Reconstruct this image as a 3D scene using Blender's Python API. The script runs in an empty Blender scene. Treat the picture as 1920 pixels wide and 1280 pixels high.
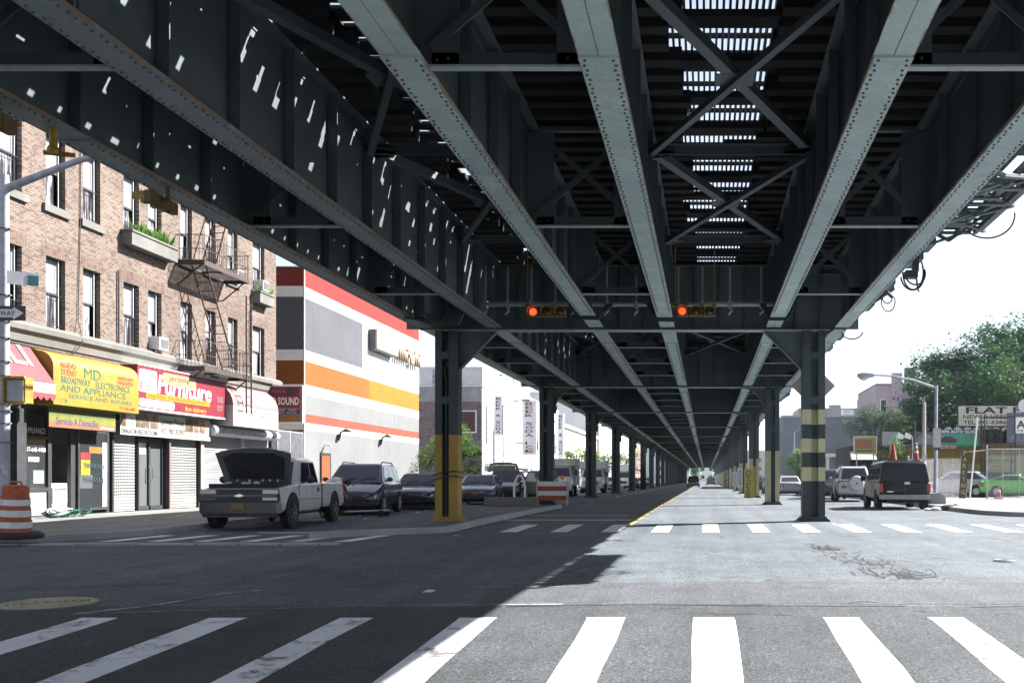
import bpy, bmesh, math, random
from mathutils import Vector, Matrix
R = math.radians
random.seed(7)
scene = bpy.context.scene
COL = scene.collection

# ------------------------------------------------------------------ camera, sky, sun, exposure
F, VX, VY, CH = 1867.0, 1324.0, 898.0, 1.2      # focal length and vanishing point of the photograph, eye height
cam = bpy.data.cameras.new('camera')
cam.lens, cam.sensor_width = 35.0, 36.0
cam.shift_x, cam.shift_y = (960 - VX) / 1920, (VY - 640) / 1920
cam.clip_start, cam.clip_end = 0.1, 5000
camo = bpy.data.objects.new('camera', cam); COL.objects.link(camo)
camo.location, camo.rotation_euler = (0, 0, CH), (R(90), 0, 0)
scene.camera = camo
SUN = Vector((1.0, 0.55, 0.90)).normalized()     # towards the sun
w = bpy.data.worlds.new('World'); scene.world = w; w.use_nodes = True
wn = w.node_tree.nodes; bg = wn['Background']
sky = wn.new('ShaderNodeTexSky'); sky.sky_type = 'NISHITA'; sky.sun_disc = False
sky.sun_elevation = math.asin(SUN.z); sky.sun_rotation = math.atan2(SUN.x, SUN.y)
sky.air_density, sky.dust_density, sky.ozone_density = 1.0, 0.4, 2.5
hs = wn.new('ShaderNodeHueSaturation'); hs.inputs['Saturation'].default_value = .5     # hazy summer sky, nearly white
w.node_tree.links.new(sky.outputs[0], hs.inputs['Color']); w.node_tree.links.new(hs.outputs[0], bg.inputs[0]); bg.inputs[1].default_value = 0.05
sl = bpy.data.lights.new('sun', 'SUN'); sl.energy, sl.angle, sl.color = 5.0, R(0.5), (1.0, 0.975, 0.93)
so = bpy.data.objects.new('sun', sl); COL.objects.link(so)
so.rotation_euler = SUN.to_track_quat('Z', 'Y').to_euler()
vs = scene.view_settings
vs.view_transform, vs.look, vs.exposure, vs.gamma, vs.use_curve_mapping = 'Standard', 'None', 2.2, 1.0, False
cy = scene.cycles
cy.max_bounces, cy.diffuse_bounces, cy.glossy_bounces, cy.transparent_max_bounces = 6, 2, 3, 12
cy.use_denoising = True

def PX(px, d): return (px - VX) * d / F
def PZ(py, d): return CH + (VY - py) * d / F
KN = [(-40, -.75), (0, -.66), (4, -.5), (7.5, -.335), (10.2, -.208), (13, -.165), (18, -.115), (23.7, -.065), (27, -.03), (35, 0), (3000, 0)]
def gk(y):
    for (a, za), (b, zb) in zip(KN, KN[1:]):
        if y <= b: return za + (zb - za) * (y - a) / (b - a)
    return 0
def g(y):                                         # road surface height: linear between whole metres
    if y >= 36: return 0
    i = math.floor(y); return gk(i) + (gk(i + 1) - gk(i)) * (y - i)

# ------------------------------------------------------------------ materials
def nodes(name):
    m = bpy.data.materials.new(name); m.use_nodes = True
    nt = m.node_tree; return m, nt, nt.nodes['Principled BSDF']
def setc(b, col, rough=.6, metal=0.0, spec=.5):
    b.inputs['Base Color'].default_value = (*col, 1); b.inputs['Roughness'].default_value = rough
    b.inputs['Metallic'].default_value = metal; b.inputs['Specular IOR Level'].default_value = spec
def N(nt, t, **kw):
    n = nt.nodes.new(t)
    for k, v in kw.items():
        if k.startswith('i_'):
            key = k[2:].replace('_', ' ')
            n.inputs[int(key) if key.isdigit() else key].default_value = v
        else: setattr(n, k, v)
    return n
def ramp(nt, src, stops):
    r = nt.nodes.new('ShaderNodeValToRGB'); e = r.color_ramp.elements
    while len(e) > len(stops): e.remove(e[-1])
    while len(e) < len(stops): e.new(1)
    for q, (p, c) in zip(e, stops):
        q.position = p; q.color = (*c, 1) if len(c) == 3 else c
    nt.links.new(src, r.inputs[0]); return r.outputs[0]
def mixc(nt, fac, a, b, mode='MIX'):
    m = nt.nodes.new('ShaderNodeMix'); m.data_type = 'RGBA'; m.blend_type = mode
    for s, v in ((0, fac), (6, a), (7, b)):
        if isinstance(v, bpy.types.NodeSocket): nt.links.new(v, m.inputs[s])
        elif s == 0: m.inputs[0].default_value = v
        else: m.inputs[s].default_value = (*v, 1)
    return m.outputs[2]
def noise(nt, scale, detail=4, rough=.55, dist=0, vec=None):
    n = N(nt, 'ShaderNodeTexNoise'); n.inputs['Scale'].default_value = scale; n.inputs['Detail'].default_value = detail
    n.inputs['Roughness'].default_value = rough; n.inputs['Distortion'].default_value = dist
    if vec is None: vec = N(nt, 'ShaderNodeTexCoord').outputs['Object']
    nt.links.new(vec, n.inputs['Vector']); return n.outputs[0]
def geo(nt): return N(nt, 'ShaderNodeNewGeometry').outputs['Position']
def bump(nt, b, h, strength=.3, dist=.02):
    n = N(nt, 'ShaderNodeBump'); n.inputs['Strength'].default_value = strength; n.inputs['Distance'].default_value = dist
    nt.links.new(h, n.inputs['Height']); nt.links.new(n.outputs[0], b.inputs['Normal'])
def G3(v): return (v, v, v)
MATS = {}
def plain(name, col, rough=.6, metal=0, var=.18, scale=3.0, spec=.5, dirt=None):
    """a painted or bare surface with a little uneven wear"""
    if name in MATS: return MATS[name]
    if max(col) - min(col) > .15: col = tuple(c * .34 for c in col)      # strong colours scaled down against overexposure
    m, nt, b = nodes(name); setc(b, col, rough, metal, spec)
    if var:
        n = noise(nt, scale, 5, .6, .3)
        lo = tuple(max(0, c * (1 - var)) for c in (dirt or col)); hi = tuple(min(1, c * (1 + var * .6)) for c in col)
        nt.links.new(ramp(nt, n, [(.32, lo), (.66, hi)]), b.inputs['Base Color'])
        r = N(nt, 'ShaderNodeMapRange'); r.inputs['To Min'].default_value = max(.02, rough - .1); r.inputs['To Max'].default_value = min(1, rough + .15)
        nt.links.new(noise(nt, scale * 4, 3), r.inputs[0]); nt.links.new(r.outputs[0], b.inputs['Roughness'])
    MATS[name] = m; return m
def emit(name, col, strength, base=(.02, .02, .02)):
    m, nt, b = nodes(name); setc(b, base, .3); b.inputs['Emission Color'].default_value = (*col, 1); b.inputs['Emission Strength'].default_value = strength
    return m
def carpaint(name, col, rough=.22, dust=.25):
    m, nt, b = nodes(name); setc(b, col, rough, 0, .5); b.inputs['Coat Weight'].default_value = .6; b.inputs['Coat Roughness'].default_value = .08
    n = noise(nt, 2.2, 6, .65, .6)
    nt.links.new(mixc(nt, ramp(nt, n, [(.45, (0, 0, 0)), (.75, G3(dust))]), col, (.16, .15, .14)), b.inputs['Base Color'])
    nt.links.new(ramp(nt, noise(nt, 6, 4), [(.3, G3(rough * .7)), (.7, G3(min(1, rough * 1.6 + dust * .3)))]), b.inputs['Roughness'])
    return m

def asphalt(name, base, tint=(1, 1.0, 1.03), crack=True):
    m, nt, b = nodes(name); setc(b, G3(base), .88, 0, .3)
    p = geo(nt)
    big = noise(nt, .22, 5, .6, .4, p); mid = noise(nt, 1.6, 5, .65, .2, p); fine = noise(nt, 75, 3, .7, 0, p); grit = noise(nt, 28, 4, .75, 0, p)
    c = ramp(nt, big, [(.3, tuple(base * .78 * t for t in tint)), (.7, tuple(base * 1.2 * t for t in tint))])
    c = mixc(nt, 1.0, c, ramp(nt, mid, [(.3, G3(.78)), (.7, G3(1.14))]), 'MULTIPLY')
    c = mixc(nt, 1.0, c, ramp(nt, fine, [(.30, G3(.22)), (.50, G3(.95)), (.66, G3(2.7))]), 'MULTIPLY')
    c = mixc(nt, 1.0, c, ramp(nt, grit, [(.32, G3(.38)), (.52, G3(1.0)), (.70, G3(1.65))]), 'MULTIPLY')
    # tyre-polished wheel tracks and oil drips run along the street
    mp = N(nt, 'ShaderNodeMapping'); mp.inputs['Scale'].default_value = (1.6, .05, 1); nt.links.new(p, mp.inputs[0])
    c = mixc(nt, 1.0, c, ramp(nt, noise(nt, 1.0, 4, .6, .3, mp.outputs[0]), [(.35, G3(.80)), (.65, G3(1.1))]), 'MULTIPLY')
    c = mixc(nt, 1.0, c, ramp(nt, noise(nt, .9, 6, .7, 1.2, p), [(.58, G3(1.0)), (.70, G3(.68))]), 'MULTIPLY')     # oil and tyre stains
    if crack:
        pw = N(nt, 'ShaderNodeVectorMath', operation='ADD')
        nz = N(nt, 'ShaderNodeTexNoise'); nz.inputs['Scale'].default_value = 1.3; nz.inputs['Detail'].default_value = 6; nt.links.new(p, nz.inputs['Vector'])
        nt.links.new(p, pw.inputs[0]); nt.links.new(nz.outputs['Color'], pw.inputs[1])
        v = N(nt, 'ShaderNodeTexVoronoi', feature='DISTANCE_TO_EDGE'); v.inputs['Scale'].default_value = .33; nt.links.new(pw.outputs[0], v.inputs['Vector'])
        line = ramp(nt, v.outputs[0], [(.0, G3(.75)), (.006, G3(.55)), (.012, G3(0))])
        mask = ramp(nt, noise(nt, .35, 3, .5, 0, p), [(.50, G3(0)), (.60, G3(1))])
        f = mixc(nt, 1.0, line, mask, 'MULTIPLY')
        c = mixc(nt, f, c, G3(base * .22))
    nt.links.new(c, b.inputs['Base Color'])
    h = mixc(nt, .5, grit, fine); bump(nt, b, h, .55, .012)
    return m
M_asphalt = asphalt('asphalt', .096, (.86, 1.0, 1.15))
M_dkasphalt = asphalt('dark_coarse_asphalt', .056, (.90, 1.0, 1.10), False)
M_patch = asphalt('asphalt_patch', .074, (.93, 1.0, 1.13), False)

def roadpaint(name, col, wear=.5):
    m, nt, b = nodes(name); setc(b, col, .75, 0, .3)
    p = geo(nt)
    f = ramp(nt, noise(nt, 2.3, 9, .74, .5, p), [(wear - .05, G3(0)), (wear + .05, G3(1))])
    f2 = ramp(nt, noise(nt, 45, 3, .7, 0, p), [(.30, G3(.35)), (.42, G3(1))])
    f = mixc(nt, 1.0, f, f2, 'MULTIPLY')
    c = mixc(nt, 1.0, col, ramp(nt, noise(nt, 1.1, 5, .6, .3, p), [(.3, G3(.80)), (.7, G3(1.05))]), 'MULTIPLY')
    nt.links.new(mixc(nt, f, G3(.12), c), b.inputs['Base Color']); bump(nt, b, noise(nt, 50, 3, .6, 0, p), .35, .008)
    return m
M_white = roadpaint('white_road_paint', (.70, .71, .72), .385)
M_whiteworn = roadpaint('worn_white_road_paint', (.76, .77, .80), .41)
M_faint = roadpaint('faint_white_road_paint', (.40, .41, .43), .52)
M_yellow = roadpaint('yellow_road_paint', (.62, .42, .10), .40)

def concrete(name, base, joint=1.5, tint=(1.03, 1, .95)):
    m, nt, b = nodes(name); setc(b, G3(base), .9, 0, .3); p = geo(nt)
    c = ramp(nt, noise(nt, .7, 6, .65, .4, p), [(.3, tuple(base * .72 * t for t in tint)), (.7, tuple(base * 1.12 * t for t in tint))])
    c = mixc(nt, 1.0, c, ramp(nt, noise(nt, 30, 4, .7, 0, p), [(.3, G3(.8)), (.7, G3(1.1))]), 'MULTIPLY')
    c = mixc(nt, ramp(nt, noise(nt, 3.2, 7, .7, .8, p), [(.62, G3(0)), (.72, G3(.55))]), c, G3(base * .35))
    if joint:
        bk = N(nt, 'ShaderNodeTexBrick', offset=0.0); bk.inputs['Scale'].default_value = 1; bk.inputs['Brick Width'].default_value = joint
        bk.inputs['Row Height'].default_value = joint; bk.inputs['Mortar Size'].default_value = .012; bk.inputs['Color1'].default_value = (0, 0, 0, 1)
        bk.inputs['Color2'].default_value = (0, 0, 0, 1); bk.inputs['Mortar'].default_value = (1, 1, 1, 1); nt.links.new(p, bk.inputs['Vector'])
        c = mixc(nt, bk.outputs[0], c, G3(base * .3))
    nt.links.new(c, b.inputs['Base Color']); bump(nt, b, noise(nt, 40, 4, .7, 0, p), .2, .01)
    return m
M_walk = concrete('pavement_concrete', .24)
M_kerb = concrete('kerb_stone', .34, 0, (.97, .99, 1.06))
M_conc = concrete('rough_concrete', .30, 0)
M_concd = concrete('stained_concrete', .16, 0, (1.05, 1, .9))

def steel(name, col, rust=.5, rough=.55, edge=False):
    m, nt, b = nodes(name); setc(b, col, rough, .0, .4); p = geo(nt)
    c = ramp(nt, noise(nt, .9, 6, .65, .5, p), [(.28, tuple(v * .78 for v in col)), (.7, tuple(v * 1.14 for v in col))])
    c = mixc(nt, 1.0, c, ramp(nt, noise(nt, 22, 5, .75, 0, p), [(.3, G3(.84)), (.65, G3(1.06))]), 'MULTIPLY')
    mp = N(nt, 'ShaderNodeMapping'); mp.inputs['Scale'].default_value = (7, 7, .6); nt.links.new(p, mp.inputs[0])   # drips run down
    c = mixc(nt, ramp(nt, noise(nt, 1, 5, .6, 0, mp.outputs[0]), [(.52, G3(0)), (.8, G3(.45))]), c, tuple(v * .5 for v in col))
    rf = mixc(nt, 1.0, ramp(nt, noise(nt, 3.1, 8, .75, .6, p), [(.56, G3(0)), (.70, G3(rust))]), ramp(nt, noise(nt, .5, 3, .5, 0, p), [(.4, G3(.2)), (.6, G3(1))]), 'MULTIPLY')
    c = mixc(nt, rf, c, (.16, .075, .03))
    if edge:                                              # rust creeping in from the two edges of a flange
        s = N(nt, 'ShaderNodeSeparateXYZ'); nt.links.new(N(nt, 'ShaderNodeTexCoord').outputs['Object'], s.inputs[0])
        ab = N(nt, 'ShaderNodeMath', operation='ABSOLUTE'); nt.links.new(s.outputs[0], ab.inputs[0])
        ad = N(nt, 'ShaderNodeMath', operation='MULTIPLY_ADD'); nt.links.new(noise(nt, 2.6, 6, .7, .4, p), ad.inputs[0]); ad.inputs[1].default_value = .10; nt.links.new(ab.outputs[0], ad.inputs[2])
        c = mixc(nt, ramp(nt, ad.outputs[0], [(.250, G3(0)), (.262, G3(.75))]), c, (.20, .11, .045))
    nt.links.new(c, b.inputs['Base Color']); bump(nt, b, noise(nt, 14, 5, .7, 0, p), .12, .01)
    return m
M_steel = steel('green_grey_steel_paint', (.078, .102, .108), .5)
M_flange = steel('weathered_flange_paint', (.37, .46, .455), .6, .55, True)
M_pale = steel('pale_bar_paint', (.30, .36, .36), .4)
M_flanged = steel('flaking_flange_paint', (.20, .25, .275), .7, .55, True)
M_rivet = steel('rivet_paint', (.06, .08, .085), .4)
M_colgreen = steel('column_green_paint', (.030, .050, .056), .3)
M_colyel = steel('column_yellow_paint', (.34, .21, .035), .55)
M_colcream = steel('column_cream_paint', (.42, .40, .25), .5)
M_colblack = steel('column_black_paint', (.02, .03, .036), .2)

def timber(name, base):
    m, nt, b = nodes(name); setc(b, base, .85, 0, .2); p = geo(nt)
    mp = N(nt, 'ShaderNodeMapping'); mp.inputs['Scale'].default_value = (1.2, 14, 14); nt.links.new(p, mp.inputs[0])
    nt.links.new(ramp(nt, noise(nt, 1.5, 6, .7, .4, mp.outputs[0]), [(.25, tuple(v * .45 for v in base)), (.75, tuple(v * 1.5 for v in base))]), b.inputs['Base Color'])
    return m
M_tie = timber('creosoted_timber', (.024, .023, .023))
M_plank = timber('weathered_plank', (.028, .027, .027))

def brickmat(name, c1, c2, mort, axis, bw=.21, rh=.070, dark=.48):
    """axis: 'Y' for a wall along the street, 'X' for a wall facing it"""
    m, nt, b = nodes(name); setc(b, c1, .9, 0, .2); p = geo(nt)
    s = N(nt, 'ShaderNodeSeparateXYZ'); nt.links.new(p, s.inputs[0]); cmb = N(nt, 'ShaderNodeCombineXYZ')
    nt.links.new(s.outputs[1 if axis == 'Y' else 0], cmb.inputs[0]); nt.links.new(s.outputs[2], cmb.inputs[1])
    bk = N(nt, 'ShaderNodeTexBrick'); bk.inputs['Scale'].default_value = 1; bk.inputs['Brick Width'].default_value = bw; bk.inputs['Row Height'].default_value = rh
    bk.inputs['Mortar Size'].default_value = .011; bk.inputs['Bias'].default_value = -.15
    for k, v in (('Color1', c1), ('Color2', c2), ('Mortar', mort)): bk.inputs[k].default_value = (*v, 1)
    nt.links.new(cmb.outputs[0], bk.inputs['Vector'])
    c = mixc(nt, 1.0, bk.outputs[0], ramp(nt, noise(nt, .45, 6, .65, .4, p), [(.3, G3(.82)), (.7, G3(1.12))]), 'MULTIPLY')
    mp = N(nt, 'ShaderNodeMapping'); mp.inputs['Scale'].default_value = (4.2, 4.2, 14); nt.links.new(p, mp.inputs[0])
    c = mixc(nt, ramp(nt, noise(nt, 1, 2, .5, 0, mp.outputs[0]), [(.55, G3(0)), (.60, G3(dark))]), c, (.04, .018, .015))
    c = mixc(nt, ramp(nt, noise(nt, .9, 7, .7, .5, p), [(.58, G3(0)), (.8, G3(.35))]), c, (.16, .14, .122))
    nt.links.new(c, b.inputs['Base Color']); bump(nt, b, bk.outputs[1], -.4, .01)
    return m
M_brick = brickmat('mixed_tan_brick', (.138, .098, .076), (.078, .044, .034), (.180, .160, .142), 'Y')
M_brickx = brickmat('mixed_tan_brick_side', (.138, .098, .076), (.078, .044, .034), (.180, .160, .142), 'X')
M_brickold = brickmat('old_painted_brick', (.20, .155, .16), (.12, .085, .09), (.28, .26, .28), 'X', .3, .1, .5)
def blockmat(name, col, axis):
    if max(col) - min(col) > .15: col = tuple(c * .32 for c in col)
    elif max(col) < .7: col = tuple(c * .28 for c in col)
    m, nt, b = nodes(name); setc(b, col, .85, 0, .25); p = geo(nt)
    s = N(nt, 'ShaderNodeSeparateXYZ'); nt.links.new(p, s.inputs[0]); cmb = N(nt, 'ShaderNodeCombineXYZ')
    nt.links.new(s.outputs[1 if axis == 'Y' else 0], cmb.inputs[0]); nt.links.new(s.outputs[2], cmb.inputs[1])
    bk = N(nt, 'ShaderNodeTexBrick'); bk.inputs['Scale'].default_value = 1; bk.inputs['Brick Width'].default_value = .42; bk.inputs['Row Height'].default_value = .21
    bk.inputs['Mortar Size'].default_value = .012
    for k, v in (('Color1', col), ('Color2', tuple(v * .95 for v in col)), ('Mortar', tuple(v * .91 for v in col))): bk.inputs[k].default_value = (*v, 1)
    nt.links.new(cmb.outputs[0], bk.inputs['Vector'])
    c = mixc(nt, 1.0, bk.outputs[0], ramp(nt, noise(nt, .35, 6, .65, .4, p), [(.3, G3(.86)), (.7, G3(1.08))]), 'MULTIPLY')
    mp = N(nt, 'ShaderNodeMapping'); mp.inputs['Scale'].default_value = (1.7, 1.7, .12); nt.links.new(p, mp.inputs[0])
    c = mixc(nt, ramp(nt, noise(nt, 1, 6, .65, .2, mp.outputs[0]), [(.50, G3(0)), (.78, G3(.38))]), c, tuple(v * .55 for v in col))
    nt.links.new(c, b.inputs['Base Color']); return m
def slatmat(name, col, pitch=.09, axis=2, dark=.45):
    """roller shutter or corrugated sheet: raised slats"""
    m, nt, b = nodes(name); setc(b, col, .5, .3, .4); p = geo(nt)
    s = N(nt, 'ShaderNodeSeparateXYZ'); nt.links.new(p, s.inputs[0])
    a = N(nt, 'ShaderNodeMath', operation='MODULO'); nt.links.new(s.outputs[axis], a.inputs[0]); a.inputs[1].default_value = pitch
    d = N(nt, 'ShaderNodeMath', operation='DIVIDE'); nt.links.new(a.outputs[0], d.inputs[0]); d.inputs[1].default_value = pitch
    c = ramp(nt, d.outputs[0], [(0, tuple(v * dark for v in col)), (.12, col), (.9, col), (1, tuple(v * dark for v in col))])
    c = mixc(nt, 1.0, c, ramp(nt, noise(nt, 1.2, 6, .65, .3, p), [(.3, G3(.78)), (.7, G3(1.08))]), 'MULTIPLY')
    nt.links.new(c, b.inputs['Base Color'])
    bump(nt, b, ramp(nt, d.outputs[0], [(0, G3(0)), (.3, G3(.8)), (.5, G3(1)), (.7, G3(.8)), (1, G3(0))]), .8, .02)
    return m
def leafmat(name, lo, hi, scale=.8):
    m, nt, b = nodes(name); setc(b, hi, .55, 0, .35); p = geo(nt)
    c = ramp(nt, noise(nt, scale, 4, .6, 0, p), [(.3, lo), (.7, hi)])
    c = mixc(nt, 1.0, c, ramp(nt, noise(nt, 9, 2, .6, 0, p), [(.3, G3(.65)), (.7, G3(1.3))]), 'MULTIPLY')
    nt.links.new(c, b.inputs['Base Color'])
    t = N(nt, 'ShaderNodeBsdfTranslucent'); nt.links.new(c, t.inputs[0])
    mx = N(nt, 'ShaderNodeMixShader'); mx.inputs[0].default_value = .35
    nt.links.new(b.outputs[0], mx.inputs[1]); nt.links.new(t.outputs[0], mx.inputs[2]); nt.links.new(mx.outputs[0], nt.nodes['Material Output'].inputs[0])
    return m
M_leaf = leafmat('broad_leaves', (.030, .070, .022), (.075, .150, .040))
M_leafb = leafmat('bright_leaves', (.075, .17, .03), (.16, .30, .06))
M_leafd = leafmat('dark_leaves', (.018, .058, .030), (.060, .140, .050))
M_bark = plain('bark', (.10, .08, .06), .9, 0, .4, 9)
def glassmat(name, tint=(.02, .025, .03), clear=.0, rough=.04):
    m, nt, b = nodes(name); setc(b, tint, rough, 0, .6)
    if clear:
        t = N(nt, 'ShaderNodeBsdfTransparent'); t.inputs[0].default_value = (.85, .88, .88, 1)
        mx = N(nt, 'ShaderNodeMixShader'); mx.inputs[0].default_value = clear
        nt.links.new(b.outputs[0], mx.inputs[1]); nt.links.new(t.outputs[0], mx.inputs[2]); nt.links.new(mx.outputs[0], nt.nodes['Material Output'].inputs[0])
    return m
M_carglass = glassmat('car_glass', (.030, .030, .048))  # bluish tint carries some reflected sky
M_shopglass = glassmat('shop_glass', (.05, .055, .06), .6)
M_dark = plain('dark_interior', (.022, .022, .026), .8, 0, .3)
M_black = plain('black_metal', (.025, .026, .03), .5, 0, .3)
M_rubber = plain('tyre_rubber', (.022, .022, .023), .9, 0, .3, 8)
M_rim = plain('alloy_rim', (.42, .42, .44), .35, .7, .2, 9)
M_chrome = plain('chrome', (.62, .62, .64), .16, 1.0, .15, 9)
M_plastic = plain('grey_plastic', (.12, .12, .13), .6, 0, .2, 6)
M_lamp = glassmat('lamp_glass', (.55, .56, .58), 0, .12)
M_redlamp = glassmat('red_lamp_glass', (.30, .012, .012), 0, .15)
M_amber = glassmat('amber_glass', (.75, .25, .02), 0, .25)
M_galv = plain('galvanised_steel', (.40, .41, .44), .45, .5, .25, 5)
M_polepaint = plain('grey_pole_paint', (.33, .34, .40), .55, .1, .25, 4)
M_sigyel = plain('signal_yellow', (.85, .50, .06), .5, 0, .3, 6)
M_stone = concrete('limestone_trim', .15, 0, (1.04, 1, .92))
M_wframe = plain('black_window_frame', (.03, .03, .034), .5, 0, .2)
M_wwhite = plain('white_frame', (.62, .62, .63), .5, 0, .12)
M_iron = plain('rusty_iron', (.052, .034, .031), .7, .2, .5, 12)
M_white_p = plain('white_paint', (.74, .74, .73), .6, 0, .10, 2)
M_cloth = plain('white_cloth', (.72, .70, .74), .9, 0, .1, 5)
M_orange = plain('orange_plastic', (.85, .17, .035), .5, 0, .2, 4)
M_reflect = plain('white_reflective', (.62, .62, .64), .4, 0, .15, 6)

# ------------------------------------------------------------------ mesh builder
class MB:
    def __init__(s): s.v, s.f, s.m = [], [], []
    def add(s, vs, fs, mi=0):
        o = len(s.v); s.v += [tuple(p) for p in vs]
        for f in fs: s.f.append(tuple(i + o for i in f)); s.m.append(mi)
        return s
    def box(s, x0, x1, y0, y1, z0, z1, mi=0):
        vs = [(x, y, z) for z in (z0, z1) for y in (y0, y1) for x in (x0, x1)]
        return s.add(vs, [(0, 2, 3, 1), (4, 5, 7, 6), (0, 1, 5, 4), (2, 6, 7, 3), (0, 4, 6, 2), (1, 3, 7, 5)], mi)
    def quad(s, a, b, c, d, mi=0): return s.add([a, b, c, d], [(0, 1, 2, 3)], mi)
    def bar(s, p, q, wd, ht, mi=0, up=(0, 0, 1)):
        p, q = Vector(p), Vector(q); t = (q - p).normalized(); u = Vector(up)
        if abs(t.dot(u)) > .98: u = Vector((0, 1, 0))
        r = t.cross(u).normalized(); u = r.cross(t)
        c = [r * (a * wd / 2) + u * (b * ht / 2) for a, b in ((-1, -1), (1, -1), (1, 1), (-1, 1))]
        return s.add([p + k for k in c] + [q + k for k in c], [(3, 2, 1, 0), (4, 5, 6, 7), (0, 1, 5, 4), (1, 2, 6, 5), (2, 3, 7, 6), (3, 0, 4, 7)], mi)
    def tube(s, pts, rad, n=8, mi=0, cap=True, closed=False):
        pts = [Vector(p) for p in pts]; k = len(pts); rings = []; prev = None
        for i, p in enumerate(pts):
            a = pts[(i - 1) % k] if (closed or i) else p; b = pts[(i + 1) % k] if (closed or i < k - 1) else p
            t = (b - a).normalized()
            if prev is None:
                u = Vector((0, 0, 1)) if abs(t.z) < .9 else Vector((1, 0, 0)); u = (u - t * u.dot(t)).normalized()
            else:
                u = prev - t * prev.dot(t)
                u = u.normalized() if u.length > 1e-5 else t.orthogonal().normalized()
            prev = u; w_ = t.cross(u); r = rad[i] if isinstance(rad, (list, tuple)) else rad
            rings.append([p + (u * math.cos(2 * math.pi * j / n) + w_ * math.sin(2 * math.pi * j / n)) * r for j in range(n)])
        return s.loft(rings, cap and not closed, closed, mi)
    def loft(s, rings, cap=True, closed=False, mi=0):
        n = len(rings[0]); k = len(rings); vs = [p for r in rings for p in r]; fs = []
        for i in range(k if closed else k - 1):
            j = (i + 1) % k
            for a in range(n):
                b = (a + 1) % n; fs.append((i * n + a, i * n + b, j * n + b, j * n + a))
        if cap: fs += [tuple(range(n - 1, -1, -1)), tuple(range((k - 1) * n, k * n))]
        return s.add(vs, fs, mi)
    def cyl(s, p, q, r0, r1=None, n=16, mi=0): return s.tube([p, q], [r0, r0 if r1 is None else r1], n, mi)
    def lathe(s, prof, c=(0, 0, 0), n=24, mi=0, axis='Z'):
        rings = []
        for r, h in prof:
            ring = []
            for j in range(n):
                a = 2 * math.pi * j / n; x, y = r * math.cos(a), r * math.sin(a)
                ring.append({'Z': (c[0] + x, c[1] + y, c[2] + h), 'X': (c[0] + h, c[1] + x, c[2] + y), 'Y': (c[0] + x, c[1] - h, c[2] + y)}[axis])
            rings.append(ring)
        return s.loft(rings, True, False, mi)
    def prism(s, poly, axis, a, b, mi=0):
        """extrude a 2-D outline: axis Y -> outline in (x,z), X -> (y,z), Z -> (x,y)"""
        f = {'Y': lambda p, t: (p[0], t, p[1]), 'X': lambda p, t: (t, p[0], p[1]), 'Z': lambda p, t: (p[0], p[1], t)}[axis]
        n = len(poly); return s.add([f(p, a) for p in poly] + [f(p, b) for p in poly],
                                    [tuple(range(n - 1, -1, -1)), tuple(range(n, 2 * n))] + [(i, (i + 1) % n, n + (i + 1) % n, n + i) for i in range(n)], mi)
    def rivet(s, x, y, z, r, d='D', mi=0):
        n = 6; h = r * .75
        def P(a, rr, hh):
            u, v = rr * math.cos(a), rr * math.sin(a)
            return {'D': (x + u, y + v, z - hh), 'F': (x + u, y - hh, z + v), 'R': (x + hh, y + u, z + v), 'L': (x - hh, y + u, z + v)}[d]
        vs = [P(2 * math.pi * i / n, r, 0) for i in range(n)] + [P(2 * math.pi * i / n, r * .55, h) for i in range(n)]
        return s.add(vs, [(i, (i + 1) % n, n + (i + 1) % n, n + i) for i in range(n)] + [tuple(range(n, 2 * n))], mi)
    def ball(s, c, rx, ry=None, rz=None, n=12, k=7, mi=0):
        ry = rx if ry is None else ry; rz = rx if rz is None else rz
        rings = [[(c[0] + rx * math.sin(math.pi * i / k) * math.cos(2 * math.pi * j / n), c[1] + ry * math.sin(math.pi * i / k) * math.sin(2 * math.pi * j / n),
                   c[2] - rz * math.cos(math.pi * i / k)) for j in range(n)] for i in range(k + 1)]
        for i in (0, k): rings[i] = [(c[0] + (p[0] - c[0]) + rx * .02 * math.cos(2 * math.pi * j / n), c[1] + rx * .02 * math.sin(2 * math.pi * j / n), p[2]) for j, p in enumerate(rings[i])]
        return s.loft(rings, True, False, mi)
    def build(s, name, mats, parent=None, smooth=None, bevel=0, fix=True):
        me = bpy.data.meshes.new(name); me.from_pydata(s.v, [], s.f)
        mats = mats if isinstance(mats, (list, tuple)) else [mats]
        for m in mats: me.materials.append(m)
        me.polygons.foreach_set('material_index', s.m)
        if fix:
            bm = bmesh.new(); bm.from_mesh(me); bmesh.ops.recalc_face_normals(bm, faces=bm.faces); bm.to_mesh(me); bm.free()
        if smooth is not None:
            me.shade_smooth(); me.set_sharp_from_angle(angle=R(smooth))
        me.update()
        o = bpy.data.objects.new(name, me); COL.objects.link(o)
        if parent: o.parent = parent
        if bevel:
            b = o.modifiers.new('bevel', 'BEVEL'); b.width = bevel; b.segments = 2; b.limit_method = 'ANGLE'; b.angle_limit = R(40)
        return o
def tag(o, label=None, cat=None, group=None, kind=None):
    for k, v in (('label', label), ('category', cat), ('group', group), ('kind', kind)):
        if v: o[k] = v
    return o
def thing(name, label, cat, loc=(0, 0, 0), rz=0, group=None):
    o = bpy.data.objects.new(name, None); COL.objects.link(o); o.empty_display_size = .3
    o.location, o.rotation_euler = loc, (0, 0, rz); return tag(o, label, cat, group)
def struct(o): o['kind'] = 'structure'; return o
def copy_tree(o, parent=None, depth=0):
    c = o.copy(); COL.objects.link(c)
    if parent: c.parent = parent
    for ch in list(o.children): copy_tree(ch, c)
    return c
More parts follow.
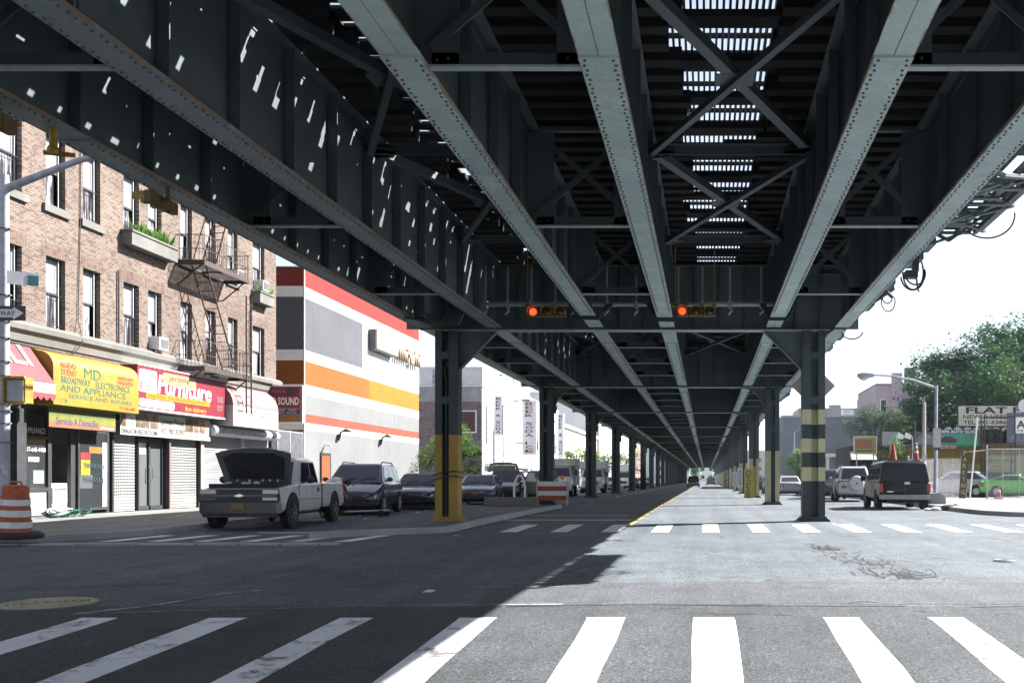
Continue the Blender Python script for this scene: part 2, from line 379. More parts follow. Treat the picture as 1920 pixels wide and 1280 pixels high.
def lettering(s, parent, org, right, up, wd, ht, mat, bold=.0, shear=0.0, name='lettering', depth=.004, lines=1):
    """words laid on a surface: org is the lower left corner, wd x ht the box they fill"""
    cu = bpy.data.curves.new(name, 'FONT'); cu.body = s; cu.offset = bold; cu.shear = shear; cu.resolution_u = 2
    ob = bpy.data.objects.new(name, cu); me = bpy.data.meshes.new_from_object(ob); bpy.data.objects.remove(ob)
    xs = [v.co.x for v in me.vertices]; ys = [v.co.y for v in me.vertices]
    x0, x1, y0, y1 = min(xs), max(xs), min(ys), max(ys)
    right, up, org = Vector(right).normalized(), Vector(up).normalized(), Vector(org); nrm = right.cross(up)
    for v in me.vertices:
        v.co = org + right * ((v.co.x - x0) / max(1e-6, x1 - x0) * wd) + up * ((v.co.y - y0) / max(1e-6, y1 - y0) * ht) + nrm * depth
    me.materials.append(mat); o = bpy.data.objects.new(name, me); COL.objects.link(o)
    if parent: o.parent = parent
    return o
def ink(name, c): return plain('ink_' + name, c, .6, 0, .06, 8)

def rebase(o, loc):
    """put the Empty of a thing built in world space at the thing's base"""
    for ch in o.children: ch.location = ch.location - Vector(loc)
    o.location = loc; return o

# ------------------------------------------------------------------ ground, pavements, kerbs, markings
YS = list(range(-40, 37)) + [40, 50, 70, 100, 150, 250, 400, 700, 1200, 2200]
XS = [-900, -300, -100, -60, -40, -30, -20, -15, -10, -5, 0, 5, 10, 15, 20, 30, 40, 60, 100, 300, 900]
m = MB()
for i in range(len(YS) - 1):
    for j in range(len(XS) - 1):
        a, b, c, d = XS[j], XS[j + 1], YS[i], YS[i + 1]
        m.quad((a, c, g(c)), (b, c, g(c)), (b, d, g(d)), (a, d, g(d)))
bm = m; o = struct(m.build('ground', M_asphalt))
me = o.data; bmm = bmesh.new(); bmm.from_mesh(me); bmesh.ops.remove_doubles(bmm, verts=bmm.verts, dist=1e-4); bmm.to_mesh(me); bmm.free()

def mark(mb, x0, x1, y0, y1, skew=0, lift=.005, jag=0, mi=0, fn=None):
    """paint on the road between two depths; the strip is cut at whole metres so that it lies on the road"""
    cuts = sorted({y0, y1} | {float(k) for k in range(math.ceil(y0), math.floor(y1) + 1) if y0 < k < y1 and k <= 36})
    rows = []
    for y in cuts:
        t = (y - y0) / (y1 - y0); s = skew * t
        j0, j1 = random.uniform(-jag, jag), random.uniform(-jag, jag)
        rows.append(((x0 + s + j0, y, g(y) + lift), (x1 + s + j1, y, g(y) + lift)))
    for a, b in zip(rows, rows[1:]): mb.quad(a[0], a[1], b[1], b[0], mi)
m = MB()
for a, b in ((-.115, .294), (1.18, 1.57), (2.27, 2.64), (3.45, 3.83), (4.6, 4.98), (-1.205, -.83)): mark(m, a, b, 6.15, 10.18, 0, .005, .018)
struct(m.build('crosswalk_stripes', M_white))
m = MB()
for a, b in ((-7.62, -7.26), (-6.36, -5.99), (-5.05, -4.67), (-3.74, -3.40), (-2.50, -2.12)): mark(m, a, b, 6.1, 10.15, 0, .005, .018)
struct(m.build('worn_crosswalk_stripes', M_whiteworn))
m = MB()
for k in range(-4, 9):
    x = -.10 + k * 1.21; mark(m, x, x + .42, 23.75, 27.0, 0, .005, .01)
struct(m.build('far_crosswalk_stripes', M_white))
m = MB()
for k in range(6): x = -12.6 + k * .98; mark(m, x, x + .33, 20.6, 22.6, .25)
mark(m, -10.6, -6.9, 23.4, 23.62); mark(m, -6.0, -2.25, 29.6, 29.95); mark(m, -5.9, -2.6, 33.0, 33.2)
struct(m.build('service_lane_markings', M_whiteworn))
m = MB()
def wander(mb, pts, wd, lift=.006):
    """a thin line drawn freely on the road"""
    L = []
    for (x0, y0), (x1, y1) in zip(pts, pts[1:]):
        n = max(2, int(abs(y1 - y0) * 2 + abs(x1 - x0)))
        for i in range(n): t = i / n; L.append((x0 + (x1 - x0) * t, y0 + (y1 - y0) * t))
    L.append(pts[-1])
    W = [wd * random.uniform(.45, 1.35) for _ in L]
    for i, ((x0, y0), (x1, y1)) in enumerate(zip(L, L[1:])):
        dx, dy = x1 - x0, y1 - y0; q = math.hypot(dx, dy); nx, ny = -dy / q / 2, dx / q / 2
        P = [(x0 - nx * W[i], y0 - ny * W[i]), (x0 + nx * W[i], y0 + ny * W[i]), (x1 + nx * W[i + 1], y1 + ny * W[i + 1]), (x1 - nx * W[i + 1], y1 - ny * W[i + 1])]
        mb.quad(*[(x, y, g(y) + lift) for x, y in P])
wander(m, [(-6.6, 10.4), (-5.2, 10.7), (-3.4, 11.0), (-1.6, 11.1)], .05)
wander(m, [(-7.2, 10.6), (-7.9, 10.7)], .05); wander(m, [(-6.6, 10.4), (-6.1, 11.0), (-5.85, 11.9), (-5.5, 12.3)], .12)
wander(m, [(-4.7, 12.3), (-3.6, 12.6), (-1.7, 12.7)], .04)
struct(m.build('faint_road_lines', M_faint))
m = MB(); mark(m, -2.12, -2.0, 26.5, 36); mark(m, -2.12, -2.0, 36, 320)
struct(m.build('yellow_centre_line', M_yellow))
m = MB()
for k in range(20): y = 66 + k * 6; mark(m, -6.1, -5.95, y, y + 3)
struct(m.build('lane_dashes', M_whiteworn))
# a newer strip of asphalt across the junction, its sealed seam, broken patches
m = MB(); n = 30
for k in range(n):
    xa, xb = -2.6 + k * 1.2, -1.4 + k * 1.2
    e = lambda x: 11.02 + .13 * math.sin(x * .9) + .05 * math.sin(x * 2.3); f = lambda x: 13.15 + .12 * math.sin(x * .7 + 1) + .02 * x
    for a, b in ((0, .5), (.5, 1)):
        ys = [sorted({e(x), f(x)} | {12., 13.}) for x in (xa, xb)]
    ka = [e(xa), 12, 13, f(xa)]; kb = [e(xb), 12, 13, f(xb)]
    for i in range(3): m.quad((xa, ka[i], g(ka[i]) + .003), (xb, kb[i], g(kb[i]) + .003), (xb, kb[i + 1], g(kb[i + 1]) + .003), (xa, ka[i + 1], g(ka[i + 1]) + .003))
struct(m.build('road_patch', M_patch))
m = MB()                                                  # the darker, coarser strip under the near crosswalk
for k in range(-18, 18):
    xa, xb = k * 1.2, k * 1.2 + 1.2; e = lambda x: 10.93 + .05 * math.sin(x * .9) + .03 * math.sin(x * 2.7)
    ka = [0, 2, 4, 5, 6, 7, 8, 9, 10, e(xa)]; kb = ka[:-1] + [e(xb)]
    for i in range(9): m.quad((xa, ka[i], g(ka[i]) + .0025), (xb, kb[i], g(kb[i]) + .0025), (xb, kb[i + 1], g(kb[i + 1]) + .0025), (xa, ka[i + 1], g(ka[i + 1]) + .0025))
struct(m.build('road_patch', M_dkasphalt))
M_seam = plain('tar_seam', (.022, .023, .025), .85, 0, .4, 6)
m = MB()
wander(m, [(-2.2, 10.95), (-.6, 11.08), (.8, 10.98), (2.2, 10.96)], .07); wander(m, [(2.9, 10.9), (3.6, 10.95), (4.3, 10.7)], .05)
wander(m, [(8.5, 21.0), (12, 20.8), (17, 20.6)], .07); wander(m, [(5.4, 10.2), (6.0, 10.0), (6.8, 9.9)], .04)
rw = random.Random(31)                                    # alligator cracking along an old trench
for _ in range(150):
    t = rw.choice((rw.random(), rw.gauss(.08, .05), rw.gauss(.55, .08), rw.gauss(.95, .05))); y = 19.2 - 5.6 * t; x = 2.2 + .62 * t + rw.choice((-.32, .32, 0, 0)) * (.5 + .6 * t) + rw.gauss(0, .07)
    a = rw.choice((rw.uniform(0, 6.283), 1.4, 1.75)); P = [(x, y)]
    for _ in range(rw.randint(1, 4)):
        q = rw.uniform(.06, .24); a += rw.gauss(0, .8); P.append((P[-1][0] + q * math.cos(a) * .8, P[-1][1] + q * math.sin(a) * 2.2))
    wander(m, P, rw.uniform(.007, .024))
for t in (.05, .1, .62, .93, .98): wander(m, [(2.1 + .7 * t, 19 - 5.3 * t), (2.3 + .7 * t, 18.9 - 5.3 * t), (2.45 + .75 * t, 19 - 5.3 * t)], rw.uniform(.05, .11))
for _ in range(120):
    x, y = random.uniform(-1, 9), random.choice((random.gauss(10.6, .25), random.gauss(17.5, 1.6), random.gauss(21.5, .8)))
    a = random.uniform(-.5, .5); q = random.uniform(.08, .4)
    wander(m, [(x, y), (x + q * .5, y + a * q), (x + q, y + a * q * .4)], random.uniform(.012, .03))
for _ in range(60):
    x, y = random.uniform(-6.6, -4.8), random.gauss(14.4, .7); q = random.uniform(.1, .5)
    wander(m, [(x, y), (x + q * .5, y + .1 * q), (x + q, y - .1 * q)], random.uniform(.012, .03))
struct(m.build('road_cracks', M_seam))
M_spray = plain('orange_spray_paint', (.80, .18, .07), .8, 0, .3, 4)
m = MB(); wander(m, [(-8.3, 12.4), (-7.6, 12.9), (-6.9, 12.95)], .05); wander(m, [(-14.2, 19.1), (-13.4, 19.5)], .06); wander(m, [(-11.0, 19.4), (-10.6, 19.42)], .08); wander(m, [(-10.2, 18.0), (-8.4, 18.7)], .03)
struct(m.build('spray_paint_marks', M_spray))

def slab(name, outline, mat, h=.15, kerb=None, lift=0):
    """raised pavement: outline as (x, y) going round"""
    m = MB(); n = len(outline)
    top = [(x, y, g(y) + h) for x, y in outline]; bot = [(x, y, g(y) - .2) for x, y in outline]
    m.add(top, [tuple(range(n))]); m.add(top + bot, [(i, (i + 1) % n, n + (i + 1) % n, n + i) for i in range(n)])
    return struct(m.build(name, mat))
def kerb(name, line, wd=.17, h=.153, joints=True):
    m = MB()
    P = [Vector((x, y, 0)) for x, y in line]; D = []
    for i, p in enumerate(P):
        a, b = P[max(0, i - 1)], P[min(len(P) - 1, i + 1)]; t = (b - a).normalized(); D.append(Vector((-t.y, t.x, 0)))
    R_ = []
    for p, d in zip(P, D):
        a, b = p, p + d * wd; r = .025
        R_.append([(a.x, a.y, g(a.y) - .2), (a.x, a.y, g(a.y) + h - r), (a.x + d.x * r, a.y + d.y * r, g(a.y) + h), (b.x, b.y, g(b.y) + h), (b.x, b.y, g(b.y) - .2)])
    m.loft(R_, True); return struct(m.build(name, M_kerb))
def arc(cx, cy, r, a0, a1, n=8): return [(cx + r * math.cos(R(a0 + (a1 - a0) * i / n)), cy + r * math.sin(R(a0 + (a1 - a0) * i / n))) for i in range(n + 1)]
# left pavement: corner rounded towards the side street
lk = [(-60, 19.2), (-17.5, 19.2)] + arc(-17.0, 23.4, 4.4, 275, 352, 9) + [(-12.55, 27), (-12.55, 33), (-12.55, 60), (-12.55, 130), (-12.55, 400)]
lk2 = []
for (a, b), (c, d) in zip(lk, lk[1:]):
    k = max(1, int(abs(d - b) / 1.0)) if max(b, d) <= 37 else 1
    lk2 += [(a + (c - a) * i / k, b + (d - b) * i / k) for i in range(k)]
lk2.append(lk[-1])
kerb('kerb', lk2)
inner = [(x - .17 * (1 if y > 21 else .6), y + (.17 if y < 22 else 0)) for x, y in lk2]
m = MB()
for (x0, y0), (x1, y1) in zip(inner, inner[1:]):          # fan towards the building line
    bx0, bx1 = min(-19.0, x0), min(-19.0, x1)
    m.quad((x0, y0, g(y0) + .15), (x1, y1, g(y1) + .15), (-26, max(y1, 25.5) if x1 < -12 else y1, g(max(y1, 25.5)) + .15), (-26, max(y0, 25.5) if x0 < -12 else y0, g(max(y0, 25.5)) + .15))
m.quad((-60, 19.3, g(19.3) + .149), (-17.5, 19.3, g(19.3) + .149), (-26, 25.6, g(25.6) + .149), (-60, 25.6, g(25.6) + .149))
m.quad((-26, 25.5, g(25.5) + .15), (-26, 400, .15), (-90, 400, .15), (-90, 25.5, g(25.5) + .15))
struct(m.build('pavement', M_walk))
# island under the left row of columns, its kerb and the flush kerbstones along the crossing
isl = [(-6.0, 42), (-6.05, 30), (-6.1, 25.5)] + arc(-6.9, 24.0, .8, 10, -60, 5) + [(-7.6, 22.6), (-8.3, 23.5), (-8.4, 26), (-8.4, 42)]
ik = [(-6.0, 41.5)] + [(-6.0 - .004 * (41 - y), float(y)) for y in range(40, 24, -1)] + arc(-7.0, 24.0, .95, 0, -70, 6) + [(-7.3, 22.7), (-8.0, 22.0), (-8.5, 21.5)]
kerb('island_kerb', ik[::-1], .2, .14)
m = MB(); x = -17.0
while x < -7.4:
    L = random.uniform(.75, 1.3); y = 19.75 + .012 * (x + 12) + random.uniform(-.015, .015)
    m.box(x + .012, min(x + L, -7.3) - .012, y - .16, y + .16, g(19.7) - .1, g(19.7) + .035 + random.uniform(-.008, .008)); x += L
struct(m.build('kerbstone_strip', M_kerb, bevel=.015))
# right pavement
rk = [(9.25, 400), (9.25, 130), (9.25, 60)] + [(9.25, float(y)) for y in range(46, 34, -1)] + [(9.4, 33.6), (9.9, 32.4), (10.8, 31.4), (12.2, 30.7), (14, 30.4), (40, 30.1), (90, 30)]
kerb('kerb', rk)
m = MB()
for (x0, y0), (x1, y1) in zip(rk, rk[1:]):
    if y1 > 34: m.quad((x0 + .17, y0, g(y0) + .15), (90, y0, g(y0) + .15), (90, y1, g(y1) + .15), (x1 + .17, y1, g(y1) + .15))
m.add([(x + .1, y + .15, g(y) + .15) for x, y in rk if y < 36] + [(90, 35, .15), (9.42, 35, .15)], [tuple(range(len([1 for x, y in rk if y < 36]) + 2))])
struct(m.build('pavement', M_walk))
m = MB(); m.box(8.6, 10.1, 30.2, 31.2, -.1, .16); kb = m.build('kerb', M_seam); bpy.data.objects.remove(kb)

# ------------------------------------------------------------------ the elevated railway
BENT = [29.1 + 18 * k for k in range(20)]
GX = [-8.18, -6.14, -3.18, -1.12, 1.95, 3.94]
ZB, ZT = 5.60, 7.48
via = thing('elevated_railway', 'dark green riveted steel viaduct carrying three tracks above the street', 'viaduct')

def girder_span(y0, y1, seam_from=None):
    m = MB()
    for a, b in ((-.215, -.005), (.005, .215)): m.box(a, b, y0, y1, ZB, ZB + .022)
    m.box(-.012, .012, y0, y1, ZB + .022, ZT - .03, 1); m.box(-.19, .19, y0, y1, ZT - .03, ZT, 1)
    for s in (-1, 1):                                        # flange angles
        m.box(s * .013, s * .025, y0, y1, ZB + .024, ZB + .16, 1); m.box(s * .013, s * .03, y0, y1, ZT - .2, ZT - .032, 1)
    y = y0 + .6; k = 0
    while y < y1 - .2:
        for s in (-1, 1):
            m.box(*sorted((s * .026, s * .17)), y - .011, y + .011, ZB + .03, ZT - .05, 1); m.box(*sorted((s * .0135, s * .035)), y + .012, y + .11, ZB + .17, ZT - .21, 1)
        if (k % 4) == 2:
            for s in (-1, 1): m.box(*sorted((s * .013, s * .022)), y + .3, y + 1.0, ZB + .17, ZT - .21, 1)   # web splice plate
        y += 1.68; k += 1
    return m
def cover(y0, y1, step=.125):
    m = MB(); m.box(-.212, .212, y0, y1, ZB - .024, ZB - .0005)
    y = y0 + .06; k = 0
    while y < y1 - .03:
        for s in (-1, 1):
            m.rivet(s * (.168 if k % 2 else .150), y + random.uniform(-.004, .004), ZB - .024, .021, 'D', 1)
        y += step; k += 1
    return m
NEAR0, NEAR1 = -8.0, 28.86
girders = []
first = girder_span(NEAR0, NEAR1).build('girder', [M_flange, M_steel]); fc = cover(10.35, 26.2)
cov = fc.build('cover_plate', [M_flange, M_rivet]); std = std_c = None
firstd = first.data.copy(); firstd.materials[0] = M_flanged
covd = cov.data.copy(); covd.materials[0] = M_flanged
sm = girder_span(.24, 17.76).build('girder', [M_flange, M_steel]); sc_ = cover(3.0, 15.2, .14).build('cover_plate', [M_flange, M_rivet])
farm = MB(); farm.box(-.215, .215, 0, 18 * 10, ZB, ZB + .03); farm.box(-.012, .012, 0, 18 * 10, ZB + .03, ZT, 1); far = farm.build('girder', [M_flange, M_steel])
def put(src, parent, loc, data=None, label=None):
    c = src.copy(); COL.objects.link(c); c.parent = parent; c.location = loc
    if data: c.data = data
    if label: c['label'] = label
    return c
for i, x in enumerate(GX):
    dark = i < 2
    gd = put(first, via, (x, 0, 0), firstd if dark else None, 'girder with flaking pale paint under its flange' if dark else None)
    off = (0, .8, .1, .0, .05, 1.6)[i]
    put(cov, gd, (0, (0 if i not in (0, 1) else -14.0) + (0 if i > 1 else off), 0), covd if dark else None)
    if dark: put(cov, gd, (0, 2.6, -.0004), covd)
    for k in range(9):
        s_ = put(sm, via, (x, BENT[k], 0))
        if k < 5: put(sc_, s_, (0, 0, 0))
    put(far, via, (x, BENT[9] + .24, 0))
for o in (first, cov, sm, sc_, far): bpy.data.objects.remove(o)

# cross girders over the columns
def cross_girder():
    m = MB(); x0, x1 = -8.75, 4.45
    m.box(x0, x1, -.02, .02, 5.575, 7.40); m.box(-7.95, 3.6, -.21, .21, 5.52, 5.545, 1); m.box(x0, x1, -.2, .2, 7.40, 7.43)
    for s in (-1, 1): m.box(-7.95, 3.6, *sorted((s * .021, s * .034)), 5.55, 5.72)
    for k in range(18):
        x = x0 + .4 + k * .73
        for s in (-1, 1): m.box(x - .01, x + .01, *sorted((s * .036, s * .17)), 5.56, 7.38)
    # tapered arms beyond the columns
    for s, xa, xb in ((-1, -7.6, -8.75), (1, 3.3, 5.5)):
        m.prism([(xa, 5.3), (xb, 6.75), (xb, 7.15), (xa, 7.15)], 'Y', -.018, .018)
        m.bar((xa, 0, 5.28), (xb, 0, 6.73), .3, .025)
        m.bar((xa, 0, 7.17), (xb, 0, 7.17), .26, .025)
    return m
def knee(s, xc):
    m = MB()
    if 1:
        P = [(xc, 5.51), (xc + s * 1.12, 5.51)] + [(xc + s * (1.12 - 1.12 * math.sin(t * math.pi / 2) * .98 - .01), 5.51 - 1.2 * (1 - math.cos(t * math.pi / 2))) for t in (.2, .4, .6, .8, 1)]
        m.prism(P, 'Y', -.015, .015)
        pts = P[1:]
        for a, b in zip(pts, pts[1:]): m.bar((a[0], 0, a[1]), (b[0], 0, b[1]), .2, .02)
    return m
def knee_straight(s, xc):
    m = MB()
    if 1:
        m.prism([(xc, 5.51), (xc + s * 1.08, 5.51), (xc, 4.42)], 'Y', -.015, .015)
        m.bar((xc, 0, 4.40), (xc + s * 1.10, 0, 5.51), .24, .025)
    return m
cg = cross_girder().build('cross_girder', [M_steel, M_pale]); kn = [knee(*q).build('knee_bracket', M_steel) for q in ((1, -7.2), (-1, 2.78))]; ks = [knee_straight(*q).build('knee_bracket', M_steel) for q in ((1, -7.2), (-1, 2.78))]
for k, y in enumerate(BENT):
    put(cg, via, (0, y, 0))
    for q in (ks if k < 1 else kn): put(q, via, (0, y, 0))
for o in [cg] + kn + ks: bpy.data.objects.remove(o)

# columns: two built-up legs with a set-back web between them
CM = [M_colgreen, M_colyel, M_colcream, M_colblack]
def column(bands, edge=None, rivets=True, flip=1, flare=False):
    """bands: list of (top height, material) from the ground up; edge: paint of the two legs only, below a height"""
    m = MB(); z = 0.0
    for zt, mi in bands:
        le = edge[1] if edge and zt <= edge[0] + .01 else mi
        for a, b, yy in ((-.33, -.13, .25), (.07, .33, .25)):
            a, b = sorted((a * flip, b * flip)); m.box(a, b, -yy, -yy + .018, z, zt, le); m.box(a, b, yy - .018, yy, z, zt, le)
            for e in (a, b - .016): m.box(e, e + .016, -yy + .019, yy - .019, z, zt, le)
        a, b = sorted((-.129 * flip, .069 * flip)); m.box(a, b, -.03, .0, z, zt, 0 if mi == 1 else mi)
        z = zt
    if rivets:
        for zz in [q * .15 + .4 for q in range(33)]:
            for x in (-.30, -.16, .10, .30): m.rivet(x * flip, -.25, zz, .018, 'F', [q for t, q in bands if zz <= t][0])
            m.rivet(.33, -.15, zz, .018, 'R', [q for t, q in bands if zz <= t][0]); m.rivet(-.33, -.15, zz, .018, 'L', [q for t, q in bands if zz <= t][0])
    for zz in (3.4, 4.7): m.box(-.13 if flip > 0 else -.07, .07 if flip > 0 else .13, -.262, -.252, zz, zz + .22, [q for t, q in bands if zz <= t][0])
    bm = bands[0][1]
    m.prism([(-.47, 0), (.47, 0), (.45, .05), (.37, .10), (.37, .14), (-.37, .14), (-.37, .10), (-.45, .05)], 'Y', -.36, .36, bm)
    return m
XL, XR = -7.53, 3.12
c = column([(2.51, 1), (5.52, 0)], flip=1).build('column', CM, via); c.location = (XL, BENT[0], g(29)); c['label'] = 'column with a mustard yellow lower half beside the parked cars'
mm = MB(); mm.tube([(XL - .03, BENT[0] - .12, .2), (XL - .03, BENT[0] - .12, 4.1), (XL - .1, BENT[0] - .12, 4.5)], .045, 8); mm.build('drain_pipe', M_colgreen, c).location = (-XL, -BENT[0], 0)
mm = MB()
for zz in (1.28, 1.42): mm.tube([(-.40, -.3, zz - .08), (-.1, -.31, zz), (.2, -.31, zz + .04), (.36, -.29, zz + .02), (.37, .2, zz)], .018, 6)
mm.build('strap', M_black, c)
c = column([(1.17, 3), (1.57, 2), (2.0, 3), (2.40, 2), (2.81, 3), (3.24, 2), (5.52, 0)], flip=-1).build('column', CM, via); c.location = (XR, BENT[0], g(29)); c['label'] = 'column banded in cream and black'
cl = column([(5.53, 0)], None, False).build('column', CM); cr = column([(2.53, 0), (5.53, 0)], (2.53, 2), False, -1).build('column', CM)
for k, y in enumerate(BENT[1:]):
    put(cl, via, (XL, y, 0)); put(cr, via, (XR, y, 0), None, 'column with cream painted edges' if k < 6 else None)
for o in (cl, cr): bpy.data.objects.remove(o)

# cross frames inside each pair of girders, lateral bracing between them
for (a, b) in ((0, 1), (2, 3), (4, 5)):
    for y in [-2, 4.2, 10.75, 17.5, 23.9] + [BENT[k] + q for k in range(5) for q in (4.5, 9, 13.5)]:
        m = MB(); xa, xb = GX[a] + .2, GX[b] - .2
        m.box(xa - .15, xb + .15, y - .06, y + .06, ZB + .025, ZB + .05, 1); m.box(xa, xb, y + .045, y + .06, ZB + .05, ZB + .22)
        m.box(xa, xb, y - .06, y + .06, ZT - .18, ZT - .15)
        m.bar((xa, y, ZB + .25), (xb, y, ZT - .2), .02, .10); m.bar((xa, y + .03, ZT - .2), (xb, y + .03, ZB + .25), .02, .10)
        for x, s in ((xa, 1), (xb, -1)):
            m.box(*sorted((x - s * .17, x + s * .30)), y + .045, y + .075, ZB + .04, ZT - .16)
            for u, v in ((.06, .1), (.06, .25), (.06, .4), (.18, .12), (.18, .3)): m.rivet(x + s * u, y + .045, ZB + v + .04, .022, 'F')
        m.build('cross_frame', [M_steel, M_pale], via)
ZL = ZT - .28
for (a, b) in ((1, 2), (3, 4)):
    xa, xb = GX[a] + .1, GX[b] - .1
    P = [-1.5, 5, 11.4, 17.9, 24.6]
    for y in P:
        m = MB(); m.box(xa, xb, y - .11, y + .11, ZL - .02, ZL); m.box(xa, xb, y - .01, y + .01, ZL - .18, ZL - .02); m.build('strut', M_steel, via)
    for y0, y1 in list(zip(P, P[1:])) + [(BENT[k] + q + .3, BENT[k] + q + 8.7) for k in range(4) for q in (0, 9)]:
        m = MB(); ym = (y0 + y1) / 2
        m.bar((xa, y0, ZL - .06), (xb, y1, ZL - .06), .17, .15); m.bar((xb, y0, ZL - .17), (xa, y1, ZL - .17), .11, .11)
        m.box((xa + xb) / 2 - .28, (xa + xb) / 2 + .28, ym - .22, ym + .22, ZL - .14, ZL - .125)
        for x, y in ((xa, y0), (xb, y0), (xa, y1), (xb, y1)): m.prism([(x, y - .3), (x + (.45 if x == xa else -.45), y - .1), (x + (.45 if x == xa else -.45), y + .1), (x, y + .3)], 'Z', ZL - .15, ZL - .10)
        m.build('lateral_brace', M_steel, via)

# timber deck: ties under the rails, planking over them with gaps
ties = MB(); planks = MB(); rng = random.Random(11)
def tie_row(x0, x1, ya, yb, step, wd):
    y = ya
    while y < yb:
        ties.box(x0 + rng.uniform(-.2, .1), x1 + rng.uniform(-.1, .2), y, y + wd, ZT + .005, ZT + .22 + rng.uniform(-.01, .01)); y += step
for x0, x1 in ((-8.45, -5.3), (-3.95, -.45), (1.05, 4.75)): tie_row(x0, x1, NEAR0, 62, .56, .26)
ZP = ZT + .24
def planking(x0, x1, y0, y1, hole, step=.56, phase=.26):
    """boards along the street, cut where one is missing"""
    xs = []; x = x0
    while x < x1 - .02: w_ = min(rng.uniform(.22, .36), x1 - x); xs.append((x, x + w_ - .004)); x += w_
    for a, b in xs:
        y = y0; start = y0; hp = hole * rng.choice((.4, .8, 1, 1.5))
        while y < y1:
            if rng.random() < hp:
                gy0 = y + phase + rng.uniform(.02, .16); gy1 = gy0 + rng.uniform(.10, .20) + (rng.uniform(.15, .5) if rng.random() < .05 else 0)
                planks.box(a, b, start, gy0, ZP, ZP + .05)
                start = gy1; y = max(y + step, math.floor((gy1 - y0) / step) * step + y0)
                if y < gy1: y += step
            else: y += step
        if y1 > start: planks.box(a, b, start, y1, ZP, ZP + .05)
planking(-8.6, -8.2, NEAR0, 62, .0)
planking(-8.2, -6.15, NEAR0, 62, .66)
planking(-6.15, -4.1, NEAR0, 62, .72)
planking(-4.1, -.62, NEAR0, 62, .006)
planking(1.0, 5.45, NEAR0, 62, .004)
y = NEAR0
while y < 62:                                             # the open bay in the middle: heavy timbers under the grating
    ties.box(-.62, 1.05, y, y + .36 + rng.uniform(-.05, .05), ZT + .10, ZT + .21); 
    if rng.random() < .15: ties.box(rng.uniform(.3, 1.0), 1.9, y + .6, y + .72, ZT + .02, ZT + .1)
    y += 1.45
ties.build('timber_ties', M_tie, via); planks.build('planking', M_plank, via)
m = MB(); x = -.60
while x < 1.0:
    if not (-.32 < x < -.26): m.box(x, x + .034, NEAR0, 62, ZP, ZP + .13)
    x += .092
for k in range(int((62 - NEAR0) / .6)): m.box(-.6, 1.0, NEAR0 + k * .6, NEAR0 + k * .6 + .02, ZP + .03, ZP + .11)
m.build('walkway_grating', M_black, via)
m = MB(); m.box(-8.6, 5.45, 62, BENT[-1] + 5, ZT + .02, ZT + .3); m.build('far_deck', M_tie, via)
m = MB()
for cxx in (-7.16, -2.15, 2.95):
    for s in (-.72, .72):
        m.box(cxx + s - .035, cxx + s + .035, NEAR0, BENT[-1], ZP + .19, ZP + .24); m.box(cxx + s - .07, cxx + s + .07, NEAR0, BENT[-1], ZP + .06, ZP + .08); m.box(cxx + s - .01, cxx + s + .01, NEAR0, BENT[-1], ZP + .08, ZP + .19)
m.build('running_rail', M_iron, via)
# walkway brackets and hand rails outside the outer girders
m = MB()
for s, xg, xe in ((-1, GX[0], -8.65), (1, GX[5], 5.4)):
    y = NEAR0
    while y < 120:
        if not (s > 0 and 16.5 < y < 22.4):
            m.prism([(xg + s * .03, 6.35), (xe, 6.95), (xe, 7.2), (xg + s * .03, 7.2)], 'Y', y - .012, y + .012); m.bar((xg + s * .03, y, 6.34), (xe, y, 6.94), .12, .02)
            if s > 0 and y > 20: m.box(xg + .20, xg + .62, y - .5, y + .5, ZB + .30 , ZB + .80); m.box(xg + .05, xg + .9, y - .05, y + .05, ZB + .76, ZB + .9)
        y += 2.95
    m.box(*sorted((xe - s * .12, xe)), NEAR0, BENT[-1], 7.2, 7.42)
    for k in range(60): m.box(*sorted((xe - s * .06, xe)), NEAR0 + k * 2.2, NEAR0 + k * 2.2 + .06, 7.42, 8.7)
    for z in (8.1, 8.65): m.box(*sorted((xe - s * .05, xe - s * .01)), NEAR0, BENT[-1], z, z + .05)
m.build('walkway_bracket', M_steel, via)
# the wider latticed platform beyond the right girder
m = MB(); xo = 5.95
for y in (17.3, 19.3, 21.3):
    m.bar((4.0, y, 5.95), (xo, y, 6.62), .14, .04); m.bar((4.0, y, 6.9), (xo, y, 6.9), .16, .12)
    m.bar((4.1, y, 6.85), (5.2, y, 6.3), .07, .06); m.bar((5.2, y, 6.3), (xo, y, 6.85), .07, .06)
for x in (4.6, 5.5, xo): m.box(x - .06, x + .06, 17.1, 21.5, 6.97, 7.1)
for y0, y1 in ((17.3, 19.3), (19.3, 21.3)):
    m.bar((4.1, y0, 6.5), (xo, y1, 6.5), .09, .06); m.bar((xo, y0, 6.5), (4.1, y1, 6.42), .09, .06); m.bar((xo, y0, 6.62), (xo, y1, 6.95), .06, .06); m.bar((xo, y0, 6.95), (xo, y1, 6.62), .06, .06)
m.box(xo - .05, xo + .02, 17.1, 21.5, 6.55, 6.72)
k = 0; y = 17.1
while y < 21.5:
    if rng.random() > (.78 if y < 19.2 else .35): m.box(4.2, xo - rng.uniform(0, .5), y, y + .17, 7.11, 7.15)
    y += .23
y = 17.2
while y < 21.5:
    if rng.random() > .72: m.box(4.0, xo - rng.uniform(0, .6), y, y + .15, 6.44, 6.48)
    y += .2
for z in (6.58, 6.68, 6.78, 6.88): m.box(4.4, xo, 21.46, 21.5, z, z + .05); m.box(xo, xo + .03, 17.3, 21.5, z, z + .05)
for x in (4.6, 5.0, 5.4, 5.8): m.box(x - .04, x + .04, 17.2, 21.5, 6.48, 6.56)
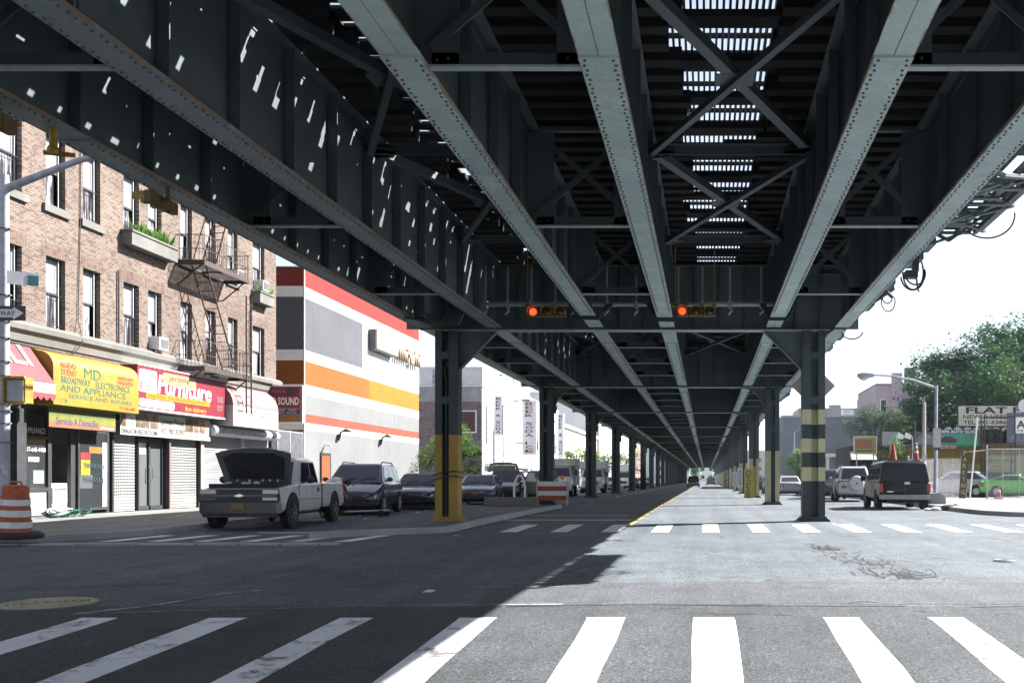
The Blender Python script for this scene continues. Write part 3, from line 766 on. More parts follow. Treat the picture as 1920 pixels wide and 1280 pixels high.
m.tube([(xo, 18.6, 6.95), (xo + .75, 18.6, 6.95), (xo + .75, 18.95, 6.95), (xo, 18.95, 6.95)], .03, 6); m.tube([(4.2, 16.0, 6.3), (4.9, 16.4, 6.2), (5.5, 17.0, 6.35), (xo, 17.9, 6.6)], .05, 6); m.box(4.0, 4.9, 21.2, 22.0, 6.2, 6.99); m.box(3.97, 4.7, 21.5, 22.5, 5.95, 6.2)
m.build('side_platform', M_steel, via)
# service pipe across the street just before the first columns, its clamps and rod hangers
m = MB(); yp, zp = 27.1, 5.96
m.tube([(-6.5, yp, zp), (2.3, yp, zp)], .065, 10)
for x in (-6.0, -5.4, -4.75, -4.1, -3.6, -2.7, -1.9, -.75, -.1, .65, 1.5):
    m.box(x - .05, x + .05, yp - .08, yp + .08, zp - .1, zp + .09); m.tube([(x, yp - .04, zp - .1), (x + .04, yp - .1, zp - .2), (x - .05, yp - .1, zp - .3)], .035, 6); m.box(x - .025, x + .025, yp - .02, yp + .02, zp, ZT - .5)
m.build('service_pipe', M_pale, via)
m = MB()
for k in range(7):
    x = -6.85 + k * .085; zt = 7.1 + rng.uniform(-.4, .2)
    m.tube([(x, 26.7, zt), (x + .03, 26.65, 6.4), (x - .05 + rng.uniform(-.05, .05), 26.55, 5.75), (x - .25, 26.5, 5.45 - .02 * k), (x - .8, 26.5, 5.42 - .025 * k), (x - 1.3, 26.9, 5.55)], .032, 6)
m.build('cable_bundle', M_black, via); m = MB()
for k in range(5): m.tube([(-3.75 + .05 * k, 26.9, 5.95), (-3.45, 26.85, 5.62 - .025 * k), (-2.9, 26.85, 5.60 - .025 * k), (-2.5 - .05 * k, 26.9, 5.93)], .02, 5)
m.build('cable_bundle', M_black, via); m = MB()
for k in range(5): m.tube([(-1.62 + .05 * k, 26.9, 5.95), (-1.35, 26.85, 5.55 - .022 * k), (-.85, 26.85, 5.54 - .022 * k), (-.5 - .04 * k, 26.9, 5.93)], .02, 5)
m.build('cable_bundle', M_black, via); m = MB()
for k in range(4): m.tube([(1.45 + .05 * k, 26.9, 5.95), (1.7, 26.85, 5.55 - .022 * k), (2.2, 26.85, 5.55 - .022 * k), (2.5, 26.9, 6.2)], .02, 5)
m.build('cable_bundle', M_black, via)
rebase(via, (XL, BENT[0], 0))

# slack cable loops hanging outside the right girder
def loop(name, label, pts, r, extra=None):
    m = MB()
    for p in pts: m.tube(p, r, 6)
    if extra: extra(m)
    return tag(m.build(name, M_black, None, 60), label, 'cable')
def ring(cx, y, cz, rx, rz, a0, a1, n=14, dy=.0): return [(cx + rx * math.cos(R(a0 + (a1 - a0) * i / n)), y + dy * i / n, cz + rz * math.sin(R(a0 + (a1 - a0) * i / n))) for i in range(n + 1)]
def ex(m):
    m.box(4.02, 4.26, 20.0, 20.25, 5.26, 5.40); m.box(4.18, 4.30, 20.1, 20.25, 5.40, 6.2); m.tube([(4.24, 20.1, 5.3), (4.27, 20.1, 5.05), (4.30, 20.1, 4.98)], .02, 6)
loop('hanging_cable', 'large double loop of black cable with a junction box outside the right girder',
     [ring(4.16, 20.0, 5.34, .26, .33, 195, 390, dy=.2), ring(4.18, 19.8, 5.36, .24, .27, 190, 375, dy=.3), ring(4.22, 20.3, 5.42, .21, .36, 180, 400)], .018, ex)
loop('hanging_cable', 'small oval loop of cable on a stub arm near the banded column', [ring(4.50, 24.6, 5.58, .17, .24, 150, 420), ring(4.46, 24.5, 5.66, .12, .14, 100, 440)], .016, lambda m: m.tube([(3.95, 24.5, 5.80), (4.42, 24.5, 5.82), (4.6, 24.5, 5.66)], .045, 7))
loop('hanging_cable', 'thin slack cable drooping below the deck edge above the banded column', [ring(4.15, 28.3, 5.40, .3, .22, 185, 355)], .02)
loop('hanging_cable', 'thin wide loop of cable near the latticed side platform', [ring(5.05, 17.9, 5.95, .5, .42, 230, 365)], .016)

# ------------------------------------------------------------------ left side: brick building, shops, awnings, signs
FX = -18.9                                       # building line
def wall_grid(mb, y0, y1, z0, z1, holes, x=FX, depth=.24, mi=0, rev=0):
    """a wall along the street with real openings and reveals; holes: (ya, yb, za, zb)"""
    ys = sorted({y0, y1} | {v for h in holes for v in h[:2]}); zs = sorted({z0, z1} | {v for h in holes for v in h[2:]})
    for a, b in zip(ys, ys[1:]):
        for c, d in zip(zs, zs[1:]):
            if any(h[0] <= a and b <= h[1] and h[2] <= c and d <= h[3] for h in holes): continue
            mb.quad((x, a, c), (x, b, c), (x, b, d), (x, a, d), mi)
    for a, b, c, d in holes:
        xi = x - depth
        mb.quad((x, a, c), (x, a, d), (xi, a, d), (xi, a, c), rev); mb.quad((x, b, c), (xi, b, c), (xi, b, d), (x, b, d), rev)
        mb.quad((x, a, c), (xi, a, c), (xi, b, c), (x, b, c), rev); mb.quad((x, a, d), (x, b, d), (xi, b, d), (xi, a, d), rev)
bld = thing('brick_building', 'three storey tan and red brick building with black windows above a row of shops', 'building')
WIN = [(21.0, 21.9), (23.3, 24.2), (24.95, 25.8), (26.62, 27.5), (28.5, 29.36), (30.2, 31.06), (32.3, 33.18), (33.72, 34.55), (35.8, 36.6), (37.58, 38.35), (39.35, 40.15), (41.5, 42.6)]
ROWS = [(5.56, 7.62), (9.08, 11.15)]
holes = [(a, b, c, d) for a, b in WIN for c, d in ROWS]
Y0, Y1, TOP = 17.0, 43.75, 13.2
SHOPH = [(27.62, 31.70, .16, 3.15), (31.78, 33.15, .16, 3.1), (33.2, 34.95, .16, 3.1), (35.05, 37.15, .16, 3.1), (37.4, 43.3, .16, 3.3), (20.0, 27.2, .16, 3.15)]
m = MB(); wall_grid(m, Y0, Y1, 3.3, TOP, holes); wall_grid(m, Y0, Y1, -.3, 3.3, SHOPH, mi=2, rev=2, depth=.35)
m.quad((FX, Y1, -.3), (FX - 14, Y1, -.3), (FX - 14, Y1, TOP), (FX, Y1, TOP), 1); m.quad((FX, Y0, -.3), (FX - 14, Y0, -.3), (FX - 14, Y0, TOP), (FX, Y0, TOP), 1)
m.quad((FX - 14, Y0, -.3), (FX - 14, Y1, -.3), (FX - 14, Y1, TOP), (FX - 14, Y0, TOP), 1)
m.build('wall', [M_brick, M_brickx, M_black], bld)
m = MB(); m.box(FX - 14, FX + .3, Y0 - .1, Y1 + .12, TOP, TOP + .35); m.box(FX, FX + .18, Y0, Y1 + .1, TOP - .4, TOP); m.build('cornice', M_stone, bld)
m = MB()
m.prism([(FX - .01, 4.98), (FX + .06, 5.0), (FX + .10, 5.2), (FX + .22, 5.3), (FX + .24, 5.44), (FX + .12, 5.54), (FX - .01, 5.54)], 'Y', Y0, Y1 + .14); m.build('stone_belt', M_stone, bld)
m = MB(); m.prism([(FX - .01, 4.55), (FX + .05, 4.57), (FX + .05, 4.95), (FX - .01, 4.95)], 'Y', Y0, Y1 + .03); m.build('soldier_course', brickmat('soldier_brick', (.125, .078, .06), (.08, .042, .032), (.135, .118, .10), 'Y', .07, .22), bld)
# sash windows: black frame, pale blind in the upper sash, darker glass below
M_blind = plain('window_blind', (.20, .197, .22), .7, 0, .12, 2)
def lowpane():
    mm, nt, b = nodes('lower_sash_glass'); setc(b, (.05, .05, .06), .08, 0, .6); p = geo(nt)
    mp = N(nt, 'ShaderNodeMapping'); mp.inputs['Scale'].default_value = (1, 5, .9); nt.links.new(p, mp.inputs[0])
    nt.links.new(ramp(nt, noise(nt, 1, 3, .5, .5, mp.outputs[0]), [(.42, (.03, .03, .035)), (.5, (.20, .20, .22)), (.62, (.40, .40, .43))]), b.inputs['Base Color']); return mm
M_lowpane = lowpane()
def window(a, b, c, d, kind):
    m = MB(); x = FX - .19; t = .055; mid = c + (d - c) * .50
    m.box(x - .03, x + .05, a + .002, a + t, c, d); m.box(x - .03, x + .05, b - t, b - .002, c, d); m.box(x - .03, x + .05, a + t, b - t, d - t, d); m.box(x - .03, x + .05, a + t, b - t, c, c + t)
    m.box(x - .02, x + .03, a + t, b - t, mid - .03, mid + .03)
    f = m.build('window', M_wframe, bld)
    m = MB(); m.box(x - .015, x - .005, a + t, b - t, mid + .03, d - t); m.build('blind', M_blind, f)
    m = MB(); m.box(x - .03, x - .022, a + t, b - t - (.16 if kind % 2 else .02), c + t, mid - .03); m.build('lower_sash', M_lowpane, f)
    m = MB(); m.box(x + .06, x + .075, b - .14, b - .125, c, d); m.build('storm_frame', M_white_p, f)
    if kind % 3 != 2:
        m = MB(); z = c + .06
        for k in range(6): m.box(x + .10, x + .112, a + .07 + k * .125, a + .082 + k * .125, c + .0, c + (.55 if kind % 2 else 1.0))
        for zz in (c + .12, c + (.54 if kind % 2 else .98)): m.box(x + .10, x + .112, a, b, zz, zz + .015)
        m.build('window_guard', M_black, f)
for r, (c, d) in enumerate(ROWS):
    for i, (a, b) in enumerate(WIN):
        window(a, b, c, d, i + r)
        if r == 1: mm = MB(); mm.box(FX - .2, FX + .09, a - .16, b + .16, c - .22, c - .002); mm.build('window_sill', M_stone, bld)
m = MB()
for i, (a, b) in enumerate(WIN):
    for c, d in ROWS: m.prism([(a - .14, d + .02), (b + .14, d + .02), (b + .2, d + .42), (a - .2, d + .42)], 'X', FX - .01, FX + .006)
m.build('lintel', brickmat('lintel_brick', (.13, .08, .063), (.098, .056, .042), (.138, .124, .107), 'Y', .075, .4), bld)['kind'] = 'stuff'
# wires and downpipes on the facade
m = MB(); m.tube([(FX + .03, 30.05, TOP), (FX + .03, 30.02, 9), (FX + .04, 29.9, 6.0), (FX + .26, 29.8, 5.3), (FX + .1, 29.5, 4.85), (FX + .09, 28.0, 4.9), (FX + .08, 26.0, 4.92)], .016, 5)
m.tube([(FX + .08, 29.8, 4.8), (FX + .08, 31.2, 4.78), (FX + .07, 33, 4.74)], .02, 5); m.tube([(FX + .05, 31.95, 7.9), (FX + .05, 31.95, 5.56)], .03, 6); m.tube([(FX + .05, 41.2, 8.2), (FX + .05, 41.2, 5.56)], .03, 6)
m.build('facade_wiring', M_black, bld)['kind'] = 'stuff'
# ---- shop fronts
# appliance shop: room behind glass
m = MB(); x1, x0 = FX - .36, FX - 4.0
m.quad((x0, 27.6, .16), (x0, 31.72, .16), (x0, 31.72, 3.2), (x0, 27.6, 3.2)); m.quad((x0, 27.6, .16), (x1, 27.6, .16), (x1, 27.6, 3.2), (x0, 27.6, 3.2)); m.quad((x0, 31.72, .16), (x1, 31.72, .16), (x1, 31.72, 3.2), (x0, 31.72, 3.2))
m.quad((x0, 27.6, 3.2), (x1, 27.6, 3.2), (x1, 31.72, 3.2), (x0, 31.72, 3.2)); m.quad((x0, 27.6, .155), (x1, 27.6, .155), (x1, 31.72, .155), (x0, 31.72, .155))
m.build('shop_interior', plain('shop_room', (.20, .19, .17), .8, 0, .3), bld)
m = MB()
for a, b in ((27.64, 27.78), (28.72, 28.88), (29.75, 29.95), (31.5, 31.69)): m.box(FX - .2, FX - .08, a, b, .16, 3.14)
m.box(FX - .2, FX - .08, 27.78, 28.72, .86, .97); m.box(FX - .19, FX - .09, 27.78, 28.72, 2.35, 2.43); m.box(FX - .19, FX - .09, 28.88, 29.75, 2.62, 2.72); m.box(FX - .2, FX - .08, 27.64, 31.69, 3.02, 3.14)
m.build('shopfront_frame', M_black, bld)
m = MB(); m.box(FX - .17, FX - .12, 27.78, 28.72, .17, .86); m.build('stall_riser', plain('galvanised_panel', (.33, .34, .36), .45, .3, .35, 4), bld)
m = MB(); m.box(FX - .15, FX - .14, 27.78, 28.72, .97, 2.35); m.build('shop_window', M_shopglass, bld)
lettering('APPLIANCE', bld, (FX - .13, 27.8, 2.5), (0, 1, 0), (0, 0, 1), .88, .16, ink('cream', (.5, .48, .4)))
mm = MB(); mm.box(FX - .145, FX - .135, 27.79, 28.71, 2.20, 2.34); mm.build('window_band', plain('amber_vinyl', (.42, .24, .05), .5), bld)
lettering('917-645-4480', bld, (FX - .134, 27.8, 1.98), (0, 1, 0), (0, 0, 1), .88, .12, ink('pale', (.66, .66, .64)))
mm = MB(); mm.box(FX - .138, FX - .13, 27.95, 28.4, 1.70, 1.83); mm.build('notice', M_white_p, bld)
# folded security gate, the open door with its stickers
m = MB(); m.box(FX - .06, FX - .02, 30.0, 31.55, .25, .33); m.box(FX - .06, FX - .02, 30.0, 30.07, .33, 2.7); m.box(FX - .06, FX - .02, 31.45, 31.55, .33, 2.7); m.box(FX - .06, FX - .02, 30.07, 31.45, 2.62, 2.7)
dr = m.build('door', M_black, bld)
m = MB(); m.box(FX - .045, FX - .035, 30.07, 31.45, .33, 2.62); m.build('glass', M_shopglass, dr)
lettering('YAWAYAH', dr, (FX - .02, 30.28, 1.56), (0, 1, -.06), (0, 0, 1), 1.0, .15, ink('blue_black', (.02, .04, .06)), .01)
lettering('YAWAYAH', dr, (FX - .02, 30.24, 1.14), (0, 1, -.06), (0, 0, 1), 1.0, .15, ink('blue_black', (.02, .04, .06)), .01)
m = MB(); m.box(FX - .034, FX - .03, 30.12, 30.62, 1.82, 2.02); m.build('poster', plain('red_poster', (.5, .04, .05), .5), dr)
m = MB(); m.box(FX - .034, FX - .03, 30.14, 30.60, 1.32, 1.80); m.build('poster', plain('yellow_poster', (.66, .54, .05), .5), dr)
m = MB(); m.box(FX - .034, FX - .031, 30.55, 31.2, 2.00, 2.20); m.build('poster', plain('orange_poster', (.6, .3, .03), .5), dr)
m = MB(); m.box(FX - .060, FX - .05, 30.1, 30.75, .92, 1.33); m.build('notice', M_white_p, dr)
m = MB(); m.box(FX - .033, FX - .025, 31.22, 31.45, .34, 2.35); m.build('shutter_strip', slatmat('pale_slats', (.55, .56, .55), .10), dr)
def punched(name, y0, y1, z0, z1, x, zsolid, ztop, parent, mat):
    """roller shutter with rows of small slots"""
    m = MB(); py, pz = .098, .098
    ny = int((y1 - y0) / py); py = (y1 - y0) / ny
    m.box(x - .02, x, y0, y1, z0, zsolid); z = zsolid
    while z < ztop:
        m.box(x - .02, x, y0, y1, z, z + pz * .56)
        for k in range(ny): m.box(x - .02, x, y0 + k * py, y0 + k * py + py * .48, z + pz * .56, z + pz)
        z += pz
    m.box(x - .02, x, y0, y1, z, z1)
    return m.build(name, mat, parent)
M_shut = slatmat('white_shutter', (.26, .265, .26), .098, 2, .72)
for a, b in ((31.8, 33.13), (35.1, 37.1)):
    punched('roller_shutter', a, b, .17, 3.1, FX - .1, .62, 2.9, bld, M_shut); m = MB(); m.box(FX - .6, FX - .3, a, b, .17, 3.1); m.build('shutter_backing', M_dark, bld)
m = MB()
for a, b in ((33.18, 33.3), (34.02, 34.12), (34.85, 34.97)): m.box(FX - .26, FX - .14, a, b, .17, 3.08)
m.box(FX - .26, FX - .14, 33.3, 34.85, 2.5, 2.6); m.box(FX - .26, FX - .14, 33.3, 34.85, .17, .3); dd = m.build('double_door', M_black, bld)
m = MB(); m.box(FX - .21, FX - .2, 33.3, 34.02, .3, 2.5); m.build('glass', glassmat('door_glass', (.10, .105, .11), .0, .05), dd)
m = MB(); m.box(FX - .21, FX - .2, 34.12, 34.85, .3, 2.5); m.build('glass', glassmat('door_glass_b', (.08, .09, .09), .0, .06), dd)
m = MB(); m.box(FX - .195, FX - .19, 33.36, 33.9, 2.05, 2.42); m.build('notice', plain('notice_paper', (.45, .46, .50), .7), dd)
m = MB()
for y in (33.98, 34.14): m.tube([(FX - .12, y, 1.15), (FX - .07, y, 1.2), (FX - .07, y, 1.6), (FX - .12, y, 1.65)], .022, 8)
m.build('handle', M_chrome, dd)['kind'] = 'stuff'
M_shutl = slatmat('lilac_white_shutter', (.24, .24, .26), .085, 2, .62)
m = MB(); m.box(FX - .14, FX - .1, 37.45, 40.5, .17, 3.25); m.build('roller_shutter', M_shutl, bld)
m = MB(); m.box(FX - .14, FX - .1, 40.65, 43.2, .17, 3.25); m.build('roller_shutter', M_shutl, bld)
m = MB(); m.box(FX - .13, FX + .02, 40.5, 40.65, .17, 3.25); m.build('shopfront_post', M_galv, bld)
m = MB(); m.box(FX - .05, FX + .05, 37.17, 37.38, .15, 3.2); m.build('shopfront_post', plain('tan_paint', (.36, .28, .22), .7), bld)
m = MB(); m.box(FX - .05, FX + .05, 34.98, 35.06, .15, 3.1); m.build('shopfront_post', plain('rose_paint', (.42, .26, .24), .7), bld)
m = MB(); m.box(FX - .1, FX + .06, 27.22, 27.6, .15, 3.15); m.build('shopfront_post', M_black, bld)
m = MB(); m.cyl((FX + .22, 37.5, 3.05), (FX + .22, 43.2, 3.05), .21, n=12); m.build('shutter_housing', M_galv, bld)
rebase(bld, (FX, 30, 0))

# stove standing in the shop doorway
t = thing('stove', 'white cooker standing in the doorway of the appliance shop', 'stove', (FX - .45, 29.32, .16))
m = MB(); m.box(-.3, .3, -.36, .36, .06, .92); m.build('body', M_white_p, t, None, .015)
m = MB(); m.box(-.3, -.22, -.36, .36, .92, 1.3); m.build('backguard', M_white_p, t, None, .015)
m = MB(); m.box(.302, .325, -.33, .33, .32, .80); od = m.build('oven_door', plain('appliance_grey', (.5, .5, .53), .35), t, None, .01)
m = MB(); m.tube([(.36, -.28, .76), (.36, .28, .76)], .014, 6); m.build('handle', M_chrome, od)
m = MB(); m.box(.302, .318, -.33, .33, .08, .29); m.build('drawer', plain('appliance_grey', (.5, .5, .53), .35), t, None, .01)
for lab, yy, zz in (('white washing machine behind the shop window', 28.2, .95), ('white refrigerator at the back of the appliance shop', 30.6, 1.6)):
    t = thing('washing_machine' if zz < 1 else 'refrigerator', lab, 'appliance', (FX - 1.2 - (zz > 1), yy, .16))
    m = MB(); m.box(-.3, .3, -.33, .33, 0, zz); m.build('body', M_white_p, t, None, .02)
    m = MB()
    if zz < 1: m.lathe([(.2, 0), (.22, .02), (.14, .035), (.02, .03)], (.3, 0, .5), 20, 0, 'X')
    else: m.box(.302, .32, -.31, .31, .05, 1.1); m.box(.302, .32, -.31, .31, 1.12, 1.55)
    m.build('door', M_plastic if zz < 1 else M_white_p, t)

# ---- awnings and signs
M_redaw = plain('red_awning_canvas', (.52, .085, .10), .75, 0, .16, 2)
t = thing('shop_awning', 'red scalloped sloping awning lettered DELI beside the lamp pole', 'awning')
xa, xf, ya, yb = FX + .02, FX + .78, 22.5, 27.72
m = MB(); m.add([(xa, ya, 4.93), (xa, yb, 4.93), (xf, yb, 3.84), (xf, ya, 3.84), (xa, ya, 4.90), (xa, yb, 4.90), (xf - .03, yb, 3.82), (xf - .03, ya, 3.82)], [(0, 3, 2, 1), (4, 5, 6, 7), (0, 1, 5, 4), (1, 2, 6, 5), (2, 3, 7, 6), (3, 0, 4, 7)])
m.add([(xa, yb, 4.93), (xf, yb, 3.84), (xa, yb, 3.5)], [(0, 1, 2)]); m.build('canopy', M_redaw, t)
P = []; n = 20
for i in range(n + 1):
    for q in range(4):
        yy = ya + (yb - ya) * (i + q / 4) / (n + 1); P.append((yy, 3.46 - .10 * math.sin(math.pi * q / 4)))
m = MB(); m.prism([(ya, 3.86)] + P + [(yb, 3.46), (yb, 3.86)], 'X', xf, xf + .012); vv = m.build('valance', M_redaw, t)
m = MB(); m.box(xf + .0125, xf + .016, ya, yb - .02, 3.57, 3.83); m.build('name_strip', M_white_p, t)
sl_ = Vector((-.76, 0, 1.09)).normalized()
lettering('DELI', t, (xf - .30, 25.05, 4.30), (0, 1, 0), sl_, 2.2, .68, ink('white', (.74, .72, .70)), .01, .0, depth=.012)
lettering('EST · ATM  718.932.7700', t, (xf + .017, 24.9, 3.62), (0, 1, 0), (0, 0, 1), 2.7, .15, ink('grey', (.16, .15, .2)))
rebase(t, (FX, 25, 3.5))

M_yelaw = plain('yellow_awning_vinyl', (.70, .43, .035), .5, 0, .10, 1.5)
t = thing('shop_awning', 'bright yellow boxy awning with green lettering over the appliance shop', 'awning')
xf = FX + .66; ya, yb = 27.82, 32.0
prof = [(FX + .01, 3.3), (xf, 3.3), (xf, 4.35)] + [(xf - .42 + .42 * math.cos(R(a)), 4.35 + .45 * math.sin(R(a))) for a in (15, 30, 45, 60, 75, 90)] + [(FX + .01, 4.88)]
m = MB(); m.prism(prof, 'Y', ya, yb); m.build('canopy', M_yelaw, t, 35)
G_ = ink('green', (.02, .25, .17)); RD = ink('red_orange', (.60, .12, .06)); xs = xf + .002
for s, y0, z0, wd, ht, mt, bd in (('NUEVO', 28.15, 4.37, .68, .17, RD, .015), ('DUENO', 28.15, 4.16, .68, .18, RD, .015), ('MD', 29.2, 4.15, .80, .31, G_, .0), ('BROADWAY', 28.15, 3.93, 1.35, .20, G_, .012), ('ELECTRONICS', 29.75, 3.92, 1.75, .20, G_, .012),
                          ('UNDER NEW', 30.85, 4.28, .85, .12, RD, .0), ('MANAGEMENT', 30.85, 4.14, .85, .12, RD, 0), ('AND APPLIANCE', 28.1, 3.70, 3.2, .19, G_, .012), ('SERVICE AND REPAIRS', 28.5, 3.53, 3.1, .12, G_, .0),
                          ('2128', 28.12, 3.38, .3, .1, G_, 0), ('917-645-4480', 30.95, 3.36, .85, .11, RD, .01)):
    lettering(s, t, (xs, y0, z0), (0, 1, 0), (0, 0, 1), wd, ht, mt, bd)
rebase(t, (FX, 30, 3.3))

t = thing('shop_sign', 'narrow striped banner reading Servicio A Domicilio under the yellow awning', 'sign')
xs = FX + .42
for c, z0, z1 in (((.07, .10, .02), 3.02, 3.27), ((.42, .40, .04), 2.84, 3.02), ((.62, .22, .10), 2.68, 2.84)):
    m = MB(); m.box(xs - .04, xs, 28.0, 31.15, z0, z1); m.build('stripe', plain('stripe_%d' % int(z0 * 100), c, .6), t)
lettering('Servicio A Domicilio', t, (xs, 28.3, 2.76), (0, 1, 0), (0, 0, 1), 1.95, .22, ink('violet', (.12, .09, .32)), .012)
lettering('Tenemos Neveras Tv De Segunda Mano', t, (xs, 28.2, 3.07), (0, 1, 0), (0, 0, 1), 2.6, .16, ink('brick_red', (.42, .09, .03)), .008)
lettering('y Entregas', t, (xs, 30.35, 2.71), (0, 1, 0), (0, 0, 1), .7, .1, ink('white', (.74, .72, .70)), .01)
rebase(t, (FX, 29.5, 2.7))

M_mag = plain('magenta_sign_face', (.46, .025, .065), .45, 0, .10, 1.2)
t = thing('shop_sign', 'crimson furniture shop signboard with a big white word Furniture', 'sign')
xs = FX + .58; ya, yb = 32.06, 37.9
m = MB(); m.box(FX + .02, xs, ya, yb, 3.52, 4.90); m.build('board', M_mag, t)
m = MB(); m.box(FX + .02, xs + .02, ya, yb, 3.47, 3.52); m.box(FX + .02, xs + .02, ya, yb, 4.9, 4.93); m.build('frame', M_white_p, t)['kind'] = 'stuff'
def rrect(y0, y1, z0, z1, r): return [p for cx, cz, a in ((y1 - r, z1 - r, 0), (y0 + r, z1 - r, 90), (y0 + r, z0 + r, 180), (y1 - r, z0 + r, 270)) for p in [(cx + r * math.cos(R(a + q)), cz + r * math.sin(R(a + q))) for q in (0, 30, 60, 90)]]
for nm, c, q in (('name_plate', (.72, .62, .30), (33.55, 35.75, 4.42, 4.80, .12)), ('phone_plate', (.66, .62, .64), (32.15, 34.3, 3.57, 3.83, .12)), ('picture_panel', (.60, .56, .60), (32.15, 33.2, 4.05, 4.78, .08)), ('yellow_bar', (.70, .46, .01), (32.55, 36.75, 3.86, 4.05, .01))):
    m = MB(); m.prism(rrect(*q), 'X', xs + .001, xs + .006); m.build(nm, plain(nm, c, .5), t)
lettering('jerome', t, (xs + .007, 33.95, 4.49), (0, 1, 0), (0, 0, 1), 1.35, .26, ink('brown', (.22, .05, .02)), .0, .2)
lettering('Furniture', t, (xs + .002, 33.25, 4.07), (0, 1, -.012), (0, 0, 1), 3.6, .62, ink('white', (.74, .72, .70)), .018, .15)
lettering('fast delivery', t, (xs + .002, 35.0, 3.55), (0, 1, 0), (0, 0, 1), 1.5, .22, ink('yellow', (.9, .66, .02)), .01, .1)
lettering('917-702-3018', t, (xs + .007, 32.4, 3.63), (0, 1, 0), (0, 0, 1), 1.55, .13, ink('grey', (.16, .15, .2)), .0)
lettering('Living Rooms · Bedrooms and Dining Furniture', t, (xs + .007, 32.7, 3.90), (0, 1, 0), (0, 0, 1), 3.7, .1, ink('ochre', (.45, .25, .02)))
m = MB(); m.box(xs + .007, xs + .009, 32.55, 32.95, 4.1, 4.14); m.box(xs + .007, xs + .009, 32.72, 32.78, 4.14, 4.26); m.box(xs + .007, xs + .009, 32.45, 33.05, 4.26, 4.30); m.box(xs + .007, xs + .009, 32.2, 32.32, 4.1, 4.4); m.build('pictured_table', ink('plum', (.16, .06, .14)), t)['kind'] = 'stuff'
lettering('DINING\nROOM', t, (xs + .002, 37.3, 3.75), (0, 1, 0), (0, 0, 1), .45, .55, ink('pinkish', (.72, .5, .5)))
rebase(t, (FX, 35, 3.47))

t = thing('shop_sign', 'long pale photo banner reading Lowest Prices under the crimson signboard', 'sign')
xs = FX + .22; ya, yb = 31.75, 37.5
m = MB(); m.box(xs - .02, xs, ya, yb, 2.63, 3.40); m.build('banner', plain('banner_vinyl', (.28, .30, .27), .6, 0, .15, 1), t)
for k, (a, b, c) in enumerate(((31.8, 32.05, (.3, .12, .08)), (32.1, 32.55, (.42, .36, .28)), (32.6, 33.4, (.10, .08, .05)), (33.45, 33.95, (.16, .10, .07)), (35.7, 36.25, (.26, .17, .10)), (36.3, 36.65, (.14, .09, .06)), (36.7, 37.1, (.2, .12, .08)))):
    m = MB(); m.box(xs + .0005, xs + .003, a, b, 2.9, 3.38); m.build('room_photo', plain('room_photo_%d' % k, c, .5, 0, .7, 5), t)
for s, y0, z0, wd, ht, mt, bd in (('Lowest Prices', 34.1, 3.08, 1.5, .22, ink('black', (.02, .02, .03)), .02), ('FAST | FREE DELIVERY', 34.1, 2.72, 1.6, .24, ink('maroon', (.25, .03, .04)), .012), ('BEDROOM', 32.75, 2.67, 1.1, .17, ink('black', (.02, .02, .03)), .012), ('DININGROOM', 31.8, 2.68, .85, .15, ink('black', (.02, .02, .03)), .008), ('DECORATOR', 35.75, 2.68, .8, .16, ink('grey', (.16, .15, .2)), .005)):
    lettering(s, t, (xs + .001, y0, z0), (0, 1, 0), (0, 0, 1), wd, ht, mt, bd)
rebase(t, (FX, 34.5, 2.63))

M_pinkaw = plain('faded_pink_canvas', (.60, .36, .36), .75, 0, .12, 1.5)
t = thing('shop_awning', 'faded pink and white rounded awning with pale red letters at the building end', 'awning')
ya, yb = 38.0, 42.0; xf = FX + .85
prof = [(FX + .01, 4.05)] + [(FX + .85 * math.sin(R(a)), 4.05 + .85 * math.cos(R(a))) for a in (1, 15, 30, 45, 60, 75, 89)]
m = MB(); m.prism(prof, 'Y', ya, yb); m.build('canopy', M_pinkaw, t, 40)
m = MB(); m.box(FX + .02, xf, ya, yb, 3.25, 4.049); m.build('valance', plain('white_canvas', (.34, .32, .32), .75, 0, .08), t)
m = MB()
for k in range(9): m.box(xf - .004 * (k % 2), xf + .004, yb - .12, yb - .04, 3.3 + k * .085, 3.34 + k * .085)
m.build('leaf_border', ink('dark_green', (.03, .10, .05)), t)['kind'] = 'stuff'
lettering('THE SHOP', t, (xf + .001, 39.0, 3.55), (0, 1, 0), (0, 0, 1), 2.3, .36, ink('faded_red', (.68, .22, .22)), .0)
rebase(t, (FX, 40, 3.25))

t = thing('shop_sign', 'projecting red and purple car audio signboard reading Auto Sound', 'sign', (-18.4, 43.0, 3.62))
m = MB(); m.box(-.98, .98, 0, .22, 0, 1.63); m.build('cabinet', M_white_p, t)
for nm, c, x0, x1, z0, z1 in (('red_field', (.55, .03, .07), -.94, .86, .62, 1.58), ('purple_band', (.12, .05, .30), -.94, .86, .38, .61), ('orange_band', (.70, .25, .02), -.94, .86, .05, .37), ('yellow_line', (.7, .5, .03), -.94, .86, .615, .66), ('orange_edge', (.70, .40, .2), .87, .95, .05, 1.58)):
    m = MB(); m.box(x0, x1, -.012 if nm != 'yellow_line' else -.016, -.001, z0, z1); m.build(nm, plain(nm, c, .45, 0, .12), t)
lettering('AUTO SOUND', t, (-.9, -.013, .78), (1, 0, 0), (0, 0, 1), 1.72, .34, ink('white', (.74, .72, .70)), .03)
lettering('Speed Music Inc.', t, (-.9, -.013, 1.26), (1, 0, 0), (0, 0, 1), 1.25, .2, ink('sky', (.35, .45, .7)), .02, .3)
lettering('ALARMS · STEREO · TINTS', t, (-.88, -.013, .52), (1, 0, 0), (0, 0, 1), 1.6, .07, ink('white', (.74, .72, .70)))
lettering('Remote Starters  We fix', t, (-.88, -.013, .42), (1, 0, 0), (0, 0, 1), 1.6, .07, ink('white', (.74, .72, .70)))
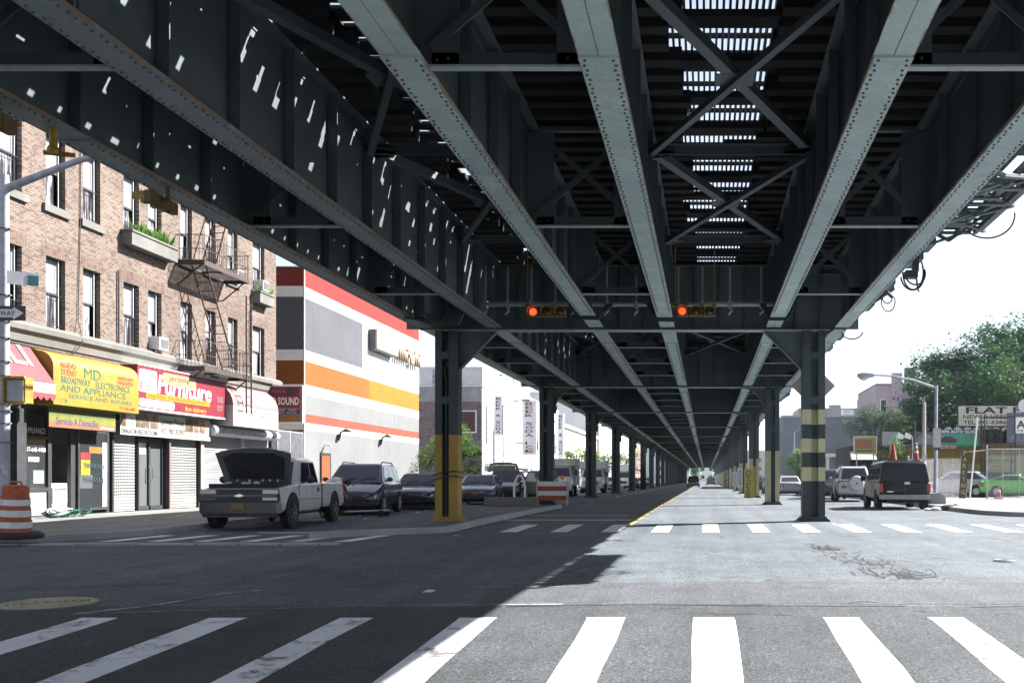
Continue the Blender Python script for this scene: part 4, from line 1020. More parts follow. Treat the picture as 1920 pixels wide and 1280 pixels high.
m = MB(); m.lathe([(.0, 0), (.12, 0), (.17, .03), (.17, .04), (.12, .02), (.02, .03)], (.45, -.013, 1.36), 18, 0, 'Y'); m.build('speaker', M_black, t)
m = MB()
for x in (-.7, -.3): m.box(x, x + .28, -.016, -.0125, .12, .3)
m.build('stereo_picture', M_black, t)['kind'] = 'stuff'

# air conditioners, planters
def aircon(label, y, z, x=FX, s=1):
    t = thing('air_conditioner', label, 'air conditioner', (x, y, z))
    m = MB(); m.box(-.25, .34, -.28, .28, 0, .42); m.build('case', plain('beige_enamel', (.60, .60, .60), .5, 0, .12), t, None, .015)
    m = MB(); m.box(.341, .350, -.24, .24, .05, .37)
    for k in range(9): m.box(.351, .358, -.24, .24, .06 + k * .035, .072 + k * .035)
    m.build('grille', M_plastic, t)
aircon('boxy white air conditioner in the window above the crimson signboard', 34.1, 5.62)
aircon('white air conditioner above the small planter at the building end', 42.0, 9.12)
aircon('white air conditioner half hidden behind the upper fire escape', 39.75, 9.12)
def planter(label, y0, y1, z, n, seed):
    t = thing('window_planter', label, 'planter', (FX, (y0 + y1) / 2, z)); w_ = (y1 - y0) / 2; rg = random.Random(seed)
    m = MB(); m.box(.0, .36, -w_, w_, 0, .42); m.box(-.01, .40, -w_ - .03, w_ + .03, .42, .50); m.build('trough', M_stone, t, None, .02)
    m = MB()
    for _ in range(n):
        y = rg.uniform(-w_ * .8, w_ * .9); L = rg.uniform(.15, .5); a, b = rg.uniform(-.4, .6), rg.uniform(-.4, .4)
        p = Vector((.2, y, .48)); q = p + Vector((a * L, b * L, L)); sd = Vector((rg.uniform(-1, 1), rg.uniform(-1, 1), .2)).normalized() * .045
        m.add([p, (p + q) / 2 + sd, q, (p + q) / 2 - sd], [(0, 1, 2, 3)])
    m.build('plants', M_leafb, t)
planter('long stone window planter with wild green plants', 32.15, 34.95, 8.78, 150, 3)
planter('short stone planter under the end window', 41.4, 42.75, 8.55, 30, 4)

# fire escape
t = thing('fire_escape', 'rusty iron fire escape with two balconies and ladders on the brick building', 'fire escape')
def balcony(z, y0, y1):
    m = MB(); x0, x1 = FX + .01, FX + 1.0
    for k in range(14): x = x0 + .05 + k * .07; m.box(x, x + .03, y0, y1, z, z + .025)
    for y in (y0, (y0 + y1) / 2, y1 - .04): m.box(x0, x1, y, y + .04, z - .05, z)
    m.box(x1 - .02, x1 + .02, y0, y1, z - .12, z + .06); m.box(x0, x1, y0 - .02, y0, z - .12, z + .06); m.box(x0, x1, y1, y1 + .02, z - .12, z + .06)
    for y in (y0 + .1, y1 - .1): m.bar((x0, y, z - .8), (x1 - .1, y, z - .06), .04, .04)
    b = m.build('balcony', M_iron, t); m = MB()
    for h in (.45, .95): m.box(x1 - .01, x1 + .012, y0, y1, z + h, z + h + .025); m.box(x0, x1, y0 - .01, y0 + .012, z + h, z + h + .025); m.box(x0, x1, y1 - .01, y1 + .012, z + h, z + h + .025)
    y = y0
    while y <= y1: m.box(x1 - .006, x1 + .006, y, y + .014, z, z + .96); y += .14
    for yy in (y0, y1):
        x = x0 + .1
        while x < x1: m.box(x, x + .014, yy - .006, yy + .006, z, z + .96); x += .14
    m.build('railing', M_iron, b)
balcony(8.96, 35.5, 39.0); balcony(5.18, 35.5, 39.2); balcony(12.4, 35.5, 39.0)
def ladder(p, q, wd, n, axis):
    m = MB(); p, q = Vector(p), Vector(q); s = Vector(axis) * wd / 2
    m.bar(p - s, q - s, .05, .03); m.bar(p + s, q + s, .05, .03)
    for k in range(1, n): a = p + (q - p) * k / n; m.bar(a - s, a + s, .035, .025)
    m.build('ladder', M_iron, t)
ladder((FX + .55, 36.0, 8.95), (FX + .65, 38.2, 5.2), .5, 13, (1, 0, 0)); ladder((FX + .55, 38.3, 12.4), (FX + .6, 36.6, 9.0), .5, 12, (1, 0, 0)); ladder((FX + 1.1, 38.75, 8.3), (FX + 1.1, 38.75, 3.75), .42, 14, (0, 1, 0))
rebase(t, (FX, 37, 5.1))

# ---- striped storage building
ST0, ST1, SZ = 46.7, 65.5, 11.12
zs = lambda py: CH + (VY - py) * ST0 / F
t = thing('storage_building', 'tall windowless block striped in red, white, grey and orange', 'building')
BAND = [(-.3, 805, 'grey', (.56, .57, .58)), (805, 792, 'white', (.74, .74, .74)), (792, 775, 'coral', (.62, .16, .10)), (775, 739, 'grey', (.56, .57, .58)), (739, 720, 'white', (.74, .74, .74)), (720, 675, 'orange', (.66, .22, .03)), (675, 655, 'white', (.74, .74, .74)), (655, 556, 'slate', (.30, .295, .34)), (556, 536, 'white', (.74, .74, .74)), (536, 503, 'red', (.58, .06, .05))]
bm_ = {}
mats = []; m = MB()
def mi_of(k, col, ax):
    key = (k, ax)
    if key not in bm_: bm_[key] = len(mats); mats.append(blockmat('block_%s_%s' % (k, ax.lower()), col, ax))
    return bm_[key]
for lo, hi, k, col in BAND:
    z0 = -.3 if lo < 0 else zs(lo); z1 = zs(hi)
    yy = [(ST0, ST1, k, col)]
    if k == 'slate': yy = [(ST0, 54.8, k, col), (54.8, ST1, 'white', (.74, .74, .74))]
    if k == 'orange': yy = [(ST0, 55.9, k, col), (55.9, ST1, 'amber', (.70, .36, .03))]
    for a, b, kk, cc in yy: m.quad((FX, a, z0), (FX, b, z0), (FX, b, z1), (FX, a, z1), mi_of(kk, cc, 'Y'))
    m.quad((FX - 22, ST0, z0), (FX, ST0, z0), (FX, ST0, z1), (FX - 22, ST0, z1), mi_of(k, col, 'X')); m.quad((FX, ST1, z0), (FX - 22, ST1, z0), (FX - 22, ST1, z1), (FX, ST1, z1), mi_of(k, col, 'X'))
m.quad((FX, ST0, SZ), (FX, ST1, SZ), (FX - 22, ST1, SZ), (FX - 22, ST0, SZ), 0)
m.build('wall', mats, t)
m = MB(); m.box(FX - 22, FX + .05, ST0 - .05, ST1 + .05, SZ, SZ + .06); m.build('parapet_cap', M_galv, t)
m = MB(); m.box(FX, FX + .06, 48.7, 50.0, .15, 2.5); d = m.build('door', M_black, t); m = MB(); m.box(FX + .061, FX + .09, 48.75, 49.75, .17, 2.35); m.build('door_leaf', M_orange, d)
for y in (51.2, 57.8):
    m = MB(); m.tube([(FX, y, 3.2), (FX + .1, y, 3.6), (FX + .35, y, 3.75), (FX + .5, y, 3.7)], .06, 6); m.box(FX + .3, FX + .62, y - .16, y + .16, 3.62, 3.72); m.build('wall_lamp', M_black, t)
m = MB(); m.tube([(FX, 49.3, 2.9), (FX + .25, 49.3, 2.95)], .03, 6); m.cyl((FX + .2, 49.25, 2.9), (FX + .45, 49.05, 2.85), .06, n=8); m.build('camera', M_white_p, t)
m = MB(); m.box(FX, FX + .04, ST0 + .02, ST0 + .12, 0, SZ); m.build('downpipe', M_galv, t)
rebase(t, (FX, 56, 0))
t = thing('wall_sign', 'projecting cream panel and pale tall letters high on the striped block', 'sign')
z0, z1 = 6.78, 7.78; z0, z1 = PZ(655, 55.9), PZ(617, 55.9)
m = MB(); m.box(FX + .01, FX + .40, 55.7, 59.6, z0, z1); m.build('cabinet', M_wframe, t)
m = MB(); m.box(FX + .401, FX + .43, 55.85, 59.6, z0 + .06, z1 - .06); m.build('face', plain('peach_acrylic', (.34, .27, .20), .4, 0, .12, 2), t)
lettering('Illlifulli', t, (FX + .32, 59.9, z0 - .05), (0, 1, 0), (0, 0, 1), 4.9, 1.0, plain('pale_orange_letter', (.66, .48, .36), .5), .03, depth=.0).modifiers.new('thick', 'SOLIDIFY').thickness = .14
rebase(t, (FX, 58, z0))
t = thing('chain_link_gate', 'grey mesh gate closing the gap beside the striped block', 'gate')
m = MB()
for y in (43.85, 45.2, 46.6): m.tube([(FX + .0, y, .15), (FX + .0, y, 3.4)], .04, 8)
for z in (.3, 3.35): m.tube([(FX, 43.85, z), (FX, 46.6, z)], .03, 6)
m.build('frame', M_galv, t)
m = MB()
for k in range(56): m.box(FX - .006, FX + .006, 43.85 + k * .05, 43.858 + k * .05, .3, 3.35)
for k in range(62): m.box(FX - .005, FX + .005, 43.85, 46.6, .3 + k * .05, .308 + k * .05)
m.build('mesh', M_galv, t); rebase(t, (FX, 45, .15))
m = MB(); m.box(FX - 9, FX - .4, 46.2, 46.5, 0, 3.0)

# ---- buildings farther along the left side
def simple_windows(t, x, y0, y1, n, z0, z1, wd, mat=None, frame=None):
    for k in range(n):
        y = y0 + (y1 - y0) * (k + .5) / n
        m = MB(); m.box(x, x + .06, y - wd / 2, y + wd / 2, z0, z1); f = m.build('window', frame or M_white_p, t)
        m = MB(); m.box(x + .061, x + .07, y - wd / 2 + .08, y + wd / 2 - .08, z0 + .08, z1 - .08); m.build('pane', mat or M_carglass, f)
t = thing('corner_building', 'two storey building with an old brick end wall and a white street front', 'building')
B0, B1, BT = 84.0, 107.0, 9.0
m = MB(); m.quad((FX - 18, B0, -.3), (FX, B0, -.3), (FX, B0, 7.75), (FX - 18, B0, 7.75), 0); m.quad((FX - 18, B0, 7.75), (FX, B0, 7.75), (FX, B0, BT), (FX - 18, B0, BT), 1)
m.quad((FX, B0, -.3), (FX, B1, -.3), (FX, B1, BT), (FX, B0, BT), 2); m.quad((FX - 18, B0, BT), (FX, B0, BT), (FX, B1, BT), (FX - 18, B1, BT), 1)
m.build('wall', [M_brickold, plain('grey_render', (.30, .30, .34), .85, 0, .25, .8), plain('white_render', (.72, .72, .71), .8, 0, .1, .6)], t)
m = MB(); m.box(FX - 18, FX + .1, B0 - .1, B1, BT, BT + .12); m.build('roof_edge', M_white_p, t)
m = MB()
for z in (BT + .12, BT + 1.6): m.box(FX - 8, FX, B0, B0 + .05, z, z + .06); m.box(FX - .05, FX, B0, B1, z, z + .06)
for k in range(12): m.box(FX - .05, FX, B0 + k * 1.9, B0 + k * 1.9 + .06, BT + .12, BT + 1.6)
m.box(FX - 8, FX, B0 + .06, B0 + .08, BT + .18, BT + 1.6); m.box(FX - .08, FX - .06, B0, B1, BT + .18, BT + 1.6); m.build('roof_screen', slatmat('white_fence_slats', (.66, .66, .68), .24, 1, .6), t)
m = MB(); m.box(-21.0, -19.35, B0 - .08, B0 - .0, 5.1, 7.0); f = m.build('window', M_white_p, t); m = MB(); m.box(-20.88, -19.47, B0 - .09, B0 - .081, 5.2, 6.9); m.build('pane', plain('maroon_blind', (.07, .025, .03), .5), f)
for k in range(5):
    y = 90 + k * 3.6
    m = MB(); m.box(FX, FX + .08, y - .75, y + .75, 3.4, 6.6); f = m.build('window', M_white_p, t); m = MB(); m.box(FX + .081, FX + .09, y - .62, y + .62, 3.5, 6.4); m.build('pane', plain('olive_blind', (.22, .22, .17), .4), f)
m = MB(); m.box(FX, FX + .5, 85, 106, 2.3, 2.6); m.box(FX, FX + .04, 86, 89, .15, 2.3); m.build('shop_canopy', M_galv, t)
for y, a in ((92, 2.2), (96, 2.2), (101, 2.4)): m = MB(); m.box(FX + .0, FX + .05, y - .55, y + .55, .15, a); m.build('door', M_plastic, t)
m = MB(); m.box(FX - 4.5, FX - 4.0, 76, 76.1, 9, 14.5)
rebase(t, (FX, 95, 0))
t = thing('roof_ladder', 'caged steel ladder rising above the brick end wall', 'ladder')
m = MB()
for x in (-21.95, -21.45): m.box(x - .05, x + .05, 83.5, 83.6, 7, 13.2)
for k in range(11): m.box(-22.0, -21.4, 83.5, 83.58, 7.2 + k * .55, 7.3 + k * .55)
m.build('ladder', M_plastic, t); m = MB(); m.box(-23, -20.9, 83.6, 83.65, 9.0, 10.4); m.build('mesh_panel', plain('graffiti_mesh', (.35, .36, .40), .8, 0, .6, 3), t); rebase(t, (-21.7, 83.5, 7))
def banner(label, x, d, py0, py1, wd, words, cols):
    z0, z1 = PZ(py1, d), PZ(py0, d)
    t = thing('vertical_sign', label, 'sign', (x, d, z0)); h = z1 - z0
    m = MB(); m.box(-wd / 2, wd / 2, 0, .35, 0, h); m.build('cabinet', plain('lilac_white_panel', (.56, .55, .60), .5, 0, .1), t)
    m = MB(); m.box(-wd / 2 - .6, -wd / 2, .1, .2, h * .2, h * .23); m.box(-wd / 2 - .6, -wd / 2, .1, .2, h * .8, h * .83); m.build('bracket', M_galv, t)['kind'] = 'stuff'
    n = sum(max(1, len(w_)) for w_ in words) + len(words) - 1; u = h * .94 / n; z = h * .97
    for w_, c in zip(words, cols):
        for ch in w_:
            lettering(ch, t, (-wd * .27, -.004, z - u * .86), (1, 0, 0), (0, 0, 1), wd * .54 if ch != 'I' else wd * .14, u * .76, c, .02) ; z -= u
        z -= u
BL, RE = ink('navy', (.06, .05, .28)), ink('dark_red', (.30, .03, .06))
banner('white vertical sign reading BEER SODA ICE on the white building', PX(992, 90), 90, 750, 852, 1.28, ['BEER', 'SODA', 'ICE'], [RE, BL, RE])
banner('narrower white vertical sign reading BEER & SODA by the brick corner', PX(934, 86), 86, 742, 815, .74, ['BEER', '&', 'SODA'], [BL, BL, RE])
banner('far blue and white vertical sign seen past the second column', PX(1051, 112), 112, 775, 855, .7, ['BEER', '&', 'SODA'], [BL, BL, BL])
t = thing('white_building', 'white two storey building beyond the second column', 'building')
m = MB(); m.box(FX - 15, FX - .5, 107.2, 131, -.3, 10.2); m.build('wall', plain('white_render', (.72, .72, .71), .8, 0, .1, .6), t)
simple_windows(t, FX - .5, 109, 130, 6, 4.5, 7.0, 1.4); m = MB(); m.box(FX - 12, FX - 4, 112, 128, 10.2, 13.0); m.build('penthouse', plain('grey_render', (.30, .30, .34), .85), t)
m = MB()
for y in (108, 112, 116, 121): m.tube([(FX - 2, y, 10.2), (FX - 2, y, 12.6)], .05, 5)
m.build('roof_pipe', M_plastic, t)['kind'] = 'stuff'; rebase(t, (FX, 119, 0))
t = thing('cream_building', 'low cream building with a row of tall dark windows', 'building')
m = MB(); m.box(FX - 15, FX + .0, 131.5, 172, -.3, PZ(806, 140)); m.build('wall', plain('cream_render', (.70, .66, .56), .8, 0, .08), t)
simple_windows(t, FX, 134, 171, 12, 2.6, 4.9, 1.7); m = MB(); m.box(FX - 15, FX + .3, 131.5, 172, PZ(806, 140), PZ(800, 140)); m.build('roof_edge', M_white_p, t); rebase(t, (FX, 150, 0))
t = thing('grey_building', 'blank grey concrete building behind the cream one', 'building')
m = MB(); m.box(FX - 20, FX + .2, 174, 240, -.3, 16); m.build('wall', plain('pale_concrete_wall', (.45, .45, .47), .85, 0, .1, .3), t); simple_windows(t, FX + .2, 180, 238, 5, 1, 4, 3); m = MB(); m.box(FX - 20, FX + .5, 174, 240, 16, 16.4); m.build('roof_edge', M_galv, t); rebase(t, (FX, 200, 0))
t = thing('brown_building', 'reddish brown building far along the left pavement', 'building')
m = MB(); m.box(FX - 18, FX + .6, 244, 300, -.3, 18); m.build('wall', plain('brown_brick_wall', (.20, .12, .11), .9, 0, .2, .5), t); simple_windows(t, FX + .6, 246, 298, 9, 5, 7.5, 1.6); simple_windows(t, FX + .6, 246, 298, 9, 10, 12.5, 1.6); rebase(t, (FX, 270, 0))
for k, (x0, x1, y, h, c, lab) in enumerate(((-40, -8, 470, 17, (.62, .61, .58), 'pale building far beyond the end of the viaduct on the left'), (-7.5, 11, 500, 9, (.70, .69, .68), 'low pale building closing the far end of the street'), (12, 40, 480, 15, (.46, .40, .38), 'brownish building far beyond the end of the viaduct on the right'))):
    t = thing('distant_building', lab, 'building', ((x0 + x1) / 2, y, 0)); hw = (x1 - x0) / 2
    m = MB(); m.box(-hw, hw, 0, 14, -.3, h); m.build('wall', plain('far_wall_%d' % k, c, .9, 0, .1, .2), t)
    for r in range(int(h / 4)):
        for q in range(int(hw * 2 / 4)):
            m = MB(); m.box(-hw + 1 + q * 4, -hw + 2.6 + q * 4, -.06, 0, 1.4 + r * 4, 3.2 + r * 4); m.build('window', M_carglass, t)

# ------------------------------------------------------------------ vehicles (built nose towards -Y, standing on z = 0)
PLATE = plain('yellow_plate', (.55, .33, .03), .5, 0, .2, 9); PLATEW = plain('white_plate', (.6, .6, .62), .5, 0, .1)
def ring_(y, w_, zb, zs, zt, tuck=.93, crown=.03):
    """body cross-section at y: half width, sill, shoulder and deck heights"""
    h = zs - zb
    half = [(0, zb), (w_ * .80, zb), (w_ * .93, zb + .04), (w_ * .985, zb + h * .25), (w_, zb + h * .55), (w_ * .985, zb + h * .85), (w_ * tuck, zs), (w_ * tuck * .86, zt), (w_ * .45, zt + crown * .8), (0, zt + crown)]
    return [(x, y, z) for x, z in half] + [(-x, y, z) for x, z in half[-2:0:-1]]
def lerp(a, b, t): return a + (b - a) * t
def pane(mb, a, b, c, d, u0, u1, v0, v1, off, mi=0, thick=0):
    """a pane on the face a-b-c-d (a,b below; d,c above), inset and lying slightly proud"""
    a, b, c, d = map(Vector, (a, b, c, d)); n = (b - a).cross(d - a).normalized() * off
    P = lambda u, v: a.lerp(b, u).lerp(d.lerp(c, u), v) + n
    mb.quad(P(u0, v0), P(u1, v0), P(u1, v1), P(u0, v1), mi)
def wheel(parent, x, y, r, wd=.21, rim=M_rim, spokes=5):
    s = 1 if x > 0 else -1
    m = MB(); m.lathe([(r * .62, -wd / 2), (r * .92, -wd / 2), (r, -wd / 2 + .035), (r, wd / 2 - .035), (r * .92, wd / 2), (r * .62, wd / 2 - .01), (r * .60, wd / 2 - .06)], (0, 0, 0), 22, 0, 'X')
    wh = m.build('wheel', M_rubber, parent, 40); wh.location = (x, y, r); 
    if s < 0: wh.rotation_euler = (0, 0, math.pi)
    m = MB(); m.lathe([(r * .61, wd / 2 - .02), (r * .61, wd / 2 - .005), (r * .54, wd / 2 - .03), (r * .5, wd / 2 - .07), (.02, wd / 2 - .07)], (0, 0, 0), 20, 0, 'X')
    for k in range(spokes):
        a = 2 * math.pi * k / spokes; m.bar((wd / 2 - .04, 0, 0), (wd / 2 - .028, r * .56 * math.cos(a), r * .56 * math.sin(a)), .075, .03)
    m.lathe([(.07, wd / 2 - .05), (.06, wd / 2 - .015), (.02, wd / 2 - .012)], (0, 0, 0), 12, 0, 'X')
    m.build('rim', rim, wh, 35)
def vehicle(name, label, cat, loc, yaw, paint, L=4.7, W=1.8, zb=.24, hood=.92, belt=.98, roof=1.45, hoodl=1.35, wst=1.95, rst=3.35, rsb=4.0, deck=.98, r=.33, wb=2.7, fo=.9, nose=.70, tailw=.88, group=None, rim=M_rim,
            detail=True, lights='oval', plate_f=None, plate_r=None, rails=False, doors=2, tail=True, grille=True, handles=True, gh_front=.80, gh_back=.80, chrome=False, stand=0, mirror=True):
    """a car: lofted body, cabin with glass, wheels in dark arches, lamps, grille, bumpers, mirrors"""
    t = thing(name, label, cat, loc, yaw, group); w_ = W / 2; o = -L / 2
    st = [(0, w_ * .74, zb + .16, nose - .10, nose - .06), (.06, w_ * .86, zb + .04, nose, nose + .03), (.22, w_ * .94, zb, nose + .05, nose + .09), (.7, w_ * .99, zb - .02, hood - .10, hood - .05), (hoodl, w_, zb - .03, belt - .04, hood + .03),
          (hoodl + .35, w_, zb - .03, belt, belt + .02), (L * .6, w_, zb - .03, belt + .01, belt + .03), (rsb, w_ * .99, zb - .02, max(belt, deck) - .02, deck + .0), (L - .35, w_ * .96, zb, deck - .05, deck - .01), (L - .08, w_ * tailw, zb + .03, deck - .10, deck - .05), (L, w_ * tailw * .9, zb + .14, deck - .18, deck - .13)]
    m = MB(); m.loft([ring_(y + o, a, b, c, d) for y, a, b, c, d in st])
    # cabin
    wb_, wt = w_ * .925, w_ * .74
    base = [(-wb_, hoodl - .02), (wb_, hoodl - .02), (wb_, rsb + .02), (-wb_, rsb + .02)]; top = [(-wt, wst), (wt, wst), (wt, rst), (-wt, rst)]
    A = [(x, y + o, belt - .02) for x, y in base]; B = [(x, y + o, roof - .06) for x, y in top]; C = [(x * .86, y + o + (.10 if y < L / 2 else -.10), roof) for x, y in top]
    m.loft([A, B, C]); body = m.build('body', paint, t, 32, .035)
    # glass
    gl = MB(); pane(gl, A[0], A[1], B[1], B[0], .07, .93, .10, .94, .008); gl.build('windscreen', M_carglass, t, None, 0, False)
    gl = MB(); pane(gl, A[2], A[3], B[3], B[2], .08, .92, .12, .92, .008); gl.build('rear_window', M_carglass, t, None, 0, False)
    for q in ((1, 2), (3, 0)):
        cuts = {2: ((.13, .53), (.55, .90)), 3: ((.10, .38), (.40, .68), (.70, .95)), 1: ((.16, .92),)}[doors]
        for u0, u1 in cuts:
            if q == (3, 0): u0, u1 = 1 - u1, 1 - u0
            gl = MB(); pane(gl, A[q[0]], A[q[1]], B[q[1]], B[q[0]], u0, u1, .12, .93, .009); gl.build('side_window', M_carglass, t, None, 0, False)
    # wheels and arches
    for y in (fo, fo + wb):
        for s in (-1, 1):
            m = MB(); m.lathe([(.01, 0), (r * 1.17, 0), (r * 1.17, .03), (.01, .03)], (s * (w_ - .024), y + o, r + .02), 26, 0, 'X'); m.build('wheel_arch', M_dark, t)
            wheel(t, s * (w_ - .075), y + o, r, rim=rim)
    m = MB(); m.box(-w_ * .8, w_ * .8, o + .4, o + L - .3, zb - .12, zb + .02); m.build('underbody', M_dark, t)
    if not detail: return t
    yf = o
    for s in (-1, 1):
        m = MB(); m.loft([[(s * w_ * .50, yf + .02, nose - .10), (s * w_ * .84, yf + .10, nose - .06), (s * w_ * .90, yf + .30, nose + .03), (s * w_ * .52, yf + .10, nose + .02)], [(s * w_ * .50, yf - .02, nose - .11), (s * w_ * .86, yf + .055, nose - .07), (s * w_ * .935, yf + .28, nose + .02), (s * w_ * .52, yf + .05, nose + .025)]])
        m.build('headlight', M_lamp, t, 30)
        m = MB(); yb = o + L
        m.loft([[(s * w_ * .58, yb - .10, deck - .38), (s * w_ * .90, yb - .16, deck - .38), (s * w_ * .92, yb - .16, deck - .10), (s * w_ * .60, yb - .08, deck - .12)], [(s * w_ * .58, yb + .015, deck - .36), (s * w_ * .885, yb - .05, deck - .36), (s * w_ * .90, yb - .06, deck - .12), (s * w_ * .60, yb + .01, deck - .14)]])
        m.build('tail_light', M_redlamp, t, 30)
        if mirror: m = MB(); m.ball((s * (w_ + .10), o + hoodl + .42, belt + .10), .11, .07, .08, 10, 6); m.bar((s * (w_ - .06), o + hoodl + .44, belt + .02), (s * (w_ + .06), o + hoodl + .42, belt + .07), .05, .04); m.build('wing_mirror', paint, t, 40)
        if handles:
            m = MB()
            for yy in (L * .50, L * .72)[:doors]: m.box(*sorted((s * (w_ * .985), s * (w_ + .012))), o + yy, o + yy + .16, belt - .16, belt - .13)
            m.build('door_handle', M_chrome if chrome else paint, t)['kind'] = 'stuff'
    if grille:
        m = MB(); m.prism([(-w_ * .46, nose - .22), (w_ * .46, nose - .22), (w_ * .50, nose - .03), (-w_ * .50, nose - .03)], 'Y', yf - .012, yf + .08); m.build('grille', M_black, t)
        m = MB(); m.box(-w_ * .46, w_ * .46, yf - .022, yf - .013, nose - .10, nose - .075); m.ball((0, yf - .02, nose - .09), .05, .012, .035, 10, 6); m.build('grille_bar', M_chrome, t)['kind'] = 'stuff'
    m = MB(); m.prism([(-w_ * .80, zb + .08), (w_ * .80, zb + .08), (w_ * .82, zb + .20), (-w_ * .82, zb + .20)], 'Y', yf + .01, yf + .12); m.build('air_intake', M_black, t)
    for pl, yy, s in ((plate_f, yf - .025, -1), (plate_r, o + L + .012, 1)):
        if pl: m = MB(); zz = zb + .22 if s < 0 else deck - .33; m.box(-.155, .155, yy - .006, yy + .006, zz, zz + .15); m.build('number_plate', pl, t)
    if rails:
        for s in (-1, 1): m = MB(); m.tube([(s * wt * .92, o + wst + .15, roof - .02), (s * wt * .92, o + wst + .3, roof + .06), (s * wt * .92, o + rst - .3, roof + .06), (s * wt * .92, o + rst - .1, roof - .02)], .02, 6); m.build('roof_rail', M_black, t)
    m = MB(); m.bar((-wb_ * .5, o + hoodl + .10, belt + .08), (wb_ * .05, o + hoodl + .20, belt + .16), .02, .015); m.bar((wb_ * .2, o + hoodl + .10, belt + .08), (wb_ * .7, o + hoodl + .20, belt + .16), .02, .015); m.build('wiper', M_black, t)['kind'] = 'stuff'
    return t
P_black = carpaint('black_car_paint', (.022, .022, .032), .15, .12); P_navy = carpaint('dark_blue_car_paint', (.040, .038, .065), .16, .12)  # dark blue lifted to carry the sky's lavender reflection
P_grey = carpaint('dark_grey_car_paint', (.06, .06, .075), .2, .15); P_silver = carpaint('silver_car_paint', (.34, .34, .36), .3, .25)
P_white = carpaint('white_car_paint', (.66, .66, .67), .3, .25); P_lilac = carpaint('pale_silver_car_paint', (.46, .45, .50), .25, .15); P_green = carpaint('bright_green_car_paint', (.10, .46, .06), .25, .08)
P_truck = carpaint('grimy_truck_paint', (.54, .55, .58), .35, .40); P_champ = carpaint('grey_green_car_paint', (.22, .27, .22), .3, .2)

# --- pickup with its bonnet up
t = thing('pickup_truck', 'grimy silver pickup truck parked with its black bonnet raised', 'pickup truck', (-11.62, 27.05, g(27)), R(4.6))
L, w_ = 5.6, .97; o = -L / 2
m = MB()      # front wings, doors and cab sides up to the belt line
st = [(.10, w_ * .90, .42, .93, .95), (.20, w_ * .97, .40, .98, 1.0), (.9, w_, .38, 1.06, 1.07), (1.45, w_, .36, 1.10, 1.11), (2.6, w_, .36, 1.12, 1.13), (3.42, w_, .36, 1.12, 1.13)]
rs = []
for y, a, b, c, d in st: rs.append(ring_(y + o, a, b, c, d, .96, .0))
m.loft(rs)
A = [(-.90, 1.40, 1.10), (.90, 1.40, 1.10), (.90, 3.40, 1.10), (-.90, 3.40, 1.10)]; B = [(-.74, 2.05, 1.72), (.74, 2.05, 1.72), (.76, 3.32, 1.72), (-.76, 3.32, 1.72)]; C = [(-.62, 2.15, 1.80), (.62, 2.15, 1.80), (.62, 3.25, 1.80), (-.62, 3.25, 1.80)]
A, B, C = [[(x, y + o, z) for x, y, z in q] for q in (A, B, C)]
m.loft([A, B, C]); m.build('body', P_truck, t, 32, .03)
m = MB(); m.box(-.80, .80, o + .25, o + 1.35, .93, 1.115); m.ball((-.3, o + .8, 1.1), .25, .3, .08); m.ball((.3, o + .7, 1.1), .2, .25, .07); m.box(.1, .5, o + .95, o + 1.2, 1.1, 1.17); m.build('engine_bay', M_dark, t)
m = MB(); m.ball((.25, o + .5, 1.13), .09, .09, .05); m.ball((-.45, o + .6, 1.13), .1, .06, .04); m.box(-.1, .12, o + .45, o + .6, 1.11, 1.16); m.build('engine_parts', M_galv, t)['kind'] = 'stuff'
# raised bonnet: hinged at the windscreen, leaning back
hp = Vector((0, o + 1.35, 1.14)); ang = R(63)
def H(x, s, n=0): return (x, hp.y - s * math.cos(ang) - n * math.sin(ang), hp.z + s * math.sin(ang) - n * math.cos(ang))
m = MB(); outer = []; inner_ = []
N_ = 10
for i in range(N_ + 1):
    x = -.92 + 1.84 * i / N_; e = 1.0 - .16 * abs(x / .92) ** 2.2
    outer.append((x, e))
top_, bot_ = [], []
vsx = [H(x * .88, -.02, -.02) for x, e in outer] + [H(x, e, -.02) for x, e in outer] + [H(x * .88, -.02, .02) for x, e in outer] + [H(x, e, .03) for x, e in outer]
k = N_ + 1; fs = []
for i in range(N_): fs += [(i, i + 1, k + i + 1, k + i), (2 * k + i, 3 * k + i, 3 * k + i + 1, 2 * k + i + 1), (k + i, k + i + 1, 3 * k + i + 1, 3 * k + i), (i, 2 * k + i, 2 * k + i + 1, i + 1)]
fs += [(0, k, 3 * k, 2 * k), (k - 1, 3 * k - 1, 4 * k - 1, 2 * k - 1)]
m.add(vsx, fs); hood = m.build('bonnet', carpaint('grey_bonnet', (.10, .11, .12), .3, .2), t, 40)
m = MB(); m.add([H(-.66, .12, .036), H(.66, .12, .036), H(.76, .72, .036), H(.5, .86, .036), H(-.5, .86, .036), H(-.76, .72, .036)], [(0, 1, 2, 3, 4, 5)]); m.build('bonnet_lining', M_black, hood, None, 0, False)
m = MB()
for x in (-.5, -.2, .12, .3, .5): m.box(x - .02, x + .02, *sorted((H(0, .05, .04)[1], H(0, .05, .07)[1])), H(0, .05)[2] - .03, H(0, .05)[2] + .06)
m.build('bonnet_clip', M_galv, hood)['kind'] = 'stuff'
gl = MB(); pane(gl, A[0], A[1], B[1], B[0], .06, .94, .06, .95, .008); gl.build('windscreen', M_carglass, t, None, 0, False)
gl = MB(); pane(gl, A[2], A[3], B[3], B[2], .08, .92, .12, .92, .008); gl.build('rear_window', M_carglass, t, None, 0, False)
